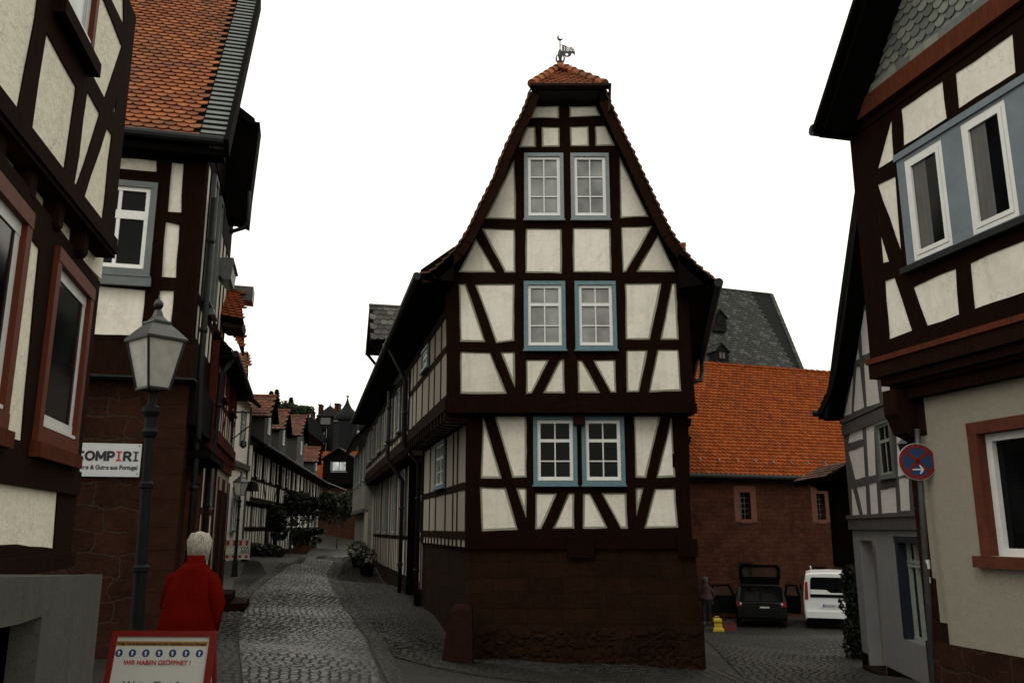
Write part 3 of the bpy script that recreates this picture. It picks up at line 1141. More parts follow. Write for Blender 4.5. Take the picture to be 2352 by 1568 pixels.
    def resample(pl, st):
        out = [pl[0]]
        acc = 0
        for i in range(1, len(pl)):
            a, b = Vector(pl[i - 1]), Vector(pl[i])
            Ls = (b - a).length
            p = st - acc
            while p < Ls:
                out.append(tuple(a + (b - a) * p / Ls)); p += st
            acc = Ls - (p - st)
        out.append(pl[-1])
        return out
    def roof(Ya, Yb, parent, nm='roof'):
        mb = MB()
        for side, pr in ((-1, L1), (1, R1)):
            rs = resample(pr, .165)
            # boarding
            for i in range(len(pr) - 1):
                a, b = pt(side, pr[i], Ya), pt(side, pr[i + 1], Ya)
                c, e = pt(side, pr[i + 1], Yb), pt(side, pr[i], Yb)
                if side < 0: quadslab(mb, a, e, c, b, .12, 1)
                else: quadslab(mb, a, b, c, e, .12, 1)
            for i in range(len(rs) - 1):
                for k, (ya, yb) in enumerate(((Ya - .03, Yb),)):
                    a, b = pt(side, rs[i + 1], ya), pt(side, rs[i], ya)
                    c, e = pt(side, rs[i], yb), pt(side, rs[i + 1], yb)
                    n = ((b - a).cross(e - a)).normalized()
                    if n.x * side < 0 and abs(n.x) > .01: n = -n
                    if n.z < 0: n = -n
                    jj = random.uniform(-.006, .006)
                    a2, e2 = a + n * (.06 + jj), e + n * (.06 + jj)
                    b2, c2 = b + n * .022, c + n * .022
                    vs = [a2, b2, c2, e2, a + n * .02, e + n * .02, b, c]
                    mb.add(vs, [(0, 1, 2, 3), (0, 4, 5, 3), (0, 1, 6, 4), (2, 3, 5, 7)], 0)
        # upper part above the half hip
        ya = Ya if Ya > YA else YA
        for side, q in ((-1, cl), (1, cr_)):
            a, b = pt(side, q, Ya), pt(side, q, Yb)
            r0, r1 = Vector((apex.x, ya, apex.z)), Vector((apex.x, Yb, apex.z))
            if side < 0: quadslab(mb, b, a, r0, r1, .1, 1)
            else: quadslab(mb, a, b, r1, r0, .1, 1)
            V = (r1 - b)
            if side < 0: tiles(mb, b, a - b, V, (a - b).length, V.length, .19, .15, clip=lambda u, v, Lt=(a - b).length, vl=V.length: Lt - u > v / vl * (ya - Ya))
            else: tiles(mb, a, b - a, V, (a - b).length, V.length, .19, .15, clip=lambda u, v, vl=V.length: u > v / vl * (ya - Ya))
        return mb.build(nm, [M['tbr'], M['black']], parent)
    rf = roof(Y0, 21.55, H)
    # half hip face with ridge tiles
    hp = MB()
    A, B = Vector((cl[0] - .02, Y0 - .05, capz)), Vector((cr_[0] + .02, Y0 - .05, capz))
    C = apex
    mid = (A + B) / 2
    V = C - mid
    mb = hp
    wA = (B - A).length
    quadn = (B - A).cross(V).normalized()
    hp.add([A, B, C, A - quadn * .06, B - quadn * .06, C - quadn * .06], [(0, 1, 2), (5, 4, 3), (0, 3, 4, 1), (1, 4, 5, 2), (2, 5, 3, 0)], 1)
    tiles(hp, A, B - A, V, wA, V.length, .16, .13, clip=lambda u, v: abs(u - wA / 2) < wA / 2 * (1 - v / V.length) - .02)
    hp.build('half_hip', [M['torc'], M['tdk']], H)
    rt = MB()
    for a in (A, B):
        n = 6
        for i in range(n):
            p0 = a + (C - a) * (i / n)
            p1 = a + (C - a) * ((i + 1.25) / n if i < n - 1 else 1)
            rt.tube([p0 + Vector((0, -.02, .035)), p1 + Vector((0, -.02, .015))], [.095, .062], 8)
    n = 14
    for i in range(n):
        rt.tube([Vector((apex.x, YA - .05 + i * .36, apex.z + .03)), Vector((apex.x, YA - .05 + i * .36 + .42, apex.z + .03))], [.09, .075], 8)
    rt.lathe(apex + Vector((0, 0, -.03)), [(.16, -.05), (.14, .05), (.06, .12), (.02, .16)], 10)
    rt.build('ridge_tiles', M['torc'], H)
    # cap gutter, fascia, slanted board
    g = MB()
    x0, z0 = PV.hit(Z1((815, 408)))
    x1, _ = PV.hit(Z1((1318, 408)))
    g.loft([[(x0, Y0 - .16, capz + .0), (x0, Y0 - .14, z0 + .02), (x0, Y0 - .02, z0), (x0, Y0 - .02, capz)], [(x1, Y0 - .16, capz + .0), (x1, Y0 - .14, z0 + .02), (x1, Y0 - .02, z0), (x1, Y0 - .02, capz)]])
    g.loft([[(x1 - .02, Y0 - .16, capz), (x1 - .02, Y0 - .14, capz - .55), (x1 - .05, Y0 + .1, capz - .55), (x1 - .02, Y0 + .1, capz)], [(x1 + .01, Y0 - .16, capz), (x1 - .04, Y0 - .14, capz - .55), (x1 - .08, Y0 + .1, capz - .55), (x1, Y0 + .1, capz)]])
    g.build('cap_gutter', M['tdk'], H)
    s = MB()
    bx0, bz0 = PU.hit(Z1((868, 482)), .05); bx1, _ = PU.hit(Z1((1243, 482)), .05)
    tx0, tz0 = PV.hit(Z1((852, 412))); tx1, _ = PV.hit(Z1((1285, 412)))
    s.add([Vector(v) for v in ((tx0, Y0 + .0, tz0), (tx1, Y0 + .0, tz0), (bx1 + .03, 15.44, bz0), (bx0 - .03, 15.44, bz0), (tx0, Y0 + .4, tz0 + .3), (tx1, Y0 + .4, tz0 + .3), (bx1 + .03, 15.6, bz0), (bx0 - .03, 15.6, bz0))],
          [(0, 3, 2, 1), (4, 5, 6, 7), (0, 1, 5, 4), (1, 2, 6, 5), (2, 3, 7, 6), (3, 0, 4, 7)])
    s.build('slanted_board', simple('grey_brown_board', (.012, .012, .009), .8), H)
    # verge boards behind the tiles
    for side, pr in ((-1, L1), (1, R1)):
        vb = MB()
        for i in range(1, len(pr) - 1):
            a, b = pt(side, pr[i], Y0), pt(side, pr[i + 1], Y0)
            dd = (b - a).normalized()
            n = Vector((-dd.z, 0, dd.x)) * (1 if side < 0 else -1)
            if n.z > 0: n = -n
            w = .17
            vs = [a, b, b + n * w, a + n * w]
            vb.add([v + Vector((0, .0, 0)) for v in vs] + [v + Vector((0, .035, 0)) for v in vs], [(0, 1, 2, 3), (7, 6, 5, 4), (0, 4, 5, 1), (2, 6, 7, 3)])
        vb.build('verge_board', M['brown'], H)
    # eaves soffits, gutters and their pipes
    el, er = L1[-1], R1[-1]
    for side, q, wx in ((-1, el, xl), (1, er, xr - .2)):
        so = MB()
        a = pt(side, q, Y0); b = pt(side, q, 21.5)
        kk = -.238 if side < 0 else .175
        c = Vector((wx + kk * (21.5 - 15.5), 21.5, q[1] - .18)); e = Vector((wx + kk * (Y0 - 15.5), Y0, q[1] - .18))
        vs = [a + Vector((0, 0, -.08)), b + Vector((0, 0, -.08)), c, e]
        so.add(vs + [v + Vector((0, 0, .05)) for v in vs], [(0, 1, 2, 3), (7, 6, 5, 4), (0, 4, 5, 1), (3, 7, 4, 0)])
        vs = [a + Vector((0, 0, -.08)), a + Vector((0, 0, .1)), Vector((e.x, e.y, q[1] + .55)), e]
        so.add(vs + [v + Vector((0, .05, 0)) for v in vs], [(0, 1, 2, 3), (7, 6, 5, 4), (0, 4, 5, 1), (3, 7, 4, 0), (1, 5, 6, 2)])
        so.build('soffit', M['black'], H)
    ga, gb = pt(-1, el, Y0 - .05), pt(-1, el, 21.5)
    ofs = Vector((-.07, 0, -.03))
    gutter([ga + ofs, gb + ofs], .075, H)
    ga, gb = pt(1, er, Y0 - .05), pt(1, er, 22.3)
    ofs = Vector((.08, 0, -.03))
    gutter([ga + ofs, gb + ofs], .085, H)
    q = gb + ofs
    pipe([q, q + Vector((.0, 0, -.35)), q + Vector((-.12, -.3, -.62)), q + Vector((-.5, -.45, -.72))], .06, H)
    # dormer on the right slope
    RP = Plane(pt(1, er, 15.08).x, 15.08, .175, 1)
    RP.n = Vector((RP.e.y, -RP.e.x, 0))
    dormer(RP, 3.6, 1.5, 6.3, .9, .75, 2.2, -.55, H, M['torc'], M['slateb'], win=False, over=.2)
    # down pipe at the end of the left wall
    e = SU.at(-6.15, 5.6, .12)
    b = SG.at(-6.15, tz(*SG.at(-6.15, 0, 0).xy), .12)
    pipe([pt(-1, el, 21.2) + Vector((0, 0, -.05)), e + Vector((0, 0, -.3)), Vector((e.x, e.y, zj0)), Vector((b.x, b.y, zj0 - .45)), b], .055, H)
    # TV aerial on the left eave
    an = thing('roof_aerial', pt(-1, L1[-2], 16.4), 'thin wire television aerial above the left eave of the centre house', 'aerial')
    o = Vector(an.location)
    m = MB()
    m.tube([o, o + Vector((0, 0, .42))], .009, 6)
    m.tube([o + Vector((-.14, 0, .02)), o + Vector((.06, 0, .42))], .007, 6)
    for i in range(6):
        z = .1 + i * .055
        m.tube([o + Vector((-.13 + i * .025, -.0, z)), o + Vector((.1, 0, z + .02))], .004, 5)
    m.build('aerial_rods', M['iron'], an)

    # ---- weather vane
    W = thing('weather_vane', apex + Vector((0, 0, .1)), 'iron weather vane with a flag dated 1802 on the roof peak', 'weather vane')
    o = Vector(W.location)
    PW = Plane(o.x, o.y, 1, 0)
    def wz(p): return PW.hit(Z1(p))
    m = MB()
    zt = wz((1003, 88))[1]
    m.tube([o, Vector((o.x, o.y, zt))], .012, 6)
    m.lathe(o + Vector((0, 0, .0)), [(.05, 0), (.06, .05), (.03, .1), (.055, .18), (.045, .28), (.015, .34)], 8)
    m.build('rod', M['iron'], W)
    m = MB()
    for sg in (-1, 1):
        for ph in (0, 1):
            pts = []
            for i in range(9):
                t = -1.25 + 2.2 * i / 8
                r = .085
                dx = sg * r * math.cos(t)
                pts.append(o + Vector((dx if ph == 0 else 0, 0 if ph == 0 else dx, -.0 + .12 * (1 + math.sin(t)))))
            m.tube(pts, [.012, .014, .018, .02, .02, .018, .014, .01, .005], 6)
    m.build('crown_scrolls', M['iron'], W)
    m = MB()
    c = Vector((o.x, o.y, zt + .0))
    pts = []
    for i in range(10):
        t = math.pi * (.62 + 1.3 * i / 9)
        pts.append(c + Vector((.055 * math.cos(t) + .01, 0, .055 * math.sin(t) + .03)))
    m.tube(pts, [.004, .012, .018, .022, .024, .024, .022, .018, .012, .004], 6)
    m.build('crescent', M['iron'], W)
    fl = [wz(p) for p in ((1016, 125), (1040, 132), (1058, 143), (1078, 140), (1092, 155), (1098, 178), (1092, 200), (1088, 182), (1078, 178), (1070, 195), (1055, 202), (1035, 200), (1016, 178))]
    hole = [wz((1046 + 9 * math.cos(t), 186 + 8 * math.sin(t))) for t in [6.283 * k / 8 for k in range(8)]]
    m = MB()
    m.frame(PW, fl, [hole], -.006, .006, jit=0, step=9)
    for q in ((1003, 130, 1016, 126), (1003, 165, 1016, 168)):
        a, b = wz(q[:2]), wz(q[2:])
        m.bar(PW.at(*a), PW.at(*b), .012)
    m.build('flag', M['iron'], W)
    a, z = wz((1021, 166))
    text('1802', PW, a, z, .155, .008, simple('painted_cut_out_sky', (.75, .75, .75), .8), W, 'date', sx=.9, bold=.002)  # raised digits, coloured pale as if sky showed through cut-outs
    return dict(roof=roof, zj0=zj0, zj1=zj1, zb0=zb0, pt=pt, xl=xl, b0=b0, el=el, xr=xr, SU=SU, SG=SG, Y0=Y0, apex=apex)


CH = centre_house()


# ================================================================ neighbour continuing the left side
def second_house():
    SU, SG, el, pt = CH['SU'], CH['SG'], CH['el'], CH['pt']
    zj0 = CH['zj0'] - .12
    g = SU.at(-11, 0)
    H = thing('timbered_row_house', (g.x, g.y, tz(g.x, g.y)), 'dark half-timbered row house behind the centre house, with a grey-tiled gable dormer and door recess', 'house')
    CH['roof'](21.6, 37.2, H)
    s0, s1 = -22.0, -6.25
    K6 = crop(1380, 1650, 1.742)
    zt = 5.75
    zr = [zj0 + .32, 4.15, 5.55]
    hs, wr = grid(s0 + .1, s1 - .05, zr, 32, pw=.09, rw=.13, wins={(3, 1), (4, 1), (8, 1), (13, 1), (14, 1), (19, 1), (23, 1), (27, 1)}, seed=5)
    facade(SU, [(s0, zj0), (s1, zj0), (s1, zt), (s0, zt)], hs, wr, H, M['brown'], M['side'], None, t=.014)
    for r in wr: window(SU, r, H, M['greyw'], M['gmid'], cw=.05, rows=(.33, .66), off=.012, sw=.035)
    zg = .25
    hs, wr = grid(s0 + .1, -9.0, [zg, 1.35, zj0 - .1], 26, pw=.09, rw=.12, wins={(5, 1), (6, 1), (11, 1), (12, 1), (17, 1), (18, 1), (22, 1), (23, 1)}, seed=8)
    h2, _ = grid(-7.1, s1 - .05, [zg, 1.35, zj0 - .1], 2, pw=.09, rw=.12, seed=2)
    facade(SG, [(s0, zg - .1), (-9.0, zg - .1), (-9.0, zj0), (s0, zj0)], hs, wr, H, M['brown'], M['side'], None, t=.014)
    facade(SG, [(-7.1, zg - .1), (s1, zg - .1), (s1, zj0), (-7.1, zj0)], h2, [], H, M['redt'], M['side'], None, t=.014)
    for r in wr: window(SG, r, H, M['greyw'], M['gdark'], cw=.05, rows=(.33,), off=.012, sw=.035)
    m = MB()
    m.rect(SG, s0, -1.4, -9.0, zg - .1, -.3, .05)
    m.rect(SG, -7.1, -1.4, s1, zg - .1, -.3, .05)
    m.build('stone_base', M['stone'], H)
    m = MB()
    m.rect(SG, -9.0, -1.4, -7.1, zj0, -.9, -.7)
    m.rect(SG, -9.05, -.6, -8.95, zj0, -.7, .04)
    m.rect(SG, -7.15, -.6, -7.05, zj0, -.7, .04)
    m.build('door_recess', M['black'], H)
    m = MB()
    m.rect(SG, -8.7, -.4, -7.4, 1.9, -.7, -.62)
    for k in range(5): m.rect(SG, -8.66 + k * .26, -.35, -8.44 + k * .26, 1.85, -.62, -.6)
    m.build('door', M['brown'], H)
    m = MB()
    for i in range(2):
        m.rect(SG, -8.9, -.6, -7.2, -.25 - i * .17, -.6, .05 + i * .3)
    m.build('steps', M['sand2'], H)
    m = MB()
    for i in range(37):
        s_ = -6.45 - i * .42
        m.rect(SU, s_ - .07, zj0 - .14, s_ + .07, zj0 + .04, -.4, .05)
    m.rect(SU, s0, zj0 + .05, s1, zj0 + .26, .0, .06)
    m.build('joist_ends', M['brown'], H)
    m = MB()
    m.rect(SU, s0, zj0 - .12, s1, zj0, -.38, -.02)
    m.build('jetty_infill', M['side'], H)
    m = MB()
    a = pt(-1, el, 21.6); b = pt(-1, el, 37.2)
    c = SU.at(s0, el[1] - .18); e = SU.at(s1, el[1] - .18)
    vs = [a + Vector((0, 0, -.08)), b + Vector((0, 0, -.08)), c, e]
    m.add(vs + [v + Vector((0, 0, .05)) for v in vs], [(0, 1, 2, 3), (7, 6, 5, 4), (0, 4, 5, 1)])
    m.build('soffit', M['black'], H)
    ofs = Vector((-.07, 0, -.03))
    gutter([pt(-1, el, 21.6) + ofs, pt(-1, el, 37.2) + ofs], .075, H)
    # pipe / post by the door
    q = SG.at(-9.2, 0, .42)
    pipe([SU.at(-9.2, 5.5, .25), SU.at(-9.2, zj0, .25), SG.at(-9.2, zj0 - .6, .2), SG.at(-9.2, tz(q.x, q.y), .2)], .06, H)
    # big grey dormer
    EP = Plane(SU.at(0, 0, .55).x, SU.at(0, 0, .55).y, SU.e.x, SU.e.y)
    sD = EP.hit((880, 760))[0]
    cz = EP.hit((833, 703))
    p0 = EP.hit((833, 797))
    b = dormer(EP, -11.2, 2.0, 6.2, 1.15, 1.15, 3.2, -.3, H, M['tgrey'], M['white'], over=.55, tw=.22, ex=.26, side=.25, wsize=(.8, .7))
    for sg in (-.9, .9):
        m = MB()
        m.bar(EP.at(-11.2 + sg, 6.6, -.28), EP.at(-11.2 + sg, 7.15, .2), .08)
        m.bar(EP.at(-11.2 + sg, 7.2, -.3), EP.at(-11.2 + sg, 7.2, .25), .09)
        m.build('dormer_bracket', M['black'], b)


second_house()


def third_house():
    SU = CH['SU']
    g = SU.at(-27, 0)
    H = thing('plastered_row_house', (g.x, g.y, tz(g.x, g.y)), 'narrow pale plastered house farthest down the right side of the street, only a sliver showing', 'house')
    P = SU
    zt = 5.4
    hs, wr = grid(-31.8, -22.2, [2.9, 3.5, 5.2], 8, pw=.4, rw=.2, wins={(1, 1), (3, 1), (5, 1), (7, 1)}, seed=5, jit=0)
    w = MB(); w.rect(P, -32.0, 2.4, -22.05, zt, -.3, .02); w.rect(P, -32.0, -1, -22.05, 2.4, -.3, -.15)
    w.build('wall', plaster('grey_white_plaster', (.14, .14, .125)), H)
    for r in wr: window(P.shift(.02), r, H, M['greyw'], M['gmid'], cw=.05, rows=(.33,), off=.03)
    m = MB()
    m.rect(P, -32.0, 2.3, -22.05, 2.45, -.16, .1)
    m.build('cornice', M['greyt'], H)
    m = MB()
    a0, a1 = -32.0, -22.05
    quadslab(m, P.at(a1, zt, .5), P.at(a0, zt, .5), P.at(a0, zt + 3.8, -3.2), P.at(a1, zt + 3.8, -3.2), .12, 1)
    tiles(m, P.at(a1, zt, .5), P.at(a0, zt, .5) - P.at(a1, zt, .5), P.at(a0, zt + 3.8, -3.2) - P.at(a0, zt, .5), 9.95, 5.3, .2, .17)
    m.build('roof', [M['tdk'], M['black']], H)
    w = MB(); w.prism(Plane(P.at(-22.06, 0, .5).x, P.at(-22.06, 0, .5).y, -P.n.x, -P.n.y), [(.5, -1), (6, -1), (6, 9), (3.7, 9), (.5, 5.4)], -.05, 0)
    w.build('gable_wall', M['side'], H)
    m = MB()
    o = P.at(-22.5, zt + .2, .45)
    m.tube([o, o + Vector((0, 0, .95))], .012, 6)
    m.tube([o + Vector((-.2, 0, 0)), o + Vector((.05, 0, .9))], .008, 5)
    m.build('aerial', M['iron'], H)
    # planter tubs by the wall
    for k, (px, py, lab) in enumerate(((842, 1322, 'dark planter of green shrubs, nearer of two along the right-hand house wall'), (822, 1303, 'dark planter with a yellow flower, farther of two along the right-hand house wall'))):
        x, y = gpt(px, py)
        t = thing('planter', (x, y, tz(x, y)), lab, 'planter', 'planters along the street')
        m = MB(); m.lathe((x, y, tz(x, y)), [(.2, 0), (.28, .38), (.3, .4), (.25, .4), (.22, .3)], 12)
        m.build('tub', M['black'], t)
        leaves((x, y, tz(x, y) + .62), (.42, .42, .38), 260, .07, M['leaf'], t, 'foliage')
        if k:
            m = MB()
            m.lathe((x - .25, y - .3, tz(x, y) + .65), [(.02, 0), (.06, .02), (.05, .04)], 8)
            m.build('flower', simple('yellow_petals', (.7, .5, .08), .6), t)


def leaves(c, r, n, size, mat, parent, name, seed=1, lumps=None, org=None):
    rg = random.Random(seed)
    mb = MB()
    cs = lumps or [(Vector(c), Vector(r))]
    for i in range(n):
        cc, rr = rg.choice(cs)
        while True:
            p = Vector((rg.uniform(-1, 1), rg.uniform(-1, 1), rg.uniform(-1, 1)))
            if p.length < 1: break
        k = p.length ** .4 / max(p.length, .01)
        p = Vector((p.x * k * rr[0], p.y * k * rr[1], p.z * k * rr[2])) + Vector(cc)
        s = size * rg.uniform(.6, 1.4)
        a = Vector((rg.uniform(-1, 1), rg.uniform(-1, 1), rg.uniform(-1, .6))).normalized()
        b = a.cross(Vector((rg.uniform(-1, 1), rg.uniform(-1, 1), rg.uniform(-1, 1)))).normalized()
        mb.add([p - a * s, p + b * s * .45, p + a * s * .9, p - b * s * .45], [(0, 1, 2, 3)])
    return mb.build(name, mat, parent, org=org)


third_house()

# stone bollard at the corner
x = hx(1056, 14.9)
zb = tz(x, 14.9)
m = MB()
m.loft([[(x - .28, 14.7, zb - .1), (x + .25, 14.7, zb - .1), (x + .25, 15.2, zb - .1), (x - .28, 15.2, zb - .1)],
        [(x - .2, 14.78, zb + .5), (x + .24, 14.78, zb + .5), (x + .24, 15.18, zb + .5), (x - .2, 15.18, zb + .5)],
        [(x - .13, 14.85, zb + .86), (x + .22, 14.85, zb + .86), (x + .22, 15.15, zb + .86), (x - .13, 15.15, zb + .86)],
        [(x - .08, 14.9, zb + .93), (x + .17, 14.9, zb + .93), (x + .17, 15.1, zb + .93), (x - .08, 15.1, zb + .93)]])
tag(m.build('corner_stone', M['sand2'], org=(x, 14.9, zb)), 'weathered tapered sandstone guard stone at the left corner of the centre house', 'guard stone')
# ================================================================ near left house
def ravg(pl, cr, tl, tr, br, bl, off=0):
    q = [pl.hit(cr(p), off) for p in (tl, tr, br, bl)]
    return ((q[0][0] + q[3][0]) / 2, (q[2][1] + q[3][1]) / 2, (q[1][0] + q[2][0]) / 2, (q[0][1] + q[1][1]) / 2)


def near_left():
    PB = Plane(hx(165, 6), 6, -.258, 1)
    _o = PB.at(0, 0, .12)
    PU = Plane(_o.x, _o.y, -.20, 1)
    _o = PB.at(0, 0, .0)
    PJ = Plane(_o.x, _o.y, -.20, 1)
    H = thing('near_timbered_house', (PB.O.x, PB.O.y, 0), 'nearest half-timbered house at the far left with roughcast panels, red window frames and protruding joists', 'house')
    zs = PU.hit((231, 516))[1]
    zi = PJ.hit((192, 586), .02)[1]
    c = -.25
    up = lambda cr, L: [PU.hit(cr(p)) for p in L]
    hs = [up(K1, L) for L in ([(-420, -160), (262, -100), (228, 130), (107, 790), (-420, 130)],
                              [(318, 228), (520, 590), (432, 1240), (205, 930)],
                              [(600, 620), (688, 790), (522, 1312), (508, 1300)],
                              [(672, -60), (704, -30), (840, 320), (722, 682), (616, 480)],
                              [(740, -60), (850, -60), (852, 172)],
                              [(738, 885), (773, 930), (703, 1560), (566, 1395)],
                              [(806, 660), (797, 800), (780, 765)])]
    a = PU.hit(K1((392, 36))); b = PU.hit(K1((602, 392)))
    zb = (a[1] + b[1]) / 2
    w = (a[0], zb, b[0], zb + 1.15)
    out = [(-5, zs - .05), (c, zs - .05), (c, 5.4), (-5, 5.4)]
    facade(PU, out, hs, [w], H, M['brown'], M['rough'], None, t=.010, jit=.012)
    window(PU, w, H, M['redp'], M['gsky'], cw=.05, sw=.06, cols=1, rows=(), off=-.005, sill=False)
    m = MB()
    m.rect(PU, w[0] - .08, w[1] - .1, w[2] + .05, w[1] - .01, .012, .08)
    m.build('window_sill', M['brown'], H)
    # jetty
    m = MB()
    m.rect(PU, -5, zi + .07, c + .03, zs - .03, -.1, .03)
    m.rect(PU, -5, zs - .05, c + .02, zs + .0, .011, .04)
    m.rect(PU, -5, zi + .10, c + .03, zi + .16, .03, .045)
    m.build('jetty_beam', M['brown'], H)
    for px, py in ((-190, 190), (-105, 290), (-30, 395), (38, 445), (109, 512), (171, 566), (227, 618)):
        s_ = PU.hit((px, py), .08)[0]
        s_ = min(s_, c - .08)
        m = MB()
        rg = []
        for o in (-.25, -.06, -.03, -.01):
            k = 1 if o < -.02 else .8
            rg.append([PU.at(s_ + dx * .06 * k, zi + .00 + dz * .095 * k, o) for dx, dz in ((-1, -.7), (-.6, -1), (.6, -1), (1, -.7), (1, 1), (-1, 1))])
        m.loft(rg)
        m.build('joist_end', M['brown'], H)
    m = MB()
    m.rect(PJ, -5, zi - .035, -.02, zi + .2, -.3, .02)
    m.build('joist_infill', M['rough'], H)
    # lower storey
    w1 = ravg(PB, IDN, (125, 560), (200, 665), (168, 1045), (65, 1012))
    sr = (PB.hit((45, 485))[0] + PB.hit((15, 980))[0]) / 2
    w2 = (sr - .75, w1[1], sr, w1[3])
    lo = [PB.hit(p) for p in ((66, 545), (87, 570), (45, 1012), (8, 1005))]
    l2 = [PB.hit(p) for p in ((0, 1074), (132, 1106), (120, 1257), (0, 1249))]
    sx = -1.9
    q = PB.hit((0, 1074)); r = PB.hit((0, 1249))
    l2 = [(sx, q[1]), l2[0], l2[1], l2[2], l2[3], (sx, r[1])]
    zb0 = PB.hit((160, 1300))[1]
    facade(PB, [(-5, zb0), (0, zb0), (0, zi - .05), (-5, zi - .05)], [lo, l2], [w1, w2], H, M['brown'], M['rough'], None, t=.010, jit=.01)
    for k in (w1, w2):
        window(PB, k, H, M['redp'], M['gdark'], cw=.085, sw=.07, cols=1, rows=(), off=-.005, sill=False)
    m = MB()
    for k in (w1, w2): m.rect(PB, k[0] - .03, k[1] - .09, k[2] + .03, k[1] - .005, .012, .07)
    m.build('window_sill', M['fascia'], H)
    m = MB()
    m.rect(PB, -5, w1[1] - .26, -.02, w1[1] - .1, .011, .03)
    m.rect(PB, -5, zb0 - .0, .02, zb0 + .10, .011, .04)
    m.build('sill_beam', M['brown'], H)
    m = MB()
    m.rect(PB, -5, -.6, .0, zb0 - .002, -.4, .06)
    m.build('stone_base', M['stone2'], H)
    # end wall toward the next house
    E = Plane(PB.O.x, PB.O.y, -1, -.243)
    E.n = Vector((-.236, .97, 0))
    m = MB()
    m.prism(Plane(PB.at(-.02, 0, -.02).x, PB.at(-.02, 0, -.02).y, 0.97, .236), [(-5, 0), (-.2, 0), (-.2, 5.4), (-5, 5.4)], -.0, .2)
    m.build('end_wall', M['side'], H)
    # concrete stair wall
    P = PB.shift(.435)
    tp = [P.hit(q) for q in ((236, 1318), (144, 1322), (0, 1326), (-220, 1330))]
    sc_ = tp[0][0]
    T = thing('stair_wall', (P.at(sc_, 0).x, P.at(sc_, 0).y, 0), 'low smooth grey concrete wall with a dark slanted opening at the bottom left', 'wall')
    sl_ = tp[-1][0]
    q1, q2, q3 = P.hit(K3((0, 1215))), P.hit(K3((272, 1145))), P.hit(K3((215, 1568)))
    kk = (q2[1] - q1[1]) / (q2[0] - q1[0])
    hole = [(sl_ + .1, q1[1] + kk * (sl_ + .1 - q1[0])), q2, (q3[0] - .01, .02), (sl_ + .1, .02)]
    m = MB()
    m.frame(P, [(sl_, -.4), (sc_, -.4), (sc_, tp[0][1] - .012), (sc_ - .012, tp[0][1])] + tp[1:], [hole], -.12, 0, jit=.006, step=.3)
    b0 = PB.hit((176, 1306))
    n_ = len(tp)
    vs = [P.at(q[0], q[1] - .002, -.121) for q in tp] + [P.at(q[0], q[1] + (.015 if i else .0), -.5) for i, q in enumerate(tp)]
    vs += [v - Vector((0, 0, .12)) for v in vs]
    m.add(vs, [(i, i + n_, i + n_ + 1, i + 1) for i in range(n_ - 1)] + [(i + 2 * n_, i + 2 * n_ + 1, i + 3 * n_ + 1, i + 3 * n_) for i in range(n_ - 1)] + [(0, 2 * n_, 3 * n_, n_)])
    m.prism(P, [(sc_ - .14, -.4), (sc_ - .002, -.4), (sc_ - .002, tp[0][1] - .02), (sc_ - .14, tp[0][1] - .02)], -.45, -.122)
    m.build('wall_shell', M['concrete'], T)
    m = MB()
    for i in range(5): m.rect(P, sl_, -.4, sc_ - .16, .05 + i * .1, -.2 - (i + 1) * .045, -.2 - i * .045)
    m.build('cellar_steps', simple('cellar_stone', (.012, .010, .008), .9, bmp=.4), T)


near_left()


# ================================================================ house behind the lamp, with shop sign
def strokes(pl, word, x0, x1, z, cap, w, o0, o1, mb, mi):
    arc = lambda cx, cy, rx, ry, a, b, n=14: [(cx + rx * math.cos(R(a + (b - a) * i / n)), cy + ry * math.sin(R(a + (b - a) * i / n))) for i in range(n + 1)]
    L = {'C': (.80, [arc(.46, .5, .36, .40, 45, 315)]), 'O': (.98, [arc(.49, .5, .39, .40, 0, 360, 22)]),
         'M': (1.05, [[(.12, 0), (.12, 1)], [(.93, 0), (.93, 1)], [(.15, .95), (.525, .22)], [(.90, .95), (.525, .22)]]),
         'P': (.78, [[(.12, 0), (.12, 1)], [(.12, .90), (.42, .90)] + arc(.42, .67, .24, .23, 90, -90, 8) + [(.12, .44)]]),
         'R': (.84, [[(.12, 0), (.12, 1)], [(.12, .90), (.42, .90)] + arc(.42, .69, .22, .21, 90, -90, 8) + [(.12, .48)], [(.40, .48), (.74, 0)]])}
    tot = sum(L[c][0] for c in word) + .06 * (len(word) - 1)
    k = (x1 - x0) / tot
    x = x0
    for c in word:
        wd, ss = L[c]
        for si, pts in enumerate(ss):
            for i in range(len(pts) - 1):
                (a, b), (p, q) = pts[i], pts[i + 1]
                A, B = Vector((x + a * k, z + b * cap)), Vector((x + p * k, z + q * cap))
                d = (B - A)
                if d.length < 1e-5: continue
                d.normalize()
                nn = Vector((-d.y, d.x)) * w / 2
                e = d * w * (.12 if len(pts) > 2 else 0)
                qd = [A - e + nn, A - e - nn, B + e - nn, B + e + nn]
                oo = .00006 * i + .0004 * si
                mb.prism(pl, [(v.x, v.y) for v in qd], o0, o1 + oo, mi)
        x += (wd + .06) * k


def img_box(pts, Y, e, depth, mat, name, parent, cr=IDN):
    a = [at_px(*cr(p), Y) for p in pts]
    m = MB()
    m.loft([a, [q + Vector((e[0], e[1], 0)) * depth for q in a]])
    return m.build(name, mat, parent)


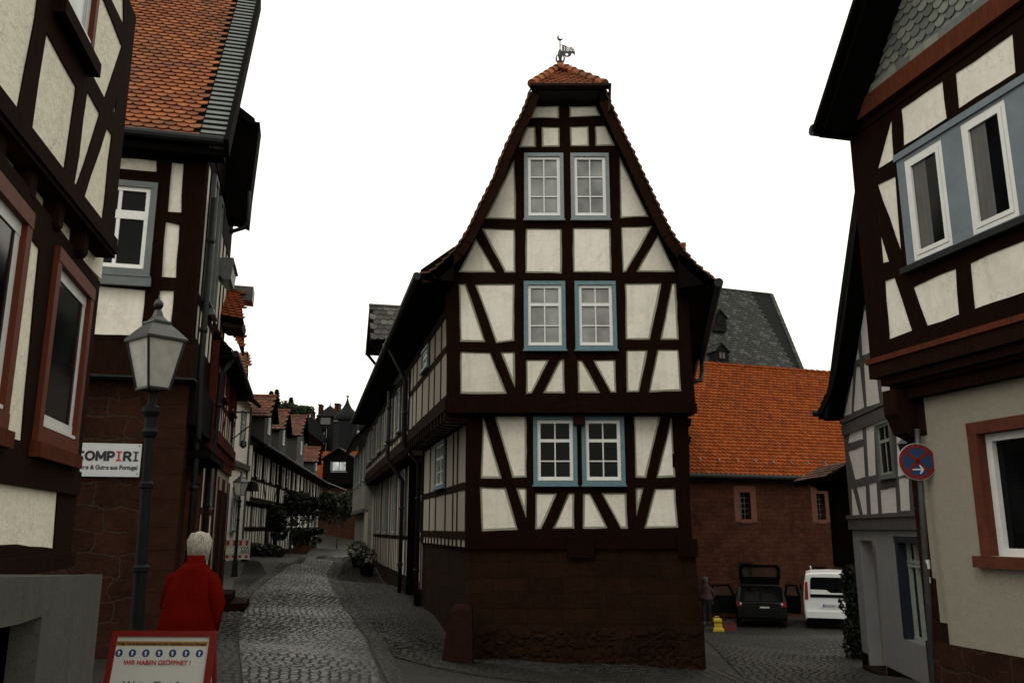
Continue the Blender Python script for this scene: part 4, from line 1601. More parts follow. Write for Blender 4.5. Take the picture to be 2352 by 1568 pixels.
def sign_house():
    PC = Plane(hx(406, 12), 12, 4.05, 1)
    PS = Plane(PC.O.x, PC.O.y, -.243, 1)
    H = thing('corner_house', (PC.O.x, PC.O.y, tz(PC.O.x, 12)), 'half-timbered corner house with orange scalloped tiles above a red sandstone ground floor behind the lamp', 'house')
    sL = -5.0
    zj = PC.hit(K2((900, 860)))[1]           # bottom of the white panels
    zst = PC.hit(K2((900, 1165)))[1]         # top of stone
    ze = PC.hit(K1((1200, 1000)))[1]
    hs = [[PC.hit(K1(p)) for p in L] for L in ([(700, 1088), (1095, 1120), (1090, 1208), (700, 1170)], [(1198, 1135), (1285, 1142), (1262, 1490), (1168, 1483)])]
    hs += [[PC.hit(K2(p)) for p in L] for L in ([(560, 500), (1012, 542), (990, 866), (560, 843)], [(1118, 540), (1215, 545), (1185, 864), (1083, 862)], [(1155, 65), (1255, 85), (1225, 460), (1128, 455)])]
    tr = PC.hit(K1((1105, 1290))); br = PC.hit(K2((1050, 455)))
    w = ((tr[0] + br[0]) / 2 - 1.0, br[1], (tr[0] + br[0]) / 2, tr[1])
    zq_ = PC.shift(.38).hit((515, 324))[1]
    facade(PC, [(sL, zj - .1), (0, zj - .1), (0, zq_ + .25), (sL, zq_ + .25)], hs, [w], H, M['dark'], M['cream'], None, t=.045, jit=.008)
    window(PC, w, H, M['greyw'], M['gdark'], cw=.09, sw=.06, cols=2, rows=(.34,), thick=(0,), off=.045, mw=.05)
    m = MB()
    m.rect(PC, w[0] - .1, w[1] - .16, w[2] + .03, w[1] - .03, .045, .12)
    m.build('window_sill', M['greyw'], H)
    m = MB()
    m.rect(PC, sL, zj - .38, .04, zj - .1, -.1, .09)
    m.rect(PC, sL, zj - .62, .06, zj - .385, -.1, .16)
    m.build('jetty_beam', M['brown'], H)
    m = MB()
    m.rect(PC, sL, zst + .03, .10, zj - .63, -.1, .22)
    m.rect(PC, sL, zst - .02, .07, zst + .028, -.1, .14)
    m.build('cornice', M['zinc'], H)
    m = MB()
    m.rect(PC, sL, -.8, 0, zst - .02, -.3, .0)
    m.build('stone_wall', M['stone2'], H)
    m = MB()
    rg = random.Random(4)
    z = -.1
    i = 0
    while z < zst - .1:                         # corner stones
        h = rg.uniform(.26, .38)
        z1 = min(z + h, zst - .03)
        m.rect(PC, -(.62 if i % 2 else .42), z + .003, .012, z1 - .003, -.3, .008)
        z = z1; i += 1
    m.build('corner_stones', simple('smooth_red_brown_stone', (.024, .0098, .006), .9, var=.3, vs=5, bmp=.4, spec=.05), H)
    # sign
    a0, z1 = PC.hit(K3((480, 22))); a1, _ = PC.hit(K3((912, 42)))
    zb = PC.hit(K3((900, 252)))[1]; z1 = PC.hit(K3((905, 42)))[1]
    S = thing('shop_sign', PC.at((a0 + a1) / 2, zb, .03), 'white rectangular shop sign reading COMPIRI on the sandstone wall behind the lamp', 'sign')
    m = MB()
    m.rect(PC, a1 - 1.32, zb, a1, z1, .03, .05)
    m.build('sign_board', simple('white_sign_board', (.46, .47, .48), .5, var=.04), S)
    m = MB()
    for x, z in ((a1 - .03, zb + .1 * .3 + .01), (a1 - .03, z1 - .03), (a1 - 1.29, zb + .04), (a1 - 1.29, z1 - .03)):
        m.rect(PC, x - .007, z - .007, x + .007, z + .007, .03, .056)
    m.build('screws', M['iron'], S)
    ink = simple('black_lettering', (.008, .008, .014), .5)
    redi = simple('red_lettering', (.35, .012, .02), .5)
    bz = PC.hit(K3((700, 150)))[1]
    # baseline slopes with the wall; COMPIRI right aligned at crop x 885
    xr = PC.hit(K3((886, 150)))[0]
    xP = PC.hit(K3((736, 150)))[0]; xI = PC.hit(K3((744, 150)))[0]; xR = PC.hit(K3((788, 150)))[0]; xC = PC.hit(K3((490, 130)))[0]
    hgt = .25
    def fit(s_, x0, x1, mat, size, z, bold, nm, shear=0):
        ob = text(s_, PC, 0, z, size, .051, mat, S, nm, bold=bold, shear=shear)
        og = ORG[S.name]
        us = [(v.co + og - PC.O).dot(PC.e) for v in ob.data.vertices]
        u0, u1 = min(us), max(us)
        for v in ob.data.vertices:
            w_ = v.co + og
            u = (w_ - PC.O).dot(PC.e)
            v.co = v.co + PC.e * (x0 + (u - u0) / (u1 - u0) * (x1 - x0) - u)
    sz = (PC.hit(K3((850, 90)))[1] - bz) / .70
    s_ = MB()
    cap = sz * .70
    strokes(PC, 'COMP', xC, xP, bz, cap, cap * .25, .0505, .053, s_, 1)
    strokes(PC, 'R', xR, PC.hit(K3((848, 150)))[0], bz, cap, cap * .25, .0505, .053, s_, 1)
    for x0, x1, mm in ((xI, PC.hit(K3((777, 150)))[0], 0), (PC.hit(K3((853, 150)))[0], xr, 1)):
        q = (x1 - x0)
        s_.rect(PC, x0, bz, x1, bz + cap * .16, .0505, .053, mm)
        s_.rect(PC, x0, bz + cap * .84, x1, bz + cap, .0505, .053, mm)
        s_.rect(PC, x0 + q * .32, bz + cap * .16, x1 - q * .32, bz + cap * .84, .0505, .053, mm)
    s_.build('big_lettering', [redi, ink], S)
    b2 = PC.hit(K3((700, 203)))[1]
    fit('Schönes & Gutes aus Portugal', PC.hit(K3((452, 200)))[0], PC.hit(K3((882, 200)))[0], ink, sz * .42, b2, .003, 'lettering')
    # roof front slope
    EV = PC.shift(.38)
    e0 = EV.hit((515, 324))
    # roof
    sr, zr = e0
    ang = R(52)
    V = -PC.n * math.cos(ang) + Vector((0, 0, math.sin(ang)))
    P0 = EV.at(sL, zr)
    W = sr - sL
    band = .36
    m = MB()
    HL = 6.4
    quadslab(m, EV.at(sL, zr), EV.at(sr, zr), EV.at(sr, zr) + V * HL, EV.at(sL, zr) + V * HL, .1, 1)
    tiles(m, P0, PC.e, V, W - band, HL, .175, .135, lift=.035)
    m.build('roof', [M['torc'], M['black']], H)
    m = MB()
    tiles(m, EV.at(sr - band, zr), PC.e, V, band, HL, .36, .085, arc=False, lift=.014)
    m.build('slate_verge', simple('grey_slate_verge', (.10, .115, .11), .6, var=.25, vs=9), H)
    # rear slope
    bk = EV.at(sL, zr) + V * HL; bk2 = EV.at(sr, zr) + V * HL
    V2 = -PC.n * math.cos(ang) - Vector((0, 0, math.sin(ang)))
    m = MB()
    bk2 = bk2 - PC.e * 1.2
    quadslab(m, bk2, bk, bk + V2 * HL, bk2 + V2 * HL, .1, 0)
    m.build('rear_roof', M['tdk'], H)
    m = MB()
    gg = EV.at(sL, zr - .03, .06); g2 = EV.at(sr, zr - .03, .06)
    m.tube([gg, g2], .07, 10)
    m.build('gutter', M['zinc'], H)
    m = MB()
    m.rect(PC, sL, zr - .22, sr, zr - .12, .046, .34)
    m.build('soffit', M['black'], H)
    # verge board
    m = MB()
    q0, q1 = EV.at(sr, zr), EV.at(sr, zr) + V * HL
    m.bar(q0 + PC.e * .04 - Vector((0, 0, .12)), q1 + PC.e * .04 - Vector((0, 0, .12)), .07, .3)
    m.build('verge_board', M['black'], H)
    # street side
    Dp = 4.4
    apz = (EV.at(0, zr) + V * HL).z
    dR = (V * HL).dot(-PC.n) - .38
    side = [(0, 3.2), (2.5, 3.2), (2.5, 4.9), (Dp, 4.9), (Dp, 7.4), (dR, apz - .3), (0, zr - .05)]
    hs, wr = grid(.15, 2.4, [zj, 4.95, ze - .1], 5, pw=.08, rw=.14, wins={(1, 1), (3, 1)}, brace={(2, 0)}, seed=3)
    h3, _ = grid(2.5, 4.3, [5.1, 6.9], 3, pw=.12, rw=.14, seed=9)
    facade(PS, [(0, 3.2), (Dp, 3.2), (Dp, 7.4), (0, 7.4)], hs + h3, wr, H, M['dark'], M['cream'], None, t=.014)
    m = MB()
    m.prism(PS, [(0, 7.4), (Dp, 7.4), (dR + .1, apz - .3)], -.2, 0.03)
    m.build('gable', M['black'], H)
    for r in wr: window(PS, r, H, M['greyw'], M['gmid'], cw=.07, off=.04, rows=(.35,), sw=.05)
    m = MB()
    m.rect(PS, 0.02, -.8, 2.5, 3.19, -.3, .0)
    m.build('side_stone_wall', M['stone2'], H)
    m = MB()
    m.rect(PS, .75, -.6, 1.75, 2.3, .0, .03); m.rect(PS, 1.05, -.6, 1.6, 2.2, .03, .05)
    m.build('side_door', M['brown'], H)
    m = MB()
    m.rect(PS, .62, -.6, .74, 2.42, .0, .07); m.rect(PS, 1.76, -.6, 1.88, 2.42, .0, .07); m.rect(PS, .62, 2.3, 1.88, 2.42, .0, .072)
    m.build('door_surround', M['sand'], H)
    m = MB()
    m.rect(PS, 0.0, 3.05, 2.5, 3.72, -.1, .10)
    m.rect(PS, .3, 2.6, 2.5, 2.72, .0, .34)
    m.loft([[PS.at(.3, 2.72, .34), PS.at(2.5, 2.72, .34), PS.at(2.5, 3.0, .02), PS.at(.3, 3.0, .02)], [PS.at(.3, 2.66, .34), PS.at(2.5, 2.66, .34), PS.at(2.5, 2.94, .02), PS.at(.3, 2.94, .02)]])
    m.build('side_jetty_beam', M['black'], H)
    pipe([PS.at(.35, 6.6, .1), PS.at(.35, 3.8, .1), PS.at(.35, 3.0, .14), PS.at(.35, -.3, .14)], .045, H, mat=M['zinc'])
    m = MB()
    m.prism(PS, [(Dp - .02, -.5), (Dp - .02, 7.4), (.3, 7.4), (.3, -.5)], -5, -.35)
    m.build('rear_walls', M['side'], H)
    # hoist bay under the roof
    b = img_box([(518, 325), (530, 262), (545, 243), (588, 280), (597, 281), (588, 350), (576, 440), (569, 508), (560, 503), (552, 505), (540, 497), (519, 495)], 14.3, PS.e, .55, M['black'], 'hoist_bay', H)
    img_box([(544, 243), (553, 247), (585, 272), (578, 284), (556, 272), (545, 258)], 14.25, PS.e, .7, M['slateb'], 'bay_roof', b)
    gq = [at_px(*p, 14.3) for p in ((572, 440), (569, 512), (558, 524), (528, 533))]
    pipe(gq, .035, H)


sign_house()


# ================================================================ red-timbered house further up the left side
def red_house():
    PS = Plane(hx(406, 12), 12, -.243, 1)
    PU = PS.shift(.08)
    g = PS.at(5.3, 0)
    H = thing('red_timbered_house', (g.x, g.y, tz(g.x, g.y)), 'half-timbered house with red-brown beams and orange-tiled dormer beside the woman in red', 'house')
    s0, s1 = 2.52, 7.6
    zj, zt = 3.05, 4.8
    hs, wr = grid(s0 + .05, s1 - .05, [zj + .28, 3.9, 4.7], 10, pw=.075, rw=.10, wins={(2, 1), (3, 1), (6, 1), (7, 1)}, brace={(1, 0), (-1 - 4, 0), (8, 0)}, seed=11)
    facade(PU, [(s0, zj), (s1, zj), (s1, zt), (s0, zt)], hs, wr, H, M['redt'], M['white'], None, t=.014)
    for r in wr: window(PU, r, H, M['redt'], M['gmid'], cw=.035, sw=.035, rows=(.4,), off=.04)
    hs, wr = grid(s0 + .05, 4.6, [.9, 1.9, 3.0], 5, pw=.09, rw=.1, wins={(2, 1)}, seed=12)
    facade(PS, [(s0, -.3), (s1, -.3), (s1, zj), (s0, zj)], hs, wr, H, M['redt'], M['white'], None, t=.014)
    for r in wr: window(PS, r, H, M['greyw'], M['gmid'], cw=.035, sw=.035, rows=(.4,), off=.03)
    m = MB()
    m.rect(PS, 4.75, -.4, s1 - .12, zj - .12, .032, .045)
    m.build('plaster_front', M['side'], H)
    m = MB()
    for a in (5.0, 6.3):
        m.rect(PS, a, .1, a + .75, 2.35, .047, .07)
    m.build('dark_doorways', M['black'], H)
    m = MB()
    for a in (4.9, 5.85, 6.2, 7.1, 7.48): m.rect(PS, a, -.3, a + .07, 2.6, .048, .07)
    m.build('red_posts', M['redt'], H)
    m = MB()
    for i in range(17): m.rect(PU, s0 + .1 + i * .33, zj - .13, s0 + .24 + i * .33, zj + .05, -.1, .03)
    m.rect(PU, s0, zj + .06, s1, zj + .24, .0, .06)
    m.rect(PU, s0, zj - .30, s1, zj - .14, -.1, .0)
    m.build('jetty_beams', M['redt'], H)
    m = MB()
    m.rect(PU, s0, zj - .13, s1, zj + .0, -.1, -.01)
    m.build('jetty_infill', M['side'], H)
    m = MB()
    for i in range(2): m.rect(PS, 6.0 - i * .1, -.4, 7.4 + i * .1, tz(-5.9, 18.5) + .36 - i * .18, .0, .35 + i * .3)
    m.build('entrance_steps', M['sand2'], H)
    # roof
    ez = 4.62
    m = MB()
    a = PU.at(s0 - .0, ez, .26); b = PU.at(s1 + .15, ez, .26); c = PU.at(s1 + .15, ez + 3.2, -2.6); d = PU.at(s0, ez + 3.2, -2.6)
    quadslab(m, a, b, c, d, .12, 1)
    tiles(m, a, b - a, d - a, (b - a).length, (d - a).length, .18, .15)
    m.build('roof', [M['tor'], M['black']], H)
    m = MB(); m.rect(PU, s0, ez - .12, s1 + .2, ez - .05, -.1, .3); m.build('soffit', M['black'], H)
    gutter([PU.at(s0, ez - .03, .32), PU.at(s1 + .2, ez - .03, .32)], .06, H)
    pipe([PU.at(s0 + .1, ez - .05, .3), PU.at(s0 + .1, ez - .4, .1), PU.at(s0 + .1, zj + .1, .08), PS.at(s0 + .1, zj - .4, .1), PS.at(s0 + .1, 0, .1)], .045, H, mat=M['zinc'])
    CD = crop(700, 900, 2.612)
    def tface(pl_, Yb, Yt, nm, mat, tw=.15, ex=.115):
        """sloping tiled face, corners bottom-left, bottom-right, top-right, top-left"""
        q = [at_px(*CD(p), Yb if i < 2 else Yt) for i, p in enumerate(pl_)]
        U = (q[1] - q[0]).normalized()
        V = (q[3] - q[0]); V = (V - U * V.dot(U)); Hh = V.length; V.normalize()
        uvp = [((p - q[0]).dot(U), (p - q[0]).dot(V)) for p in q]
        W = max(p[0] for p in uvp)
        m = MB()
        quadslab(m, q[0], q[1], q[2], q[3], .1, 1)
        lx = lambda v: uvp[3][0] * v / Hh
        rx = lambda v: uvp[1][0] + (uvp[2][0] - uvp[1][0]) * v / Hh
        P0 = q[0]
        sh = min(0, uvp[3][0])
        tiles(m, P0 + U * sh, U, V, W - sh, Hh, tw, ex, clip=lambda u, v: lx(v) - .03 < u + sh < rx(v) + .03)
        m.build(nm, [mat, M['black']], H)
    tface([(432, 935), (716, 990), (682, 700), (500, 625)], 15.4, 16.6, 'dormer_roof', M['tor'])
    img_box([CD(p) for p in ((430, 940), (716, 995), (700, 1075), (520, 1060), (450, 1010))], 15.5, PS.e, .8, M['tdk'], 'dormer_eaves', H)
    img_box([CD(p) for p in ((495, 622), (548, 580), (630, 628), (820, 643), (805, 790), (690, 776), (684, 700), (610, 668))], 16.4, PS.e, .5, M['lzinc'], 'ridge_hood', H)
    img_box([CD(p) for p in ((425, 345), (520, 338), (612, 340), (632, 412), (608, 420), (582, 560), (553, 575), (500, 560), (425, 480))], 13.9, PS.e, .7, M['lzinc'], 'zinc_dormer', H)
    tface([(690, 1312), (716, 1312), (718, 1080), (606, 1064)], 17.6, 18.4, 'upper_roof_face', M['tor'], .15, .13)
    tface([(738, 1560), (766, 1568), (766, 1322), (690, 1322)], 19.6, 20.4, 'gable_roof_face', M['torc'], .15, .13)
    m = MB()
    m.rect(PU, s0 - .05, zj - .3, s0 - .001, zt, -.45, .05)
    m.build('corner_post', M['redt'], H)
    m = MB()
    m.prism(PS, [(s0 + .1, -.5), (s1 - .02, -.5), (s1 - .02, 5.0), (s0 + .1, 5.0)], -6, -2.2)
    m.prism(PS, [(s0 + .1, -.5), (s1 - .02, -.5), (s1 - .02, 4.6), (s0 + .1, 4.6)], -2.19, -.22)
    m.build('rear_walls', M['side'], H)
    # iron bracket with hanging sign arm
    B = thing('iron_sign_bracket', PU.at(6.3, 4.0, .0), 'black iron wall bracket with diagonal strut on the red-timbered house', 'bracket')
    m = MB()
    m.tube([PU.at(6.3, 4.05, .04), PU.at(6.3, 4.05, .75)], .018, 6)
    m.tube([PU.at(6.3, 3.45, .04), PU.at(6.3, 4.02, .7)], .014, 6)
    m.tube([PU.at(6.3, 3.4, .05), PU.at(6.3, 4.2, .05)], .02, 6)
    m.build('bracket_arm', M['iron'], B)
    m = MB(); m.lathe(PU.at(6.3, 3.28, .3), [(.02, 0), (.07, .05), (.06, .14), (.02, .18)], 8); m.tube([PU.at(6.3, 3.44, .3), PU.at(6.3, 3.72, .33)], .008, 5)
    m.build('lantern_drop', M['iron'], B)


red_house()


# ================================================================ row with slate dormers
def e_row():
    e = (-.128, 1)
    P = Plane(-10.56 + .128 * 36, 0, *e)     # s = distance from y=0 along the row
    k = math.hypot(*e)
    S = lambda y: y * k
    def base(y0, y1, name, lab):
        g = P.at((S(y0) + S(y1)) / 2, 0)
        return thing(name, (g.x, g.y, tz(g.x, g.y)), lab, 'house', 'slate-dormered houses along the left of the street')
    # white house
    H = base(25, 32.8, 'white_row_house', 'narrow white house behind the barrier with a small dark canopy and tall upper window')
    s0, s1 = S(25), S(32.8)
    m = MB(); m.rect(P, s0, -.5, s1, 6.3, -.3, 0); m.build('wall', M['white'], H)
    for a, z in ((S(28.6), 4.7), (S(31.3), 4.7), (S(30.6), 1.5), (S(27.6), 1.5)):
        window(P, (a - .4, z, a + .4, z + 1.15), H, M['blueg'], M['gmid'], cw=.06, rows=(.35,), off=.02)
    m = MB()
    q = S(31.0)
    m.prism(P, [(q - .7, 2.95), (q + .7, 2.95), (q + .55, 3.25), (q - .55, 3.25)], 0, .65)
    m.build('canopy', M['black'], H)
    m = MB(); m.rect(P, s0, 3.75, s1, 3.95, 0, .12); m.rect(P, s1 - .15, -.4, s1, 6.2, 0, .05)
    m.build('beam', M['greyt'], H)
    m = MB()
    quadslab(m, P.at(s0, 6.25, .4), P.at(s1, 6.25, .4), P.at(s1, 8.8, -2.4), P.at(s0, 8.8, -2.4), .12, 1)
    tiles(m, P.at(s0, 6.25, .4), P.e, P.at(s0, 8.8, -2.4) - P.at(s0, 6.25, .4), s1 - s0, 3.7, .2, .17)
    m.build('roof', [M['tbr'], M['black']], H)
    spec = [(32.9, 40.0, 'black and white timbered row house with a red-roofed slate dormer, right behind the barrier', 3, [(34.0, 1.9, 1.15, .8), (38.3, 2.4, 1.1, .85)], 'tbr'),
            (40.1, 51.0, 'long black and white timbered row house with a large brown-roofed slate dormer and wall vines', 9, [(45.2, 3.4, 1.5, 1.1)], 'tbr'),
            (51.1, 62.0, 'farthest timbered row house of the left side with a small narrow slate dormer', 10, [(53.6, 1.8, .9, .8)], 'tdk')]
    for y0, y1, lab, sd, dm, tm in spec:
        H = base(y0, y1, 'slate_dormer_house', lab)
        s0, s1 = S(y0), S(y1)
        zt = 4.75
        n = int((s1 - s0) / .62)
        rg = random.Random(sd)
        wi = {(i, 1) for i in range(1, n, 3)} | {(i, 0) for i in range(2, n, 4)}
        hs, wr = grid(s0 + .05, s1 - .05, [.5, 1.6, 2.55], n, pw=.16, rw=.16, wins={(i, 1) for i in range(2, n, 4)}, brace={(n - 3, 0)}, seed=sd)
        h2, w2_ = grid(s0 + .05, s1 - .05, [2.75, 3.5, 4.6], n, pw=.14, rw=.12, wins={(i, 1) for i in range(1, n, 3)}, brace={(0, 0), (-1 - (n - 1), 0), (n // 2, 0)}, seed=sd + 1)
        facade(P, [(s0, -.3), (s1, -.3), (s1, 2.65), (s0, 2.65)], hs, wr, H, M['dark'], M['white'], None, t=.014)
        facade(P.shift(.15), [(s0, 2.651), (s1, 2.651), (s1, zt), (s0, zt)], h2, w2_, H, M['dark'], M['white'], None, t=.014)
        for r in wr: window(P, r, H, M['blueg'], M['gdark'], cw=.03, sw=.03, rows=(.4,), off=.03)
        for r in w2_: window(P.shift(.15), r, H, M['dark'], M['gmid'], cw=.03, sw=.03, rows=(.4,), off=.03)
        m = MB()
        a, b = P.at(s0, zt + .05, .6), P.at(s1, zt + .05, .6)
        c, d = P.at(s1, zt + 2.2, -2.8), P.at(s0, zt + 2.2, -2.8)
        quadslab(m, a, b, c, d, .14, 1)
        tiles(m, a, b - a, d - a, (b - a).length, (d - a).length, .22, .19)
        m.build('roof', [M[tm], M['black']], H)
        m = MB(); m.rect(P, s0, zt - .1, s1, zt, 0, .5); m.build('soffit', M['black'], H)
        gutter([P.at(s0, zt + .02, .66), P.at(s1, zt + .02, .66)], .06, H)
        for yy, w_, hw, rs in dm:
            dormer(P, S(yy), w_, zt - .05, hw + .15, rs, 3.6, .52, H, M['tbr'], M['slated'], over=.25, tw=.22, ex=.2, side=.25, wsize=(.4, .7), pane=M['gsky'])
        m = MB(); m.rect(P, s0, -.5, s1, .32, 0, .06); m.build('stone_base', M['stone3'], H)
    # dark gap post between houses
    pipe([P.at(S(40.05), 4.6, .2), P.at(S(40.05), .1, .2)], .09, H, mat=M['black'])


e_row()


# greenery along the left side
def shrub(px, D, zc, r, n, lab, name='climbing_shrub', sz=.11, seed=1, mat='leaf', trunk=True, grp=None, lumps=7):
    x = hx(px, D)
    zg = tz(x, D)
    t = thing(name, (x, D, zg), lab, 'shrub', grp)
    rg = random.Random(seed)
    ls = []
    for i in range(lumps):
        ls.append((Vector((x + rg.uniform(-.6, .6) * r[0], D + rg.uniform(-.6, .6) * r[1], zc + rg.uniform(-.6, .6) * r[2])), Vector(r) * rg.uniform(.4, .65)))
    leaves(None, None, n, sz, M[mat], t, 'foliage', seed, ls)
    if trunk:
        m = MB()
        m.tube([(x, D, zg - .05), (x + .05, D, (zg + zc) / 2), (x, D, zc)], [.06, .045, .03], 7)
        for i in range(4):
            q = ls[i][0]
            m.tube([(x, D, zc - r[2] * .5), q], [.03, .012], 5)
        m.build('trunk', M['bark'], t)
    return t


shrub(612, 38.5, 2.0, (.9, .5, 1.0), 1500, 'dark green vine bush against the timbered house, left of the two large wall vines', seed=2)
shrub(668, 43, 2.7, (1.7, .7, .8), 2600, 'wide dark green vine spreading across the timbered fronts above the garden wall', seed=3)
shrub(598, 33.5, .65, (1.0, .5, .45), 1300, 'low dark shrub bed with pale leaves just right of the barrier', name='low_shrub', seed=4, trunk=False)
shrub(690, 47, 1.25, (1.4, .6, .45), 1300, 'low green hedge on top of the garden wall', name='low_hedge', seed=5, trunk=False)
shrub(775, 60, 3.0, (1.7, 1, 1.3), 2200, 'dark round-crowned bush in front of the far brick wall', name='round_bush', seed=6, sz=.14)

# garden wall
x0, x1 = hx(652, 48), hx(722, 50)
W = Plane(x0, 48, x1 - x0, 2)
m = MB()
m.rect(W, 0, -.5, 1.9, 1.05, -.25, 0)
m.rect(W, 0, 1.052, 1.92, 1.13, -.28, .04)
tag(m.build('garden_wall', M['stone3'], org=(x0, 48, 0)), 'low sandstone garden wall at the bend of the street below the green hedge', 'wall')


# ================================================================ end of the street
def street_end():
    D = 68.0
    P = Plane(0, D, 1, 0)
    X = lambda px: hx(px, D)
    Z = lambda py, d=D: CAMZ + (1214 - py) / (F / CT) * d * 1.0
    H = thing('far_dormer_house', (X(775), D, .3), 'dark house closing the street, with orange roof and black gabled dormer with a pale window', 'house')
    m = MB()
    m.rect(P, X(716), -1, X(832), Z(1112), -4, 0)
    m.build('wall', M['stone2'], H)
    m = MB()
    a, b = P.at(X(712), Z(1100), .3), P.at(X(835), Z(1100), .3)
    c, d = P.at(X(835), Z(1030), -3.2), P.at(X(712), Z(1030), -3.2)
    quadslab(m, a, b, c, d, .12, 1)
    tiles(m, a, b - a, d - a, (b - a).length, (d - a).length, .24, .2)
    m.build('roof', [M['tor'], M['black']], H)
    m = MB()
    m.prism(P, [(X(738), Z(1112)), (X(821), Z(1112)), (X(821), Z(1062)), (X(773), Z(1033)), (X(738), Z(1058))], -3, .5)
    dd = m.build('dormer', M['black'], H)
    m = MB()
    for q0, q1 in (((733, 1059), (773, 1031)), ((773, 1031), (826, 1064))):
        a, b = P.at(X(q0[0]), Z(q0[1]), .75), P.at(X(q1[0]), Z(q1[1]), .75)
        c, d = P.at(X(q1[0]), Z(q1[1]), -3), P.at(X(q0[0]), Z(q0[1]), -3)
        quadslab(m, a, b, c, d, -.1)
    m.build('dormer_roof', M['tdk'], dd)
    m = MB()
    for q in (761, 777):
        m.rect(P, X(q), Z(1083), X(q + 14), Z(1063), .5, .56)
    m.build('dormer_window', M['gsky'], dd)
    m = MB()
    m.rect(P, X(757), Z(1087), X(795), Z(1084.5), .5, .6)
    m.rect(P, X(756), Z(1083), X(760.5), Z(1062), .5, .58)
    m.build('window_frame', M['greyw'], dd)
    m = MB()
    for q0, q1, y0, y1 in ((716, 722, 1105, 1110), (743, 756, 1104, 1111), (757, 762, 1104, 1111)):
        m.rect(P, X(q0), Z(y1), X(q1), Z(y0), .0, .1)
    m.build('white_panels', M['white'], H)
    m = MB()
    m.rect(P, X(716), Z(1120), X(832), Z(1111), 0, .2)
    m.build('eaves_beam', M['black'], H)
    m = MB()
    m.bar(P.at(X(722), Z(1098), 1.2), P.at(X(800), Z(1128), 1.2), .05)
    m.build('sloping_rail', M['lzinc'], H)
    # castle-like towers
    D2 = 88.0
    X2 = lambda px: hx(px, D2)
    Z2_ = lambda py: CAMZ + (1214 - py) / (F / CT) * D2
    Q = Plane(0, D2, 1, 0)
    T = thing('slate_manor', (X2(745), D2, 2), 'black slated manor with twin chimneys and a pointed gable above the street end', 'building')
    m = MB()
    m.prism(Q, [(X2(700), 0), (X2(834), 0), (X2(834), Z2_(968)), (X2(775), Z2_(955)), (X2(716), Z2_(955)), (X2(700), Z2_(975))], -8, 0)
    m.build('wall', M['slateb'], T)
    m = MB()
    m.add([Q.at(X2(714), Z2_(955), .4), Q.at(X2(768), Z2_(955), .4), Q.at(X2(741), Z2_(926), -.8), Q.at(X2(714), Z2_(955), -4), Q.at(X2(768), Z2_(955), -4), Q.at(X2(741), Z2_(926), -3)], [(0, 1, 2), (1, 4, 5, 2), (4, 3, 5), (3, 0, 2, 5)])
    m.tube([Q.at(X2(741), Z2_(928), -.8), Q.at(X2(741), Z2_(919), -.8)], [.08, .02], 6)
    m.build('gable_roof', M['slateb'], T)
    for nm, x0, x1, y0, y1 in (('chimney', 718, 725, 926, 965), ('chimney', 756, 767, 924, 962), ('chimney', 700, 706, 942, 985)):
        m = MB()
        m.rect(Q, X2(x0), Z2_(y1), X2(x1), Z2_(y0 + 2.5), -1.0, .1)
        m.rect(Q, X2(x0 - .7), Z2_(y0 + 2.5), X2(x1 + .7), Z2_(y0), -1.1, .2)
        m.build(nm, M['stone3'], T)
    m = MB()
    m.rect(Q, X2(724), Z2_(974), X2(748), Z2_(958), .01, .1)
    m.build('attic_window', M['gmid'], T)
    m = MB()
    m.prism(Q, [(X2(696), Z2_(990)), (X2(740), Z2_(1020)), (X2(745), Z2_(1012)), (X2(722), Z2_(972)), (X2(708), Z2_(958)), (X2(697), Z2_(975))], 0, 1.5)
    m.build('side_roof', M['slateb'], T)
    # fachwerk bay below
    hs, wr = grid(X2(700), X2(741), [Z2_(1024), Z2_(1008), Z2_(990)], 7, pw=.25, rw=.25, wins={(1, 1), (3, 1), (5, 1)}, seed=3)
    facade(Q.shift(.6), [(X2(699), 0), (X2(742), 0), (X2(742), Z2_(986)), (X2(699), Z2_(986))], hs, wr, T, M['dark'], M['cream'], None, t=.05)
    for r in wr: window(Q.shift(.6), r, T, M['dark'], M['gcurtsky'], cw=.06, sw=.05, rows=(.5,), off=.05)
    # onion tower
    O = thing('onion_tower', (X2(797), D2 - 2.5, 2), 'dark tower with an onion-shaped slate cap and ball finial above the street end', 'tower')
    m = MB()
    c = (X2(797), D2 - 2.5, 0)
    w8 = (X2(826) - X2(768)) / 2
    m.lathe(c, [(w8, 0), (w8, Z2_(972))], 8, rot0=R(22.5))
    m.build('tower_wall', M['slateb'], O)
    m = MB()
    pr = [(w8 * 1.04, Z2_(974)), (w8 * 1.05, Z2_(966)), (w8 * .86, Z2_(957)), (w8 * .6, Z2_(950)), (w8 * .36, Z2_(943)), (w8 * .19, Z2_(934)), (w8 * .09, Z2_(926)), (w8 * .05, Z2_(920))]
    m.lathe(c, pr, 16)
    m.build('onion_roof', M['slateb'], O, smooth=True)
    m = MB()
    m.lathe(c, [(.05, Z2_(921)), (.05, Z2_(918)), (.18, Z2_(917)), (.2, Z2_(915.5)), (.12, Z2_(914)), (.02, Z2_(913))], 8)
    m.build('finial', M['lzinc'], O)
    m = MB()
    m.rect(Q, X2(772), Z2_(976), X2(812), Z2_(974), 3.2, 3.5)
    m.rect(Q, X2(816), Z2_(1018), X2(826), Z2_(995), 1.5, 3.0)
    m.build('ledge', M['lzinc'], O)
    # wooded hill
    D3 = 135.0
    m = MB()
    rings = []
    rg = random.Random(9)
    for yy, zz in ((100, -2), (118, 9), (135, 15), (160, 19), (220, 20)):
        rings.append([(x, yy, (zz + 2) * (1 - ((x + 48) / 52) ** 2 * .8) - 2 + rg.uniform(-.5, .5)) for x in range(-110, 8, 6)])
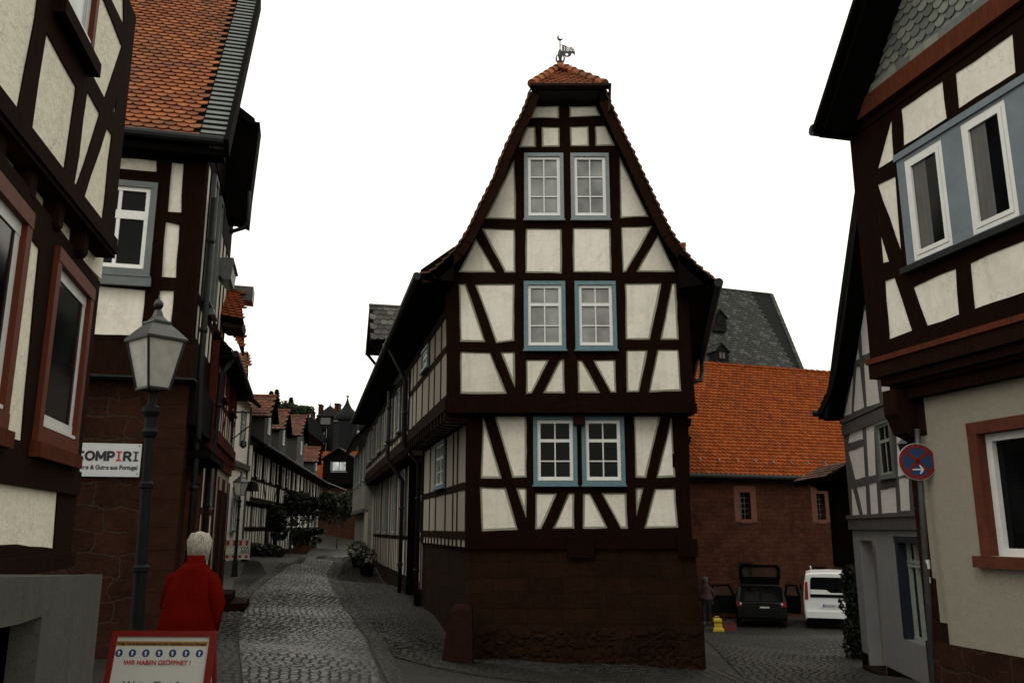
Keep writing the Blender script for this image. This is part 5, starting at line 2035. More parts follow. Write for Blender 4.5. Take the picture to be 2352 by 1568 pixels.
    m.loft(rings, closed=False, cap=False)
    tag(m.build('hill', simple('forest_floor', (.012, .018, .008), .95, bmp=.4)), kind='structure')
    Z3_ = lambda py, d: CAMZ + (1214 - py) / (F / CT) * d
    specs = [(604, 950, 903, 'pine_tree', 'pointed conifer, leftmost and tallest on the wooded hill', 0), (617, 956, 899, 'pine_tree', 'tall narrow conifer on the wooded hill, second from the left', 0),
             (640, 952, 925, 'broadleaf_tree', 'rounded dark tree between the two pointed conifers on the hill', 1), (652, 955, 918, 'pine_tree', 'thin-topped conifer in the middle of the wooded hill', 0),
             (668, 958, 932, 'broadleaf_tree', 'bushy tree right of the thin-topped conifer on the hill', 1), (684, 960, 936, 'broadleaf_tree', 'rightmost light green bushy tree on the wooded hill', 1),
             (628, 950, 928, 'broadleaf_tree', 'low bushy tree just right of the tall narrow conifer', 1)]
    for i, (px, yb, yt, nm, lab, kind) in enumerate(specs):
        d = 125 + i * 2
        x = hx(px, d)
        zb, zt = Z3_(yb + 20, d), Z3_(yt - 8, d)
        t = thing(nm, (x, d, zb), lab, 'tree', 'trees on the wooded hill')
        h = zt - zb
        m = MB(); m.tube([(x, d, zb - 3), (x, d, zb + h * .5), (x, d, zt - .1)], [.25, .15, .03], 6); m.build('trunk', M['bark'], t)
        rg = random.Random(i)
        if kind == 0:
            mb = MB()
            for k in range(1500):
                f = rg.random() ** .8
                lay = math.floor(f * 11) / 11
                rr = (1 - f) * h * .30 * (.55 + .45 * (1 - (f * 11 - math.floor(f * 11)))) + .05
                a = rg.uniform(0, 6.283)
                rad = rr * rg.uniform(.5, 1.0)
                p = Vector((x + math.cos(a) * rad, d + math.sin(a) * rad, zb + f * h - rad * .25))
                o = Vector((math.cos(a), math.sin(a), -.25)) * .34
                s_ = Vector((-math.sin(a), math.cos(a), rg.uniform(-.5, .5))) * .13
                mb.add([p - o, p + s_, p + o, p - s_], [(0, 1, 2, 3)])
            mb.build('crown', M['leafp'], t)
        else:
            ls = [(Vector((x + rg.uniform(-1, 1) * 1.1, d + rg.uniform(-1, 1), zb + h * rg.uniform(.5, .85))), Vector((.95, .95, .8)) * rg.uniform(.6, 1)) for _ in range(7)]
            leaves(None, None, 1500, .2, M['leafp'], t, 'crown', i, ls)
    rg = random.Random(5)
    mb = MB()
    for k in range(9000):
        x = rg.uniform(-52, -28); y = rg.uniform(120, 142)
        z = 15.0 + rg.uniform(0, 2.6) * math.sin((x + 52) / 24 * 3.14) ** .5 + math.sin(x * 1.1) * .3
        p = Vector((x, y, z))
        a = Vector((rg.uniform(-1, 1), rg.uniform(-1, 1), rg.uniform(-1, 1))) * .25
        b = Vector((rg.uniform(-1, 1), rg.uniform(-1, 1), rg.uniform(-1, 1))) * .14
        mb.add([p - a, p + b, p + a, p - b], [(0, 1, 2, 3)])
    tag(mb.build('undergrowth', M['leafp']), 'dense dark green wood covering the hilltop below the single trees', 'forest', kind='stuff')


street_end()
# ================================================================ right-hand near house
def right_house():
    PU = Plane(hx(2037, 10.3), 10.3, .238, -1)
    PG = PU.shift(-.30, .15)
    H = thing('slate_gabled_house', (PG.O.x, PG.O.y, tz(PG.O.x, PG.O.y)), 'near right house with scalloped slate gable, timbered upper floor and beige rendered ground floor', 'house')
    u = lambda cr, L: [PU.hit(cr(p)) for p in L]
    hs = [u(I1, L) for L in ([(1058, 462), (1415, 215), (1440, 455), (1080, 680)], [(718, 680), (978, 508), (1002, 748), (733, 915)], [(655, 738), (672, 1003), (570, 1065)],
                             [(570, 1160), (682, 1103), (718, 1590)], [(585, 1459), (640, 1640), (603, 1652)])]
    hs += [u(I2, L) for L in ([(615, 350), (678, 327), (790, 663), (642, 715)], [(795, 390), (1058, 270), (1083, 562), (878, 636)], [(1150, 235), (1800, -35), (1800, 308), (1175, 528)])]
    p = PU.hit(I1((1540, 130))), PU.hit(I1((1560, 370)))
    hs.append([p[0], (p[0][0] + .6, p[0][1] + .02), (p[1][0] + .6, p[1][1]), p[1]])
    w1 = ravg(PU, I1, (752, 1010), (995, 868), (1030, 1530), (805, 1656))
    w2 = ravg(PU, I1, (1105, 780), (1395, 620), (1447, 1350), (1175, 1490))
    s0 = PU.hit(I1((720, 1250)))[0]
    zt = max(w1[3], w2[3]) + .1
    zb = min(w1[1], w2[1]) - .03
    sp = w2[0] - w1[0]
    w3 = (w2[0] + sp + .05, w2[1], w2[2] + sp + .05, w2[3])
    zlo = PU.hit(I2((547, 858)))[1]
    zhi = PU.hit(I1((430, 800)))[1] + .25
    sE = 5.0
    board = (s0, zb, w3[2] + .2, zt)
    facade(PU, [(0, zlo - .1), (sE, zlo - .1), (sE, zhi), (0, zhi)], hs, [board], H, M['dark'], M['cream'], None, t=.014, jit=.008, cwin=0)
    m = MB()
    m.frame(PU, [(board[0], board[1]), (board[2], board[1]), (board[2], board[3]), (board[0], board[3])], [[(w[0], w[1]), (w[2], w[1]), (w[2], w[3]), (w[0], w[3])] for w in (w1, w2, w3)], .001, .03, jit=0, step=9)
    m.rect(PU, s0 - .02, zt - .06, board[2], zt + .02, .031, .055)
    m.build('window_boards', M['blueg'], H)
    m = MB()
    m.rect(PU, s0 - .05, zb - .08, board[2], zb - .01, .0, .10)
    m.build('window_ledge', M['zinc'], H)
    for w in (w1, w2, w3):
        c = MB()
        for r in ((w[0], w[1], w[0] + .05, w[3]), (w[2] - .05, w[1], w[2], w[3]), (w[0] + .05, w[3] - .05, w[2] - .05, w[3]), (w[0] + .05, w[1], w[2] - .05, w[1] + .05)): c.rect(PU, *r, .002, .028)
        wo_ = c.build('window', M['wframe'], H)
        c = MB()
        a = (w[0] + .054, w[1] + .054, w[2] - .054, w[3] - .054)
        for r in ((a[0], a[1], a[0] + .045, a[3]), (a[2] - .045, a[1], a[2], a[3]), (a[0] + .045, a[3] - .045, a[2] - .045, a[3]), (a[0] + .045, a[1], a[2] - .045, a[1] + .05)): c.rect(PU, *r, .002, .036)
        c.build('sash', M['wframe'], wo_)
        g = MB(); g.rect(PU, a[0] + .01, a[1] + .01, a[2] - .01, a[3] - .01, .001, .008)
        g.build('pane', M['gdark'], wo_)
        g = MB()
        x = a[0] + .05
        pts = [PU.at(x + i * .035, 0, .0095 + (.004 if i % 2 else 0)) for i in range(7)]
        g.loft([[q + Vector((0, 0, a[1] + .05)) for q in pts], [q + Vector((0, 0, a[3] - .05)) for q in pts]], closed=False, cap=False)
        g.build('curtain', simple('grey_curtain', (.07, .07, .065), .8), wo_)
    # jetty mouldings
    z1 = PU.hit(I2((555, 962)))[1]
    z2 = PU.hit(I2((650, 1010)))[1]
    z3 = PG.hit(I2((905, 1062)))[1]
    m = MB(); m.rect(PU, -.03, zlo - .03, sE, zlo + .035, .016, .06); m.build('red_moulding', M['fascia'], H)
    m = MB(); m.rect(PU, -.02, z1, sE, zlo - .032, -.2, .035); m.build('jetty_beam', M['brown'], H)
    m = MB()
    hh = z1 - z3
    m.rect(PU, .10, z1 - hh * .38, sE, z1 - .003, -.32, -.03)
    m.rect(PU, .16, z1 - hh * .55, sE, z1 - hh * .38 - .003, -.32, -.1)
    m.rect(PU, .17, z3 - .02, sE, z1 - hh * .55 - .003, -.32, -.17)
    m.build('jetty_mouldings', M['brown'], H)
    # render + quoins
    zq = [PG.hit(I3(p)) for p in ((1000, 815), (1060, 820), (1078, 1130), (1138, 1135), (1145, 1295))]
    zpl = PG.hit(I3((1400, 1335)))[1]
    wz = z3
    w = (PG.hit(I2((1155, 1300)))[0], 0, 0, 0)
    gl = PG.hit(I3((1340, 300)))[0]
    gt = PG.hit(I2((1124, 1243)))[1]
    gb = PG.hit(I3((1355, 660)))[1]
    win = (gl, gb, gl + 1.35, gt)
    m = MB()
    m.frame(PG, [(0, zpl - .05), (sE, zpl - .05), (sE, wz), (0, wz)], [[(win[0] + .12, win[1] + .0), (win[2] - .12, win[1]), (win[2] - .12, win[3] - .12), (win[0] + .12, win[3] - .12)]], -.25, 0, jit=0, step=9)
    m.build('wall', M['beige'], H)
    m = MB()
    q0 = zq[0][0]
    za = zq[1][1]; zb_ = zq[2][1]
    m.rect(PG, -.012, za, .0 + .17, wz - .45, -.2, .006)
    m.rect(PG, -.012, zb_, zq[1][0] - .01, za - .004, -.2, .008)
    m.rect(PG, -.012, zpl, zq[3][0], zb_ - .004, -.2, .006)
    m.rect(PG, -.012, wz - .45, .33, wz - .002, -.2, .010)
    m.build('corner_stones', M['sand2'], H)
    m = MB(); m.rect(PG, -.02, -2.0, sE, zpl, -.3, .03); m.build('stone_plinth', M['stone2'], H)
    # console
    m = MB()
    cs = [PU.at(.12, z3 - .5, -.3), PU.at(.12, z3 - .42, -.12), PU.at(.12, z3 - .25, -.06), PU.at(.12, z3 - .2, -.02), PU.at(.12, z3 + .1, -.02), PU.at(.12, z3 + .1, -.35)]
    m.loft([[p for p in cs], [p + PU.e * .24 for p in cs]])
    m.build('console', M['brown'], H)
    # ground window
    m = MB()
    m.rect(PG, win[0], win[1], win[0] + .13, win[3] - .13, -.12, .012)
    m.rect(PG, win[2] - .13, win[1], win[2], win[3] - .13, -.12, .012)
    m.rect(PG, win[0], win[3] - .13, win[2], win[3], -.12, .014)
    ws = m.build('stone_window', M['sand'], H)
    m = MB()
    m.rect(PG, win[0] - .04, win[1] - .12, win[2] + .04, win[1] - .002, -.1, .09)
    m.build('stone_sill', M['sand'], ws)
    a = (win[0] + .133, win[1] + .0, win[2] - .133, win[3] - .133)
    m = MB()
    for r in ((a[0], a[1] + .08, a[0] + .08, a[3] - .08), (a[2] - .08, a[1] + .08, a[2], a[3] - .08), (a[0], a[3] - .08, a[2], a[3]), (a[0], a[1], a[2], a[1] + .08)): m.rect(PG, *r, -.16, -.10)
    m.build('sash', M['wframe'], ws)
    m = MB(); m.rect(PG, a[0], a[1], a[2], a[3], -.19, -.165); m.build('pane', M['gdark'], ws)
    # slate gable and its overhanging roof edge
    r0, r1 = PU.hit(I1((408, 668))), PU.hit(I1((592, 0)))
    b1 = PU.hit(I1((1290, 0)))
    zg = (r0[1] + b1[1]) / 2
    sl = (r1[1] - r0[1]) / (r1[0] - r0[0])
    ra = (r0[0], zg)
    rb = (r0[0] + (5.6) / sl, zg + 5.6)
    m = MB()
    m.prism(PU, [(ra[0], zg), (sE, zg), (sE, rb[1]), rb], -.2, .03)
    m.build('gable_wall', M['black'], H)
    m = MB()
    tiles(m, PU.at(ra[0], zg, .035), PU.e, (0, 0, 1), sE - ra[0], 5.4, .155, .115, clip=lambda u_, v: u_ > v / sl - .02, lift=.022)
    m.build('slate_scales', M['slate'], H)
    m = MB()
    for i in range(22): m.rect(PU, ra[0] + i * .24, zg - .06, ra[0] + i * .24 + .236, zg + .05, .03, .075)
    m.build('slate_edge', M['slate'], H)
    zf = PU.hit(I1((440, 800)))[1]
    m = MB()
    m.rect(PU, .02, zf + .02, sE, zg - .06, -.1, .10)
    m.build('fascia', M['fascia'], H)
    m = MB(); m.rect(PU, .0, zf - .10, sE, zf + .02, -.1, .03)
    m.build('wall_plate', M['dark'], H)
    m = MB()
    m.rect(PU, -.10, zf - .02, .02, zg - .02, .0, .34)
    m.build('beam_end', M['fascia'], H)
    # roof slab: overhang toward the street
    oo = PU.hit(I1((182, 800)), .5)
    ov = .5
    o2 = PU.hit(I1((452, 0)), ov)
    o1 = (oo[0] + .06, oo[1])
    oo = o1
    top = (o1[0] + (o2[0] - o1[0]) * 1.7, o1[1] + (o2[1] - o1[1]) * 1.7)
    A0 = PU.at(oo[0], oo[1], ov)
    B0 = PU.at(top[0], top[1], ov)
    back = -6.0
    m = MB()
    C0, D0 = PU.at(top[0], top[1], back), PU.at(oo[0], oo[1], back)
    quadslab(m, D0, A0, B0, C0, .16, 1)
    V = B0 - A0
    n = int(V.length / .15)
    tiles(m, D0, A0 - D0, V, (A0 - D0).length, V.length, .2, .15, arc=False, lift=.04)
    m.build('roof', [M['tdk'], M['black']], H)
    m = MB()
    m.bar(A0 - Vector((0, 0, .1)), B0 - Vector((0, 0, .1)), .06, .22, up=PU.n)
    m.build('verge_board', M['black'], H)
    gutter([PU.at(oo[0] - .05, oo[1] - .05, ov + .08), PU.at(oo[0] - .05, oo[1] - .05, back)], .075, H)
    m = MB()
    m.add([PU.at(oo[0], oo[1] - .1, ov), PU.at(oo[0], oo[1] - .1, back), PU.at(.05, oo[1] - .16, back), PU.at(.05, oo[1] - .16, ov),
           PU.at(oo[0], oo[1] - .04, ov), PU.at(oo[0], oo[1] - .04, back), PU.at(.05, oo[1] + .05, back), PU.at(.05, oo[1] + .05, ov)], [(0, 1, 2, 3), (7, 6, 5, 4), (0, 4, 5, 1), (3, 7, 4, 0), (2, 6, 7, 3)])
    m.build('soffit', M['black'], H)
    # side wall to the lane
    L = Plane(PU.at(0, 0, 0).x, PU.at(0, 0, 0).y, -PU.n.x, -PU.n.y)
    m = MB()
    m.prism(L, [(.02, z1), (5.5, z1), (5.5, zf + .3), (.02, zf + .3)], .0, .2)
    m.build('side_wall', M['dark'], H)
    q = PG.at(0, 0, 0)
    L = Plane(q.x, q.y, -PU.n.x, -PU.n.y)
    m = MB()
    m.prism(L, [(.02, -2), (5.2, -2), (5.2, z1), (.02, z1)], .0, .2)
    m.build('side_wall', M['beige'], H)
    return PU, PG, H


PIU, PIG, _h = right_house()


# no-stopping sign on its pole
def stop_sign():
    D = 9.95
    a = ray(2115, 1105); b = ray(2141, 1568)
    def at(d_, dep):
        t = dep / d_.y
        return CP + d_ * t
    top = at(ray(2107, 985), D); mid = at(ray(2111, 1060), D); low = at(ray(2141, 1568), D - .1)
    g = low + (low - mid) * .12
    g.z = tz(g.x, g.y)
    T = thing('no_stopping_sign', g, 'round blue no-stopping sign with red cross and white right arrow on a grey pole', 'road sign')
    m = MB()
    m.tube([g - Vector((0, 0, .1)), mid, top], .032, 12)
    m.build('pole', simple('galvanised_grey_pole', (.055, .057, .058), .45, metal=.4, var=.25), T, smooth=True)
    c = at(ray(2106.5, 1060), D - .07)
    P = Plane(c.x, c.y, 1, -.10)
    r = .212
    cz = c.z
    circ = lambda rr, n=40, k=0: [(k + math.cos(6.2832 * i / n) * rr, cz + math.sin(6.2832 * i / n) * rr) for i in range(n)]
    white = simple('sign_white', (.42, .43, .44), .4, var=.05)
    blue = simple('sign_blue', (.005, .03, .09), .45, var=.1, spec=.2)
    red = simple('sign_red', (.11, .005, .005), .45, var=.1, spec=.2)
    m = MB(); m.prism(P, circ(r), 0, .012); d = m.build('disc', white, T)
    m = MB(); m.prism(P, circ(r * .975), .0125, .0145); m.build('blue_field', blue, d)
    m = MB(); m.frame(P, circ(r * .975), [circ(r * .745)], .015, .0165, jit=0, step=9)
    for t in (.7854, -.7854, 2.356, -2.356):
        dx, dz = math.cos(t), math.sin(t)
        w = r * .10
        L = r * .77
        m.prism(P, [(-dz * w, cz + dx * w), (dz * w, cz - dx * w), (dz * w + dx * L, cz - dx * w + dz * L), (-dz * w + dx * L, cz + dx * w + dz * L)], .0168, .0178)
    m.build('red_ring_and_cross', red, d)
    m = MB()
    ay = cz - r * .42
    m.rect(P, -r * .30, ay - .008, r * .2, ay + .008, .018, .0195)
    m.prism(P, [(r * .04, ay + .05), (r * .12, ay + .05), (r * .30, ay), (r * .16, ay)], .018, .0197)
    m.prism(P, [(r * .04, ay - .05), (r * .16, ay - .001), (r * .30, ay - .001), (r * .12, ay - .05)], .018, .0197)
    m.build('arrow', white, d)
    m = MB()
    for x, z in ((-.03, .92), (.03, .92), (-.03, -.92), (.03, -.92)):
        m.prism(P, [(x + .005 * math.cos(k), cz + z * r * .95 + .005 * math.sin(k)) for k in range(6)], .018, .021)
    m.build('rivets', M['lzinc'], d)
    m = MB()
    for k in (.87, .93): pass
    for py, h in ((1295, .10), (1331, .06)):
        q = at(ray(2128 + (py - 1295) * .04, py), D - .04)
        m.tube([q - Vector((0, 0, h / 2)), q + Vector((.0, 0, h / 2))], .036, 12)
    m.build('paper_stickers', simple('paper_sticker', (.42, .44, .4), .7), T)


stop_sign()


# ================================================================ grey-timbered gable house
def grey_house():
    P = Plane(hx(1957, 18), 18, -.0, 1)
    vx = (1400 - 1176) / (F / CT)
    P = Plane(hx(1957, 18), 18, -vx, -1)
    H = thing('grey_timbered_house', (P.O.x, P.O.y, tz(P.O.x, 18)), 'gabled house with thin weathered grey timbers above a grey shop front, beyond the road sign', 'house')
    h1 = lambda L: [P.hit(H1(p)) for p in L]
    h2 = lambda L: [P.hit(I2(p)) for p in L]
    zc = P.hit(H1((210, 222)))[1]; zc1 = P.hit(H1((210, 190)))[1]
    up = [h2(L) for L in ([(498, 160), (620, 90), (640, 240), (475, 318)], [(465, 385), (640, 300), (640, 445), (447, 530)], [(455, 548), (560, 490), (575, 770), (470, 820)], [(430, 600), (455, 840), (397, 865)],
                          [(390, 905), (418, 905), (405, 1180), (348, 1205)], [(432, 888), (458, 885), (485, 1140), (415, 1172)], [(480, 868), (550, 836), (583, 1112), (497, 1140)], [(568, 828), (690, 775), (700, 1062), (598, 1105)])]
    e = P.hit(I2((345, 1235))); t = P.hit(I2((500, 150)))
    sl = (t[1] - e[1]) / (t[0] - e[0])
    topz = e[1] + sl * 2.6
    ot = h2([(345, 1215)])[0]
    facade(P, [(ot[0], zc - .02), (5, zc - .02), (5, topz), (ot[0] + 2.6, topz)], up, [], H, M['greyt'], M['lilac'], None, t=.014, jit=.008)
    lo = [h1(L) for L in ([(250, 283), (333, 248), (338, 340), (235, 368)], [(352, 243), (410, 222), (422, 575), (372, 585)], [(238, 420), (340, 382), (352, 590), (285, 607)], [(257, 665), (272, 668), (315, 845), (265, 855)],
                          [(295, 655), (355, 640), (365, 835), (335, 842)], [(375, 635), (427, 622), (440, 830), (388, 835)], [(450, 672), (552, 655), (562, 822), (460, 830)], [(570, 595), (640, 590), (650, 808), (585, 815)],
                          [(552, 262), (640, 235), (650, 560), (565, 590)], [(665, 590), (760, 575), (765, 800), (672, 806)], [(655, 230), (780, 185), (785, 540), (662, 560)])]
    w = ravg(P, H1, (435, 232), (530, 205), (548, 588), (455, 605))
    zb = P.hit(H1((262, 862)))[1]
    facade(P, [(0.0, zb), (5, zb), (5, zc - .03), (0.0, zc - .03)], lo, [w], H, M['greyt'], M['lilac'], None, t=.014, jit=.008)
    window(P, w, H, M['greyw'], M['gdark'], cw=.05, sw=.04, rows=(.33,), off=.01, white=simple('greenish_grey_sash', (.22, .24, .2), .6))
    m = MB()
    m.rect(P, ot[0] - .02, zc - .05, 5, zc + .02, .014, .06)
    m.rect(P, -.02, zc - .30, 5, zc - .07, .014, .04)
    zb2 = P.hit(H1((270, 955)))[1]
    m.rect(P, -.02, zb2 + .06, 5, zb + .04, -.1, .07)
    m.rect(P, -.02, zb - .01, 5, zb + .06, .07, .10)
    m.build('beams', M['greyt'], H)
    # shop front
    dl, dr = P.hit(H1((325, 1200)))[0], P.hit(H1((430, 1200)))[0]
    wl = P.hit(H1((560, 1200)))[0]
    dz = P.hit(H1((330, 1008)))[1]
    wzt = P.hit(H1((545, 998)))[1]; wzb = P.hit(I3((870, 1265)))[1]
    m = MB()
    m.frame(P, [(0, -2), (5, -2), (5, zb2 + .1), (0, zb2 + .1)], [[(dl, -1.05), (dr, -1.05), (dr, dz), (dl, dz)], [(wl, wzb), (wl + 2.0, wzb), (wl + 2.0, wzt), (wl, wzt)]], -.25, 0, jit=0, step=9)
    m.build('shop_wall', M['grey'], H)
    m = MB()
    m.rect(P, dl - .02, -1.4, dr + .02, dz + .02, -.6, -.35)
    m.build('door', simple('dark_grey_door', (.012, .013, .015), .5), H)
    m = MB(); m.rect(P, dl - .05, -1.6, dr + .08, -1.0, -.6, .12); m.build('door_step', M['sand2'], H)
    m = MB(); m.rect(P, 0.01, -2, dl - .06, -.8, 0, .02); m.rect(P, dr + .09, -2, 5, -.85, 0, .02); m.build('dark_plinth', M['black'], H)
    m = MB()
    m.rect(P, wl, wzb, wl + .12, wzt, -.2, .004)
    m.rect(P, wl, wzt - .06, wl + 2, wzt + .05, -.2, .02)
    f = m.build('shop_window', simple('navy_window_surround', (.008, .012, .022), .5), H)
    m = MB()
    for a in (.14, .50, .86, 1.22, 1.58): m.rect(P, wl + a, wzb, wl + a + .05, wzt - .07, -.2, -.14)
    hh = wzt - wzb
    for k in (.0, .72, .76): m.rect(P, wl + .12, wzb + hh * k, wl + 2, wzb + hh * k + .05, -.2, -.135)
    m.build('sash', simple('pale_green_sash', (.28, .31, .27), .5), f)
    m = MB(); m.rect(P, wl + .12, wzb, wl + 2, wzt, -.24, -.22); m.build('pane', M['gmid'], f)
    m = MB()
    rg = random.Random(2)
    for i in range(5):
        a = wl + .16 + rg.uniform(0, .6); z = wzb + hh * rg.uniform(.1, .5)
        m.rect(P, a, z, a + rg.uniform(.1, .2), z + rg.uniform(.12, .4), -.219, -.213)
    m.build('window_posters', simple('pale_posters', (.16, .18, .22), .6, var=.5, vs=20), f)
    # steep roof slab to the left
    m = MB()
    ov = .35
    ex = e[0] - .22
    q0 = (ex, e[1] - .02 - .0)
    fl = P.hit(I2((188, 1170)), ov)
    rl = [P.hit(I2(p), ov) for p in ((188, 1170), (262, 1010), (292, 890), (345, 540), (408, 40))]
    ext = (rl[-1][0] + (rl[-1][0] - rl[-2][0]) * 2.2, rl[-1][1] + (rl[-1][1] - rl[-2][1]) * 2.2)
    rl.append(ext)
    for i in range(len(rl) - 1):
        a, b = rl[i], rl[i + 1]
        A, B = P.at(a[0], a[1], ov), P.at(b[0], b[1], ov)
        C, D = P.at(b[0], b[1], -5), P.at(a[0], a[1], -5)
        quadslab(m, D, A, B, C, .18, 1)
        Ln = (B - A).length
        tiles(m, D, A - D, B - A, (A - D).length, Ln, .2, .16, arc=False, lift=.035)
    m.build('roof', [M['tdk'], M['black']], H)
    m = MB()
    rr = [P.hit(I2(p), .02) for p in ((345, 1215), (395, 860), (440, 540), (500, 150))]
    rr.append((rr[-1][0] + (rr[-1][0] - rr[-2][0]) * 2, rr[-1][1] + (rr[-1][1] - rr[-2][1]) * 2))
    for i in range(len(rr) - 1):
        a, b = P.at(rr[i][0] - .02, rr[i][1], ov - .02), P.at(rr[i + 1][0] - .02, rr[i + 1][1], ov - .02)
        c, d = P.at(rr[i][0], rr[i][1], .0), P.at(rr[i + 1][0], rr[i + 1][1], .0)
        i2 = min(i + 0, len(rl) - 2)
        m.add([a, b, d, c, a + P.e * -.3, b + P.e * -.3, d + P.e * -.3, c + P.e * -.3], [(0, 1, 2, 3), (7, 6, 5, 4), (0, 4, 5, 1), (1, 5, 6, 2), (2, 6, 7, 3), (3, 7, 4, 0)])
    m.build('verge_board', M['black'], H)
    gutter([P.at(rl[0][0], rl[0][1] - .03, ov + .1), P.at(rl[0][0], rl[0][1] - .03, -5)], .07, H)
    # side wall (away from lane)
    Lp_ = Plane(P.O.x, P.O.y, -P.n.x, -P.n.y)
    m = MB(); m.prism(Lp_, [(.02, -2.2), (5, -2.2), (5, zc), (.02, zc)], .0, .2); m.build('side_wall', M['side'], H)
    # lean-to porch roof on posts at the left corner
    T = thing('porch', (P.O.x - .4, P.O.y + 1.5, tz(P.O.x, 19)), 'dark tiled lean-to porch on a thick post at the corner of the grey-timbered house', 'porch')
    Dq = 19.5
    X = lambda px: hx(px, Dq)
    Z = lambda py: CAMZ + (1214 - py) / (F / CT) * Dq
    m = MB()
    A, B = Vector((X(1884), Dq - .6, Z(1100))), Vector((X(1884), Dq + 1.6, Z(1100)))
    C, D = Vector((X(1956), Dq + 1.6, Z(1062))), Vector((X(1956), Dq - .6, Z(1062)))
    quadslab(m, B, A, D, C, .12, 1)
    tiles(m, B, A - B, C - B, 2.2, (C - B).length, .2, .16, lift=.03)
    m.build('porch_roof', [M['tbr'], M['black']], T)
    m = MB()
    m.loft([[(X(1893), Dq, Z(1100)), (X(1958), Dq, Z(1075)), (X(1958), Dq, Z(1125)), (X(1925), Dq, Z(1124))], [(X(1893), Dq + 1, Z(1100)), (X(1958), Dq + 1, Z(1075)), (X(1958), Dq + 1, Z(1125)), (X(1925), Dq + 1, Z(1124))]])
    m.rect(Plane(0, Dq, 1, 0), X(1927), Z(1300), X(1968), Z(1110), -.5, 0)
    m.rect(Plane(0, Dq, 1, 0), X(1948), -1.6, X(1966), Z(1296), -.5, -.02)
    m.build('post_and_brace', M['black'], T)
    # ivy on the post
    x = X(1934)
    V = thing('ivy', (x, Dq - .5, tz(x, Dq)), 'dark ivy column climbing the corner post beside the white van', 'ivy')
    rg = random.Random(8)
    ls = []
    for py, w_ in ((1320, .22), (1345, .30), (1375, .30), (1400, .22), (1430, .24), (1465, .3), (1485, .24), (1340, .15)):
        ls.append((Vector((X(1936 + rg.uniform(-9, 5)), Dq - .4, Z(py))), Vector((w_, .25, .28))))
    leaves(None, None, 3800, .05, M['leaf'], V, 'foliage', 3, ls)
    m = MB(); m.tube([(X(1945), Dq - .3, -1.4), (X(1943), Dq - .3, -.6), (X(1946), Dq - .3, .1)], [.05, .04, .02], 6); m.build('stem', M['bark'], V)
    # wall lantern behind the road sign
    q = at_px(2086, 1024, 14.2)
    L = thing('wall_lantern', q, 'small dark wall lantern showing just behind the road sign', 'lamp')
    m = MB()
    m.lathe(q, [(.11, -.30), (.17, .02), (.19, .03), (.10, .12), (.04, .17), (.02, .24)], 6)
    m.build('lantern_head', M['iron'], L)
    m = MB(); m.tube([q + Vector((0, 0, .2)), q + Vector((.25, .2, .3)), q + Vector((.8, .5, .3))], .015, 6); m.build('arm', M['iron'], L)


grey_house()


# ================================================================ courtyard building
def hit3(px, py, P0, Nn):
    d = ray(px, py)
    t = (P0 - CP).dot(Nn) / d.dot(Nn)
    return CP + d * t


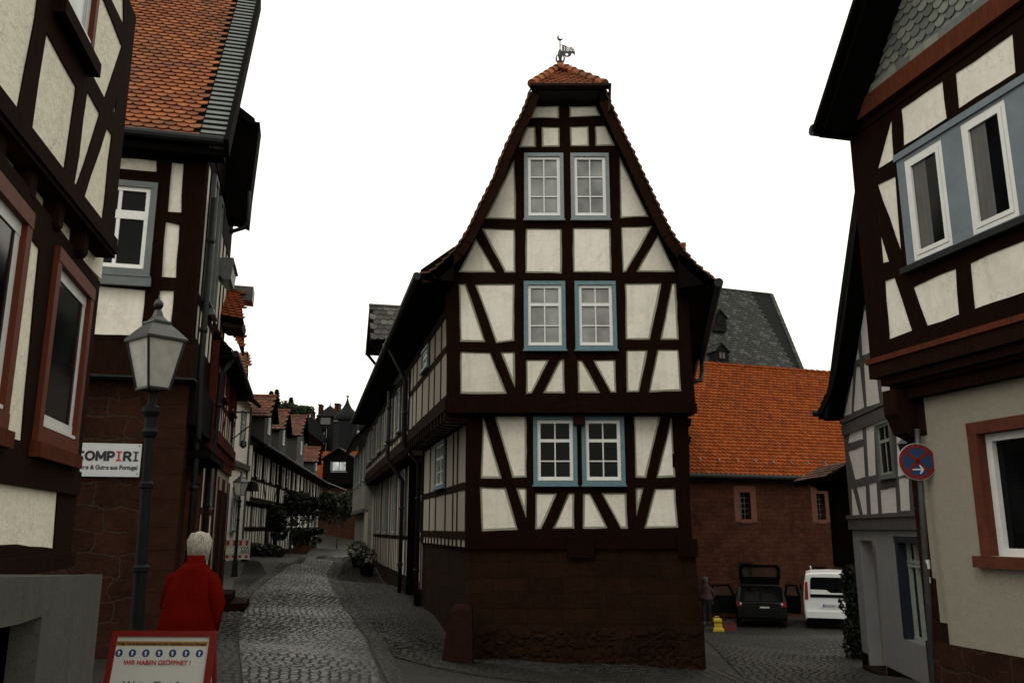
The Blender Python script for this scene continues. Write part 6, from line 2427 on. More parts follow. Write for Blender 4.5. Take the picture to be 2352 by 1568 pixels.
def courtyard():
    P = Plane(hx(1590, 33), 33, 2.77, 1)
    g = P.at(3, 0)
    H = thing('courtyard_barn', (g.x, g.y, -1.8), 'long red rubble-stone building with a bright orange tiled roof behind the parked cars', 'building')
    ze = P.hit((1590, 1098), .3)[1]
    E = P.shift(.35)
    zr = E.hit((1590, 1088))[1]
    s0, s1 = -5.0, 14.0
    best = None
    for a in range(36, 62):
        ang = R(a)
        V = -P.n * math.cos(ang) + Vector((0, 0, math.sin(ang)))
        Nn = P.e.cross(V)
        p = hit3(1600, 838, E.at(0, zr), Nn); q = hit3(1905, 854, E.at(0, zr), Nn)
        h0, h1 = (p - E.at(0, zr)).dot(V), (q - E.at(0, zr)).dot(V)
        if best is None or abs(h0 - h1) < best[0]: best = (abs(h0 - h1), a, h0, h1)
    print('barn', best)
    ang = R(48)
    V = -P.n * math.cos(ang) + Vector((0, 0, math.sin(ang)))
    Nn = P.e.cross(V)
    Hh = (hit3(1600, 838, E.at(0, zr), Nn) - E.at(0, zr)).dot(V)
    Hh2 = (hit3(1905, 854, E.at(0, zr), Nn) - E.at(0, zr)).dot(V)
    Hh = (Hh + Hh2) / 2
    wins = []
    for pts, hgt in ((((1698, 1130), (1726, 1192)), 1), (((1874, 1133), (1898, 1193)), 1), (((1700, 1294), (1728, 1330)), 0), (((1870, 1303), (1896, 1330)), 0)):
        a, b = P.hit(pts[0]), P.hit(pts[1])
        wins.append((a[0], b[1], b[0], a[1]))
    m = MB()
    hol = [[(w[0], w[1]), (w[2], w[1]), (w[2], w[3]), (w[0], w[3])] for w in wins]
    m.frame(P, [(s0, -3), (s1, -3), (s1, zr + .1), (s0, zr + .1)], hol, -.35, 0, jit=0, step=9)
    m.build('wall', M['stone3'], H)
    for i, w in enumerate(wins):
        m = MB()
        k = .26 if i < 2 else .06
        if i < 2:
            m.rect(P, w[0] - k, w[1] - .1, w[0], w[3] + k, -.2, .012); m.rect(P, w[2], w[1] - .1, w[2] + k, w[3] + k, -.2, .012)
            m.rect(P, w[0], w[3], w[2], w[3] + k, -.2, .014); m.rect(P, w[0], w[1] - .14, w[2], w[1], -.2, .03)
        else:
            m.rect(P, w[0] - k, w[1], w[0], w[3] + k, -.2, .012); m.rect(P, w[2], w[1], w[2] + k, w[3] + k, -.2, .012); m.rect(P, w[0], w[3], w[2], w[3] + k, -.2, .014)
        f = m.build('stone_window', simple('orange_red_sandstone', (.085, .024, .011), .85, var=.25) if i < 2 else M['sand2'], H)
        m = MB()
        for q in range(1, 3): m.rect(P, w[0] + (w[2] - w[0]) * q / 3 - .015, w[1], w[0] + (w[2] - w[0]) * q / 3 + .015, w[3], -.2, -.17)
        for q in range(1, 5): m.rect(P, w[0], w[1] + (w[3] - w[1]) * q / 5 - .015, w[2], w[1] + (w[3] - w[1]) * q / 5 + .015, -.2, -.172)
        m.build('bars', simple('rusty_grey_bars', (.04, .035, .03), .7), f)
        m = MB(); m.rect(P, w[0], w[1], w[2], w[3], -.3, -.28); m.build('pane', M['gdark'], f)
    m = MB()
    quadslab(m, E.at(s0, zr), E.at(s1, zr), E.at(s1, zr) + V * Hh, E.at(s0, zr) + V * Hh, .15, 1)
    tiles(m, E.at(s0, zr), P.e, V, s1 - s0, Hh, .22, .20, lift=.055, jit=.003)
    m.build('roof', [M['tor'], M['black']], H)
    top = E.at(s0, zr) + V * Hh
    V2 = -P.n * math.cos(ang) - Vector((0, 0, math.sin(ang)))
    m = MB(); a = E.at(s1, zr) + V * Hh
    quadslab(m, a, top, top + V2 * Hh, a + V2 * Hh, .15)
    m.build('rear_roof', M['tor'], H)
    m = MB()
    n = 54
    L = (s1 - s0) / n
    for i in range(n):
        p = top + P.e * (i * L)
        m.tube([p + Vector((0, 0, .03)), p + P.e * (L * 1.1) + Vector((0, 0, .01))], [.12, .09], 8)
    m.build('ridge_tiles', M['tor'], H)
    for i in range(22):
        m = MB()
        p = E.at(s0 + .4 + i * .85, zr) + V * .75 + Nn * .05
        m.bar(p, p + Nn * .09 - V * .02, .03)
        m.bar(p + Nn * .09, p + Nn * .09 - V * .16, .03)
        m.build('snow_guard', M['lzinc'], H)
    gutter([E.at(s0, zr - .06, .08), E.at(s1, zr - .06, .08)], .09, H)
    m = MB(); m.rect(P, s0, zr - .25, s1, zr - .08, 0, .35); m.build('soffit', M['black'], H)
    m = MB(); m.tube([P.at(-.2, zr - .2, .2), P.at(-.2, -2, .2)], .05, 8); m.build('downpipe', M['zinc'], H)

    # big slate roof behind
    Q = Plane(hx(1700, 52), 52, 2.77, 1)
    B = thing('slate_roofed_hall', (hx(1700, 52), 52, -2), 'tall grey slate roof with two tiny dormers rising behind the orange tiled roof', 'building')
    zb = CAMZ + (1214 - 905) / (F / CT) * 52
    ang = R(56)
    V = -Q.n * math.cos(ang) + Vector((0, 0, math.sin(ang)))
    Nn = Q.e.cross(V)
    O = Q.at(-9, zb)
    uv = lambda px, py: ((lambda p: ((p - O).dot(Q.e), (p - O).dot(V)))(hit3(px, py, O, Nn)))
    a, b, c = uv(1640, 669), uv(1767, 669), uv(1841, 850)
    Ht = (a[1] + b[1]) / 2
    sl = (c[0] - b[0]) / (b[1] - c[1])
    xr = lambda v: b[0] + (Ht - v) * sl
    m = MB()
    lo = -1.0
    vs = [O + V * lo, O + Q.e * xr(lo) + V * lo, O + Q.e * xr(Ht) + V * Ht, O + V * Ht]
    quadslab(m, *vs, .2, 1)
    tiles(m, O, Q.e, V, xr(0), Ht, .34, .24, clip=lambda u, v: u < xr(v) - .1, lift=.04)
    m.tube([vs[3], vs[2]], .1, 6, mi=0)
    bk = -Q.n * 9
    # hipped right side and rear
    vr = vs[1] + bk
    m.add([vs[1], vr, vs[2]], [(0, 1, 2)], 1)
    m.add([vs[3], vs[2], vr, vs[0] + bk], [(0, 1, 2, 3)], 1)
    for i in range(24):
        p0 = vs[1] + (vs[2] - vs[1]) * (i / 24); p1 = vs[1] + (vs[2] - vs[1]) * ((i + 1.1) / 24)
        m.bar(p0 + Nn * .05, p1 + Nn * .03, .3, .03, up=Nn)
    m.build('roof', [M['slated'], M['slateb']], B)
    m = MB()
    m.prism(Q, [(-9, -2), (xr(lo) - 9, -2), (xr(lo) - 9, zb - .8), (-9, zb - .8)], -9, -.3)
    m.build('wall', M['stone3'], B)
    # tiny dormers
    for px, py in ((1646, 757), (1650, 836)):
        p = hit3(px, py, O, Nn)
        DP = Plane(p.x, p.y, 2.77, 1)
        dormer(DP, 0, 1.0, p.z - .2, .95, .5, 1.6, .45, B, M['slated'], M['slateb'], over=.12, side=.1, tw=.2, ex=.2, wsize=(.55, .5), pane=M['gdark'] if py < 800 else M['gmid'], trim=M['slateb'], white=M['slateb'] if py < 800 else M['brown'])


courtyard()
# ================================================================ street lamps
def copy_tree(o, parent=None):
    c = o.copy(); COL.objects.link(c)
    if parent: c.parent = parent
    for ch in list(o.children): copy_tree(ch, c)
    return c


def make_lamp():
    T = thing('street_lamp', (0, 0, 0), 'large old street lamp with frosted lantern standing nearest, in front of the shop sign', 'street lamp', 'old street lamps along the street')
    m = MB()
    m.lathe((0, 0, 0), [(.12, -.1), (.12, .12), (.10, .16), (.10, .55), (.075, .62), (.062, .7), (.058, 1.25), (.075, 1.26), (.078, 1.30), (.055, 1.32), (.05, 2.02), (.066, 2.03), (.068, 2.07), (.048, 2.09), (.045, 2.5), (.06, 2.52), (.075, 2.56), (.06, 2.6), (.058, 2.7), (.085, 2.75), (.085, 2.8), (.045, 2.82), (.036, 2.94)], 16)
    m.build('post', M['lampm'], T, smooth=False)
    ro = R(45)
    m = MB()
    zb, zt, rb, rt = 2.98, 3.46, .155, .275
    cs = lambda r, z: [Vector((math.cos(ro + R(90) * k + R(45)) * r, math.sin(ro + R(90) * k + R(45)) * r, z)) for k in range(4)]
    B, Tt = cs(rb, zb), cs(rt, zt)
    for k in range(4):
        m.bar(B[k], Tt[k], .02)
        m.bar(B[k], B[(k + 1) % 4], .022)
        m.bar(Tt[k], Tt[(k + 1) % 4], .024)
        m.bar(B[k], Vector((0, 0, 2.93)), .014)
    m.build('lantern_frame', M['iron'], T)
    m = MB()
    m.loft([[p * 1 for p in [Vector((q.x * .97, q.y * .97, q.z + .005)) for q in B]], [Vector((q.x * .97, q.y * .97, q.z)) for q in Tt]])
    m.build('lantern_glass', M['milk'], T)
    m = MB()
    rings = [cs(.30, 3.455), cs(.305, 3.475), cs(.20, 3.57), cs(.125, 3.63), cs(.135, 3.635), cs(.135, 3.655), cs(.10, 3.665), cs(.055, 3.71), cs(.035, 3.77), cs(.02, 3.785)]
    m.loft(rings)
    m.build('lantern_roof', simple('lamp_roof_metal', (.045, .047, .047), .4, metal=.3, var=.25), T)
    m = MB()
    m.lathe((0, 0, 0), [(.015, 3.78), (.03, 3.79), (.046, 3.82), (.046, 3.845), (.03, 3.875), (.012, 3.885), (.004, 3.93)], 12)
    m.build('finial', M['iron'], T, smooth=True)
    return T


def place_lamp(T, base, top, tall=3.93, rz=0):
    d = Vector(top) - Vector(base)
    T.location = base
    T.rotation_mode = 'QUATERNION'
    T.rotation_quaternion = d.to_track_quat('Z', 'Y') @ Matrix.Rotation(rz, 3, 'Z').to_quaternion()
    s = d.length / tall
    T.scale = (s, s, s)


lamp = make_lamp()
l2 = copy_tree(lamp)
l3 = copy_tree(lamp)
b = at_px(304, 1604, 8.4); b.z = tz(b.x, b.y)
t = at_px(366, 678, 8.4)
place_lamp(lamp, b, (t.x, t.y, t.z), rz=R(8))
b = at_px(538, 1320, 27); b.z = tz(b.x, b.y)
place_lamp(l2, b, at_px(555, 1079, 27), rz=R(20))
l2['label'] = 'smaller dark street lamp in front of the red and white barrier'
b = at_px(707, 1276, 55); b.z = tz(b.x, b.y)
place_lamp(l3, b, at_px(711, 1150, 55), rz=R(20))
l3['label'] = 'farthest tiny street lamp at the bend below the timbered houses'


# ================================================================ advertising board
def a_board():
    D = 5.12
    tl, tr = at_px(252, 1446, 5.3), at_px(494, 1452, 5.3)
    wd = (tr - tl).length
    cx = (tl.x + tr.x) / 2
    zg = tz(cx, D)
    ht = (tl.z + tr.z) / 2 - zg + .02
    T = thing('pavement_board', (cx, D, zg), 'red-framed pavement sign board saying WIR HABEN GEÖFFNET in front of the woman', 'sign board')
    P = Plane(cx, D, 1, 0)
    w = wd / 2
    red = simple('glossy_red_frame', (.16, .012, .010), .35, var=.15)
    m = MB()
    f = .034
    for r in ((-w, zg + .06, -w + f, zg + ht - f), (w - f, zg + .06, w, zg + ht - f)):
        m.prism(P, [(r[0], r[1]), (r[2], r[1]), (r[2], r[3]), (r[0], r[3])], -.014, .014)
    m.prism(P, [(-w, zg + ht - f), (w, zg + ht - f), (w, zg + ht - .004), (w - .008, zg + ht), (-w + .008, zg + ht), (-w, zg + ht - .004)], -.014, .0145)
    m.rect(P, -w, zg + .04, w, zg + .075, -.014, .0145)
    o = m.build('frame', red, T)
    m = MB(); m.rect(P, -w + f, zg + .075, w - f, zg + ht - f, -.008, .002)
    m.build('poster', simple('white_poster', (.52, .52, .48), .45, var=.03), T)
    S = wd / 2050.0
    X = lambda px: (px - 1240) * S
    Zz = lambda py: zg + ht - (py - 180) * S
    m = MB(); m.rect(P, X(325), Zz(458), X(2115), Zz(372), .0022, .0032)
    m.build('yellow_banner', simple('ochre_print', (.30, .15, .03), .5, var=.1), T)
    blue = simple('navy_print', (.01, .035, .13), .5)
    wh = simple('paper_white', (.55, .56, .5), .5, var=.03)
    ink = simple('black_lettering', (.008, .008, .014), .5)
    redi = simple('red_lettering', (.35, .012, .02), .5)
    m = MB()
    for i in range(7):
        c = X(405 + i * 263.5); z = Zz(590)
        m.prism(P, [(c + math.cos(k * .3142) * 72 * S, z + math.sin(k * .3142) * 72 * S) for k in range(20)], .0022, .0032)
    m.build('blue_discs', blue, T)
    m = MB()
    for i in range(7):
        c = X(405 + i * 263.5); z = Zz(590)
        u = S
        m.prism(P, [(c + a * u, z + b * u) for a, b in ((-13, -42), (13, -42), (13, 4), (32, 4), (0, 44), (-32, 4), (-13, 4))], .0034, .0044)
    m.build('white_arrows', wh, T)

    def line(s_, x0, x1, z, size, mat, sh=0, bold=0):
        ob = text(s_, P, 0, z, size, .0046, mat, T, 'lettering', bold=bold, shear=sh)
        og = ORG[T.name]
        us = [(v.co + og - P.O).dot(P.e) for v in ob.data.vertices]
        u0, u1 = min(us), max(us)
        for v in ob.data.vertices:
            u = (v.co + og - P.O).dot(P.e)
            v.co = v.co + P.e * (x0 + (u - u0) / (u1 - u0) * (x1 - x0) - u)
    line('Wein, Tee & Besonderheiten aus den Regionen und aus Portugal', X(345), X(2085), Zz(438), 66 * S, ink, 0, .0002)
    line('WIR HABEN GEÖFFNET !', X(530), X(1840), Zz(800), 118 * S, redi, 0, .0005)
    line('Wein, Tee &', X(590), X(1700), Zz(1222), 185 * S, ink, .25, .0002)
    line('Besonderheiten', X(480), X(1900), Zz(1500), 185 * S, ink, .25, .0002)
    # rear leg frame
    m = MB()
    for sx in (-w + .02, w - .02): m.bar((cx + sx, D + .02, zg + ht - .05), (cx + sx, D + .52, zg - .06), .024)
    m.bar((cx - w, D + .46, zg + .06), (cx + w, D + .46, zg + .06), .024)
    m.build('rear_stand', red, T)
    T.rotation_euler = (R(-11), 0, R(-2.5))


a_board()


# ================================================================ people
def skin_body(name, verts, edges, radii, mat, parent, sub=2, root=0):
    me = bpy.data.meshes.new('tmp')
    me.from_pydata([tuple(v) for v in verts], edges, [])
    o = bpy.data.objects.new('tmp', me)
    COL.objects.link(o)
    md = o.modifiers.new('s', 'SKIN'); md.use_smooth_shade = True
    sk = me.skin_vertices[0].data
    for i, r in enumerate(radii):
        sk[i].radius = r if hasattr(r, '__len__') else (r, r)
        sk[i].use_root = (i == root)
    sb = o.modifiers.new('u', 'SUBSURF'); sb.levels = sub; sb.render_levels = sub
    dg = bpy.context.evaluated_depsgraph_get(); dg.update()
    bpy.context.view_layer.update()
    dg = bpy.context.evaluated_depsgraph_get()
    nm = bpy.data.meshes.new_from_object(o.evaluated_get(dg))
    bpy.data.objects.remove(o)
    nm.name = name
    nm.materials.clear(); nm.materials.append(mat)
    nm.polygons.foreach_set('use_smooth', [True] * len(nm.polygons))
    ob = bpy.data.objects.new(name, nm)
    COL.objects.link(ob); ob.parent = parent
    ORG[ob.name] = ORG[parent.name]
    return ob


def person(loc, rz, h, label, coat, trouser, hair, hem, bend=.0, stride=.12, arm_r=None, arm_l=None, coatw=1.0, skin=(.30, .17, .12)):
    """figure in local coordinates: x right, y forward, z up; h = standing height"""
    T = thing('person', (0, 0, 0), label, 'person')
    k = h / 1.7
    V = Vector
    hip, waist, chest, neck, head = V((0, 0, .92)), V((0, .01 + bend * .15, 1.08)), V((0, .03 + bend * .5, 1.28)), V((0, .06 + bend * .9, 1.44)), V((0, .08 + bend * 1.25, 1.545))
    crown = V((0, .08 + bend * 1.35, 1.635))
    vs = [hip, waist, chest, neck, head, crown]
    ed = [(0, 1), (1, 2), (2, 3), (3, 4), (4, 5)]
    rd = [(.135, .105), (.12, .095), (.11, .085), (.055, .055), (.078, .095), (.05, .065)]
    def chain(start, pts, rs):
        p = start
        for q, r in zip(pts, rs):
            vs.append(V(q)); rd.append(r); ed.append((p, len(vs) - 1)); p = len(vs) - 1
        return p
    for sx in (-1, 1):
        st = stride * sx
        chain(0, [(sx * .095, 0, .86), (sx * .10, .02 + st * .5, .48), (sx * .10, st - .03, .09), (sx * .105, st + .10, .035), (sx * .11, st + .17, .03)], [.085, .055, .042, .04, .03])
    for sx, tgt in ((-1, arm_l), (1, arm_r)):
        el, wr = tgt or ((sx * .25, .02, 1.1), (sx * .24, .10, .86))
        e = chain(2, [(sx * .11, chest.y, 1.30), (el[0], el[1], el[2]), (wr[0], wr[1], wr[2])], [.036, .036, .026])
        d = (V(wr) - V(el)).normalized()
        pm = V(wr) + d * .07
        chain(e, [pm], [(.036, .018)])
        palm = len(vs) - 1
        for i in range(4):
            o = (i - 1.5) * .018
            L = (.062, .078, .082, .07)[3 - i]
            a = pm + V((0, o, 0)) + d * .02
            chain(palm, [a + d * L * .5, a + d * L * .8 + V((-sx * .018, 0, 0))], [.0095, .008])
        chain(e, [V(wr) + d * .03 + V((0, .032, 0)), V(wr) + d * .075 + V((-sx * .01, .05, 0))], [.012, .010])
    sk = simple('skin_%d' % int(skin[0] * 1000), skin, .55, var=.08)
    # face
    nose = V((0, head.y + .105, 1.53))
    vs.append(nose); rd.append(.014); ed.append((4, len(vs) - 1))
    for sx in (-1, 1):
        vs.append(V((sx * .085, head.y, 1.535))); rd.append(.017); ed.append((4, len(vs) - 1))
    skin_body('body', [v * k for v in vs], ed, [tuple(x * k for x in r) if hasattr(r, '__len__') else r * k for r in rd], sk, T)
    m = MB()
    for sx in (-1, 1):
        m.lathe(V((sx * .03, head.y + .088, 1.55)) * k, [(.004, -.012), (.012, 0), (.004, .012)], 8)
    m.build('eyes', simple('eye_dark', (.02, .015, .012), .2), T, smooth=True)
    m = MB(); m.box(V((0, head.y + .092, 1.49)) * k, (.02 * k, .006, .004)); m.build('mouth', simple('lips', (.2, .06, .05), .5), T)
    # trousers and shoes
    tv, te, tr_ = [V((0, 0, .95)), V((0, 0, .86))], [(0, 1)], [(.15, .115), (.15, .12)]
    for sx in (-1, 1):
        st = stride * sx
        p = 1
        for q, r in (((sx * .095, 0, .80), .095), ((sx * .10, .02 + st * .5, .48), .072), ((sx * .10, st - .02, .10), .062)):
            tv.append(V(q)); tr_.append(r); te.append((p, len(tv) - 1)); p = len(tv) - 1
    skin_body('trousers', [v * k for v in tv], te, [tuple(x * k for x in r) if hasattr(r, '__len__') else r * k for r in tr_], trouser, T)
    for sx in (-1, 1):
        st = stride * sx
        m = MB()
        rg = []
        for y, w, z in ((-.09, .025, .05), (-.07, .04, .075), (0, .045, .09), (.08, .045, .06), (.14, .035, .045), (.165, .015, .03)):
            rg.append([V((sx * .105 + math.cos(a) * w, st + y, max(0, z / 2 + math.sin(a) * z / 2))) * k for a in [6.283 * i / 10 for i in range(10)]])
        m.loft(rg)
        m.build('shoe', simple('dark_shoe_leather', (.012, .010, .010), .4), T, smooth=True)
    # coat
    rg = random.Random(int(h * 100))
    n = 28
    prof = [(hem, .24, .18), (hem + .02, .24, .18), (hem + .16, .228, .17), (1.0, .218, .16), (1.12, .21, .152), (1.22, .198, .145), (1.30, .178, .135), (1.355, .15, .122), (1.395, .118, .104), (1.425, .082, .088), (1.445, .068, .078), (1.49, .072, .080), (1.492, .060, .066)]
    rings = []
    for z, rx, ry in prof:
        f = max(0, (z - .95) / .5)
        yo = .02 + bend * 1.0 * f ** 1.3
        ring = []
        for i in range(n):
            a = 6.283 * i / n
            fold = 1 + (.05 * math.sin(a * 5 + z * 3) + .03 * math.sin(a * 9 - z * 7)) * max(0, 1.32 - z) * 1.5 + .012 * math.sin(z * 34 + a * 3) * (1 if z > .95 else .3)
            ring.append(V((math.cos(a) * rx * coatw * fold, yo + math.sin(a) * ry * coatw * fold, z + (.012 * math.sin(a * 3) if z < hem + .03 else 0))) * k)
        rings.append(ring)
    m = MB()
    m.loft(rings)
    for sx, tgt in ((-1, arm_l), (1, arm_r)):
        el, wr = tgt or ((sx * .25, .02, 1.1), (sx * .24, .10, .86))
        sh = V((sx * .128 * coatw, chest.y + .0, 1.315))
        el, wr = V(el), V(wr)
        pts = [sh - V((sx * .05, 0, -.005)), sh + V((sx * .02, 0, -.02)), sh.lerp(el, .5) + V((sx * .012, 0, 0)), el, el.lerp(wr, .5), wr]
        m.tube([p * k for p in pts], [.04 * k, .070 * k, .074 * k, .070 * k, .064 * k, .058 * k], 14)
    m.build('coat', coat, T, smooth=True)
    # hair
    m = MB()
    c = head.lerp(crown, .45)
    for ly in range(3):
        rr = []
        for i in range(9):
            ph = math.pi * (.04 + .80 * i / 8)
            r = math.sin(ph); zc = math.cos(ph)
            rr.append([(V((math.cos(a) * r * (.084 + .004 * math.sin(a * 13 + i)), -.012 + math.sin(a) * r * (.094 + .004 * math.sin(a * 11 + ly)) - (.015 if math.sin(a) > .3 and i > 4 else 0), zc * .112 + (-.004 * math.sin(a * 9)))) * (1 - ly * .03) + c) * k for a in [6.283 * q / 26 for q in range(26)]])
        if ly == 0:
            m.loft([[p for p in r_] for r_ in rr])
    for i in range(340):                       # loose strands
        a = rg.uniform(math.pi, 2 * math.pi) if i % 4 else rg.uniform(0, 6.283)
        p0 = c + V((math.cos(a) * .03, math.sin(a) * .03 - .012, .10))
        p1 = c + V((math.cos(a) * rg.uniform(.082, .103), math.sin(a) * rg.uniform(.092, .112) - .012, .01 + rg.uniform(-.03, .03)))
        p2 = c + V((math.cos(a) * .088, math.sin(a) * .095 - .015, -.105 + rg.uniform(-.035, .025)))
        m.tube([p0 * k, p0.lerp(p1, .6) * k + V((0, 0, .028)), p1 * k, p2 * k], [.004, .006, .006, .003], 4)
    m.build('hair', hair, T, smooth=True)
    T.location = loc
    T.rotation_euler = (0, 0, rz)
    return T


x = hx(446, 7.3)
woman = person((x, 7.3, tz(x, 7.3)), R(4), 1.62, 'stooping woman in a red coat with short white hair, walking away up the street',
               simple('red_wool_coat', (.085, .0030, .0012), 1.0, var=.25, vs=5, spec=.02, bmp=.25), simple('black_trousers', (.01, .01, .012), .8),
               simple('white_grey_hair', (.36, .33, .28), .7, var=.45, vs=45), .80, bend=.10, stride=.13, coatw=1.04,
               arm_r=((.245, .0, 1.09), (.20, .05, .87)), arm_l=((-.20, .08, 1.08), (-.10, .20, .95)))
# her carrier bag
bx, by, bz = x + .0, 7.5, tz(x, 7.3)
Bg = thing('carrier_bag', (bx, by, bz + .28), 'white carrier bag with thin handles held at the side of the woman in red', 'bag')
m = MB()
bx = x + .04
m.loft([[(bx - .10, by - .05, bz + .28), (bx + .12, by - .05, bz + .28), (bx + .12, by + .05, bz + .28), (bx - .10, by + .05, bz + .28)],
        [(bx - .13, by - .07, bz + .40), (bx + .155, by - .07, bz + .42), (bx + .15, by + .07, bz + .40), (bx - .13, by + .07, bz + .42)],
        [(bx - .10, by - .03, bz + .52), (bx + .13, by - .03, bz + .54), (bx + .13, by + .03, bz + .54), (bx - .10, by + .03, bz + .52)]])
m.build('bag_body', simple('white_plastic_bag', (.5, .5, .48), .4), Bg)
for sy in (-.015, .02):
    m = MB()
    m.tube([(bx + .05 + sy, by + sy, bz + .53), (bx + .10 + sy, by - .1 + sy, bz + .68), (x + .17 + sy * .8, by - .33, bz + .82)], .006, 6)
    m.build('handle', simple('bag_handle_red', (.45, .06, .03), .5), Bg)

mx_ = hx(1614, 30.5)
man = person((mx_, 30.5, tz(mx_, 30.5)), R(-8), 1.62, 'distant person in dark red jacket and dark trousers standing by the open black car',
             simple('dark_red_jacket', (.03, .005, .007), .85), simple('dark_navy_trousers', (.008, .008, .012), .85), simple('dark_grey_hair', (.06, .06, .055), .7), .88, stride=.03, skin=(.28, .16, .12))


# ================================================================ vehicles
def wheel(mb_t, mb_r, c, r=.31, w=.19):
    c = Vector(c)
    for mb, prof, n in ((mb_t, [(r * .62, -w / 2), (r * .9, -w / 2), (r, -w / 2 + .03), (r, w / 2 - .03), (r * .9, w / 2), (r * .62, w / 2)], 20), (mb_r, [(r * .1, -w / 2 + .03), (r * .6, -w / 2 + .02), (r * .62, 0), (r * .6, w / 2 - .02), (r * .1, w / 2 - .03)], 14)):
        b = len(mb.v)
        for rr, x_ in prof:
            for q in range(n):
                a = 6.283 * q / n
                mb.v.append(c + Vector((x_, math.cos(a) * rr, math.sin(a) * rr)))
        for i in range(len(prof) - 1):
            for q in range(n):
                a0 = b + i * n + q; a1 = b + i * n + (q + 1) % n
                mb.f.append([a0, a1, a1 + n, a0 + n]); mb.m.append(0)
        for e, rev in ((b, True), (b + (len(prof) - 1) * n, False)):
            f = [e + q for q in range(n)]
            mb.f.append(f[::-1] if rev else f); mb.m.append(0)


def car_shell(st):
    """rings along y: (y, half width low, belt, roof, z low, z belt, z roof)"""
    rings = []
    for y, wl, wb, wr_, zl, zb, zr in st:
        pts = [(-wl, zl), (-wl - .02, zl + (zb - zl) * .35), (-wb, zb), (-(wb * .4 + wr_ * .6) - .02, zb + (zr - zb) * .55), (-wr_, zr - .05), (-wr_ * .8, zr - .005), (0, zr + .015)]
        pts += [(-a, b) for a, b in pts[-2::-1]]
        rings.append([(a, y, b) for a, b in pts])
    return rings


def plate(T, z, w, txt, y=-.012):
    P = Plane(0, y, 1, 0)
    m = MB(); m.rect(P, -w / 2, z, w / 2, z + .11, 0, .012, 0); m.rect(P, -w / 2, z, -w / 2 + .045, z + .11, .0125, .0135, 1)
    m.build('number_plate', [simple('plate_white', (.4, .41, .42), .4), simple('plate_blue', (.02, .05, .22), .4)], T)
    text(txt, P, -w / 2 + .06, z + .02, .095, .0135, simple('black_lettering', (.008, .008, .014), .5), T, 'plate_lettering', sx=(w - .08) / .50 * .78)


def place(T, px, D, rz):
    x = hx(px, D)
    T.location = (x, D, tz(x, D) - .0)
    T.rotation_euler = (0, 0, rz)


def van():
    T = thing('white_van', (0, 0, 0), 'small white van parked rear-on beside the ivy, seen from behind', 'van')
    paint = simple('white_car_paint', (.62, .63, .62), .25, var=.04, spec=.6)
    m = MB()
    m.loft(car_shell([(0.0, .80, .82, .70, .36, .98, 1.76), (.04, .83, .85, .74, .30, 1.0, 1.80), (1.5, .84, .86, .74, .28, 1.0, 1.84), (2.5, .84, .86, .70, .28, 1.0, 1.80), (3.1, .84, .85, .55, .28, 1.02, 1.15), (3.9, .80, .82, .5, .28, .85, .92), (4.1, .7, .75, .4, .32, .7, .76)]))
    m.build('body', paint, T, smooth=False)
    P = Plane(0, -.01, 1, 0)
    g = MB(); g.prism(P, [(-.64, 1.02), (.64, 1.02), (.60, 1.60), (.55, 1.66), (-.55, 1.66), (-.60, 1.60)], 0, .012)
    g.build('rear_window', M['gdark'], T)
    m = MB(); m.prism(P, [(-.62, 1.12), (.62, 1.12), (.62, 1.17), (.0, 1.17), (-.12, 1.26), (-.62, 1.27)], .013, .03)
    m.build('wiper_panel', paint, T)
    for sx in (-1, 1):
        m = MB(); m.loft([[(sx * .845, .10, .95), (sx * .86, .10, 1.5), (sx * .80, .10, 1.52)], [(sx * .70, -.015, .95), (sx * .70, -.02, 1.5), (sx * .69, .0, 1.52)]])
        m.prism(Plane(0, -.002, 1, 0), [(sx * .70, .95), (sx * .81, .95), (sx * .775, 1.5), (sx * .69, 1.5)], 0, .02)
        m.build('tail_light', simple('red_tail_lens', (.16, .012, .01), .25), T)
        m = MB(); m.loft([[(sx * .88, 2.9, 1.05), (sx * 1.03, 2.9, 1.05), (sx * 1.03, 2.9, 1.25), (sx * .88, 2.9, 1.25)], [(sx * .88, 3.0, 1.06), (sx * 1.0, 3.02, 1.06), (sx * 1.0, 3.02, 1.22), (sx * .88, 3.0, 1.22)]])
        m.build('wing_mirror', M['black'], T)
        m = MB(); m.prism(Plane(sx * .86, 0, 0, -sx), [(-2.4, 1.05), (-.4, 1.05), (-.45, 1.6), (-2.2, 1.6)] if sx > 0 else [(.4, 1.05), (2.4, 1.05), (2.2, 1.6), (.45, 1.6)], -.05, -.0)
        m.build('side_window', M['gdark'], T)
    m = MB(); m.box((0, -.05, .48), (.80, .07, .10)); m.box((0, -.03, .575), (.78, .05, .012)); m.build('bumper', paint, T)
    m = MB(); m.box((0, .1, .30), (.78, .1, .10)); m.build('underside', M['black'], T)
    t, r = MB(), MB()
    for y in (.65, 3.25):
        for sx in (-1, 1): wheel(t, r, (sx * .76, y, .30), .31)
    for y in (.65, 3.25):
        for sx in (-1, 1):
            t, r = MB(), MB(); wheel(t, r, (sx * .76, y, .30), .31)
            w_ = t.build('wheel', simple('tyre_rubber', (.01, .01, .01), .8), T); r.build('rim', M['lzinc'], w_)
    m = MB(); m.tube([(-.55, .8, 1.80), (-.57, .55, 1.97)], .012, 6); m.lathe((-.57, .55, 1.95), [(.01, 0), (.03, .02), (.01, .05)], 8); m.build('aerial', paint, T)
    plate(T, .70, .52, 'HU ES 746', y=-.012)
    m = MB(); m.box((0, -.012, .76), (.36, .004, .085)); m.build('plate_recess', simple('white_car_paint', (.62, .63, .62)), T)
    place(T, 1896, 29.0, R(-19.5))


van()


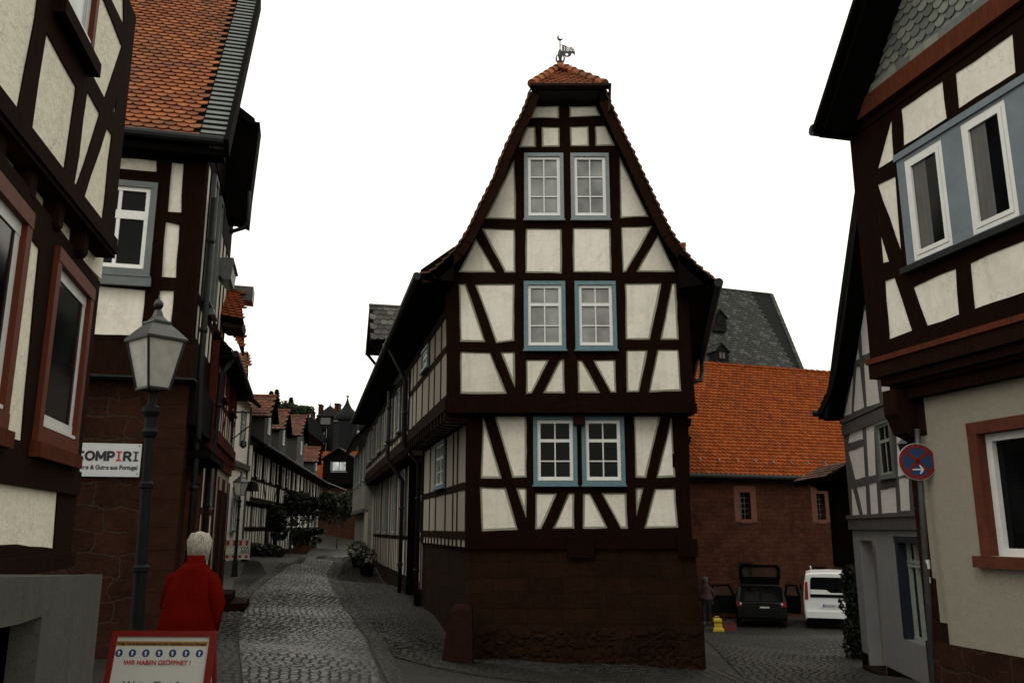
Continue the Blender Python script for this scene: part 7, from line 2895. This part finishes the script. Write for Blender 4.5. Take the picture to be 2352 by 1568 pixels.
def hatchback():
    T = thing('black_hatchback', (0, 0, 0), 'black hatchback seen from behind with its tailgate up and side doors open', 'car')
    paint = simple('black_car_paint', (.003, .003, .0035), .35, var=.1, spec=.25)
    m = MB()
    m.loft(car_shell([(0.0, .76, .78, .62, .34, .92, .94), (.05, .80, .81, .64, .28, .94, .97)]))
    m.loft(car_shell([(.06, .80, .81, .64, .28, .94, .97), (.9, .82, .82, .60, .26, .93, .96)]))
    m.loft(car_shell([(.05, .80, .81, .60, .80, .92, 1.26), (.12, .80, .81, .60, .80, .92, 1.36)]))
    m2 = MB()
    body = MB()
    body.loft(car_shell([(.45, .82, .82, .60, .26, .93, 1.38), (1.3, .83, .83, .62, .26, .93, 1.42), (2.1, .83, .83, .58, .26, .93, 1.36), (2.7, .82, .82, .5, .26, .93, 1.0), (3.6, .78, .78, .45, .28, .80, .86), (3.85, .7, .7, .4, .32, .62, .66)]))
    body.loft(car_shell([(0.0, .76, .78, .70, .34, .62, .80), (.05, .80, .81, .74, .28, .64, .84), (.5, .82, .82, .76, .26, .64, .84)]))
    for sx in (-1, 1):
        body.loft([[(sx * .82, .06, .84), (sx * .70, .06, .84), (sx * .62, .20, 1.34), (sx * .70, .16, 1.30)], [(sx * .82, .5, .84), (sx * .70, .5, .84), (sx * .60, .5, 1.39), (sx * .68, .5, 1.34)]])
    body.loft([[(-.62, .18, 1.33), (.62, .18, 1.33), (.62, .18, 1.37), (-.62, .18, 1.37)], [(-.62, .5, 1.36), (.62, .5, 1.36), (.62, .5, 1.40), (-.62, .5, 1.40)]])
    body.build('body', paint, T)
    m = MB()
    m.box((-.28, .44, .98), (.24, .006, .20)); m.box((.28, .44, .98), (.24, .006, .20))
    m.lathe((-.28, .43, 1.17), [(.10, 0), (.12, .05), (.10, .12), (.05, .14)], 8); m.lathe((.28, .43, 1.17), [(.10, 0), (.12, .05), (.10, .12), (.05, .14)], 8)
    m.build('rear_seats', simple('dark_seat_fabric', (.018, .018, .017), .9), T)
    # tailgate
    tg = Plane(0, .10, 1, 0)
    m = MB()
    o = [(-.60, 1.40), (.60, 1.40), (.66, 1.62), (.66, 1.95), (.56, 2.06), (-.56, 2.06), (-.66, 1.95), (-.66, 1.62)]
    hl = [(-.54, 1.66), (.54, 1.66), (.56, 1.90), (.48, 1.97), (-.48, 1.97), (-.56, 1.90)]
    q = MB(); q.frame(tg, o, [hl], -.03, .04, jit=0, step=9)
    sh = Matrix.Rotation(R(0), 3, 'X')
    q.v = [Vector((v[0], v[1] - (v[2] - 1.4) * .55, v[2])) for v in q.v]
    tgo = q.build('tailgate', paint, T)
    g = MB(); g.prism(tg, hl, -.005, .005); g.v = [Vector((v[0], v[1] - (v[2] - 1.4) * .55, v[2])) for v in g.v]
    mt = simple('tinted_rear_glass', (.5, .45, .38), .1)
    mt.node_tree.nodes['Principled BSDF'].inputs['Transmission Weight'].default_value = .95
    g.build('tailgate_glass', mt, tgo)
    for sx in (-1, 1):
        m = MB(); m.prism(Plane(0, -.002, 1, 0), [(sx * .60, .70), (sx * .80, .70), (sx * .80, .86), (sx * .66, .86)], -.03, .02)
        m.build('tail_light', simple('red_tail_lens', (.16, .012, .01), .25), T)
        m = MB(); m.rect(Plane(0, -.024, 1, 0), sx * .66 - .03, .765, sx * .66 + .03, .82, 0, .006); m.build('reversing_lens', M['wframe'], T)
        # open door
        hx0 = sx * .82
        D_ = Plane(hx0, 1.35 if sx < 0 else 1.9, sx * .85, -.5 if sx > 0 else -.22)
        W = .95 if sx < 0 else .6
        s_ = MB()
        n_ = D_.n
        s_.frame(D_, [(0, .35), (W, .35), (W + .02, .9), (W * .86, 1.33), (W * .2, 1.33), (0, .9)], [[(.1, .95), (W * .9, .95), (W * .78, 1.27), (W * .26, 1.27)]], -.03, .03, jit=0, step=9)
        dr = s_.build('door', paint, T)
        s_ = MB(); s_.prism(D_, [(.1, .95), (W * .9, .95), (W * .78, 1.27), (W * .26, 1.27)], -.004, .004); s_.build('door_glass', mt, dr)
    m = MB(); m.box((0, -.06, .50), (.78, .07, .13)); m.build('bumper', paint, T)
    for y in (.62, 3.1):
        for sx in (-1, 1):
            t, r = MB(), MB(); wheel(t, r, (sx * .73, y, .29), .29, .17)
            w_ = t.build('wheel', simple('tyre_rubber', (.01, .01, .01), .8), T); r.build('rim', M['lzinc'], w_)
    m = MB(); m.box((.1, -.05, .68), (.15, .012, .025)); m.build('pale_latch_strip', simple('pale_trim', (.45, .5, .45), .3), T)  # pale trim strip just above the rear bumper
    place(T, 1738, 29.4, R(-14.5))


hatchback()


# yellow wet cleaner tank and red tool box beside the car
D = 28.6
x = hx(1637, D); z = tz(x, D)
T = thing('cleaning_machine', (x, D, z), 'bright yellow upright cleaning machine with a handle next to the distant person', 'cleaning machine')
m = MB()
m.loft([[(x + a * w, D + b * w * .8, z + h) for a, b in ((-1, -1), (1, -1), (1, 1), (-1, 1))] for w, h in ((.17, 0), (.18, .03), (.17, .10), (.13, .13), (.125, .27), (.09, .275))])
yel = simple('yellow_plastic', (.52, .36, .015), .4, var=.08)
m.build('tank', yel, T)
m = MB(); m.loft([[(x - .01 + a * w, D + b * w * .8, z + h) for a, b in ((-1, -1), (1, -1), (1, 1), (-1, 1))] for w, h in ((.135, .30), (.14, .36), (.12, .41), (.10, .42))]); m.build('lid', yel, T)
m = MB(); m.box((x - .01, D, z + .288), (.115, .1, .013)); m.build('dark_band', M['black'], T)
m = MB(); m.tube([(x - .07, D, z + .41), (x - .07, D, z + .465), (x + .05, D, z + .465), (x + .05, D, z + .41)], .014, 6); m.build('handle', yel, T)
x = hx(1662, D + .2)
T = thing('tool_box', (x, D + .2, z), 'dark red tool box on the paving between the yellow machine and the black car', 'box')
m = MB(); m.loft([[(x + a * w, D + .2 + b * .14, z + h) for a, b in ((-1, -1), (1, -1), (1, 1), (-1, 1))] for w, h in ((.20, 0), (.22, .2), (.23, .2), (.23, .23))]); m.build('case', simple('dull_red_plastic', (.10, .010, .008), .5), T)
m = MB(); m.loft([[(x + a * w, D + .2 + b * .13, z + h) for a, b in ((-1, -1), (1, -1), (1, 1), (-1, 1))] for w, h in ((.225, .233), (.20, .29), (.10, .30))]); m.tube([(x - .06, D + .2, z + .30), (x - .06, D + .2, z + .34), (x + .06, D + .2, z + .34), (x + .06, D + .2, z + .30)], .01, 6); m.build('lid', simple('brown_plastic', (.04, .012, .008), .5), T)


# ================================================================ barrier
def barrier():
    a, b = at_px(500, 1280, 29.2), at_px(572, 1280, 29.2)
    zg = tz((a.x + b.x) / 2, 29.2)
    P = Plane(a.x, 29.2, 1, 0.05)
    W = b.x - a.x
    H_ = .66
    T = thing('barrier', ((a.x + b.x) / 2, 29.2, zg), 'red and white construction barrier with diagonal stripes behind the second street lamp', 'barrier')
    m = MB()
    z = zg + .06
    for r in ((0, z, .03, z + H_), (W - .03, z, W, z + H_), (.03, z + H_ - .03, W - .03, z + H_), (.03, z, W - .03, z + .03), (.03, z + .16, W - .03, z + .19), (.03, z + .42, W - .03, z + .45)): m.rect(P, *r, -.02, .02)
    m.rect(P, .03, z + .45, W - .03, z + H_ - .03, -.008, .008)
    m.rect(P, .03, z + .03, W - .03, z + .16, -.008, .008)
    n = 11
    for i in range(n):
        q = .03 + (W - .06) * i / n
        w = (W - .06) / n * .5
        m.prism(P, [(q, z + .19), (q + w, z + .19), (min(q + w + .16, W - .03), z + .42), (min(q + .16, W - .03), z + .42)], -.006, .006)
    m.build('panel', simple('barrier_white', (.45, .45, .42), .5), T)
    m = MB()
    for i in range(5):
        q = .05 + W * i / 5
        m.rect(P, q, z + .455, q + W / 11, z + H_ - .035, .0085, .012); m.rect(P, q, z + .05, q + W / 11, z + .14, .0085, .012)
    m.build('red_reflectors', simple('barrier_red', (.30, .012, .008), .4), T)
    for s_ in (.08, W - .2):
        m = MB(); m.box(P.at(s_ + .06, zg + .035, 0), (.06, .22, .035)); m.build('foot', M['black'], T)


barrier()

# litter
rg = random.Random(12)
for i, (px, py, s_) in enumerate(((1430, 1501, .05), (1562, 1516, .03), (1212, 1556, .015))):
    x, y = gpt(px, py)
    lab = ('crumpled pale paper scrap lying at the foot of the centre house', 'small white paper scrap on the paving right of the crumpled one', 'tiny white cigarette end lying in the foreground paving')[i]
    m = MB()
    z = tz(x, y) + .012
    m.add([Vector((x - s_, y, z)), Vector((x, y - s_ * .3, z + s_ * .3)), Vector((x + s_, y - s_ * .1, z + .004)), Vector((x + s_ * .7, y + s_ * .5, z + s_ * .25)), Vector((x - s_ * .6, y + s_ * .5, z)), Vector((x - s_ * .5, y, z - .01)), Vector((x + s_ * .5, y, z - .01))], [(0, 1, 4), (1, 2, 3), (1, 3, 4), (0, 5, 1), (5, 6, 1), (6, 2, 1)])
    tag(m.build('paper_scrap', simple('paper_sticker', (.42, .44, .4), .7), org=(x, y, z)), lab, 'litter')
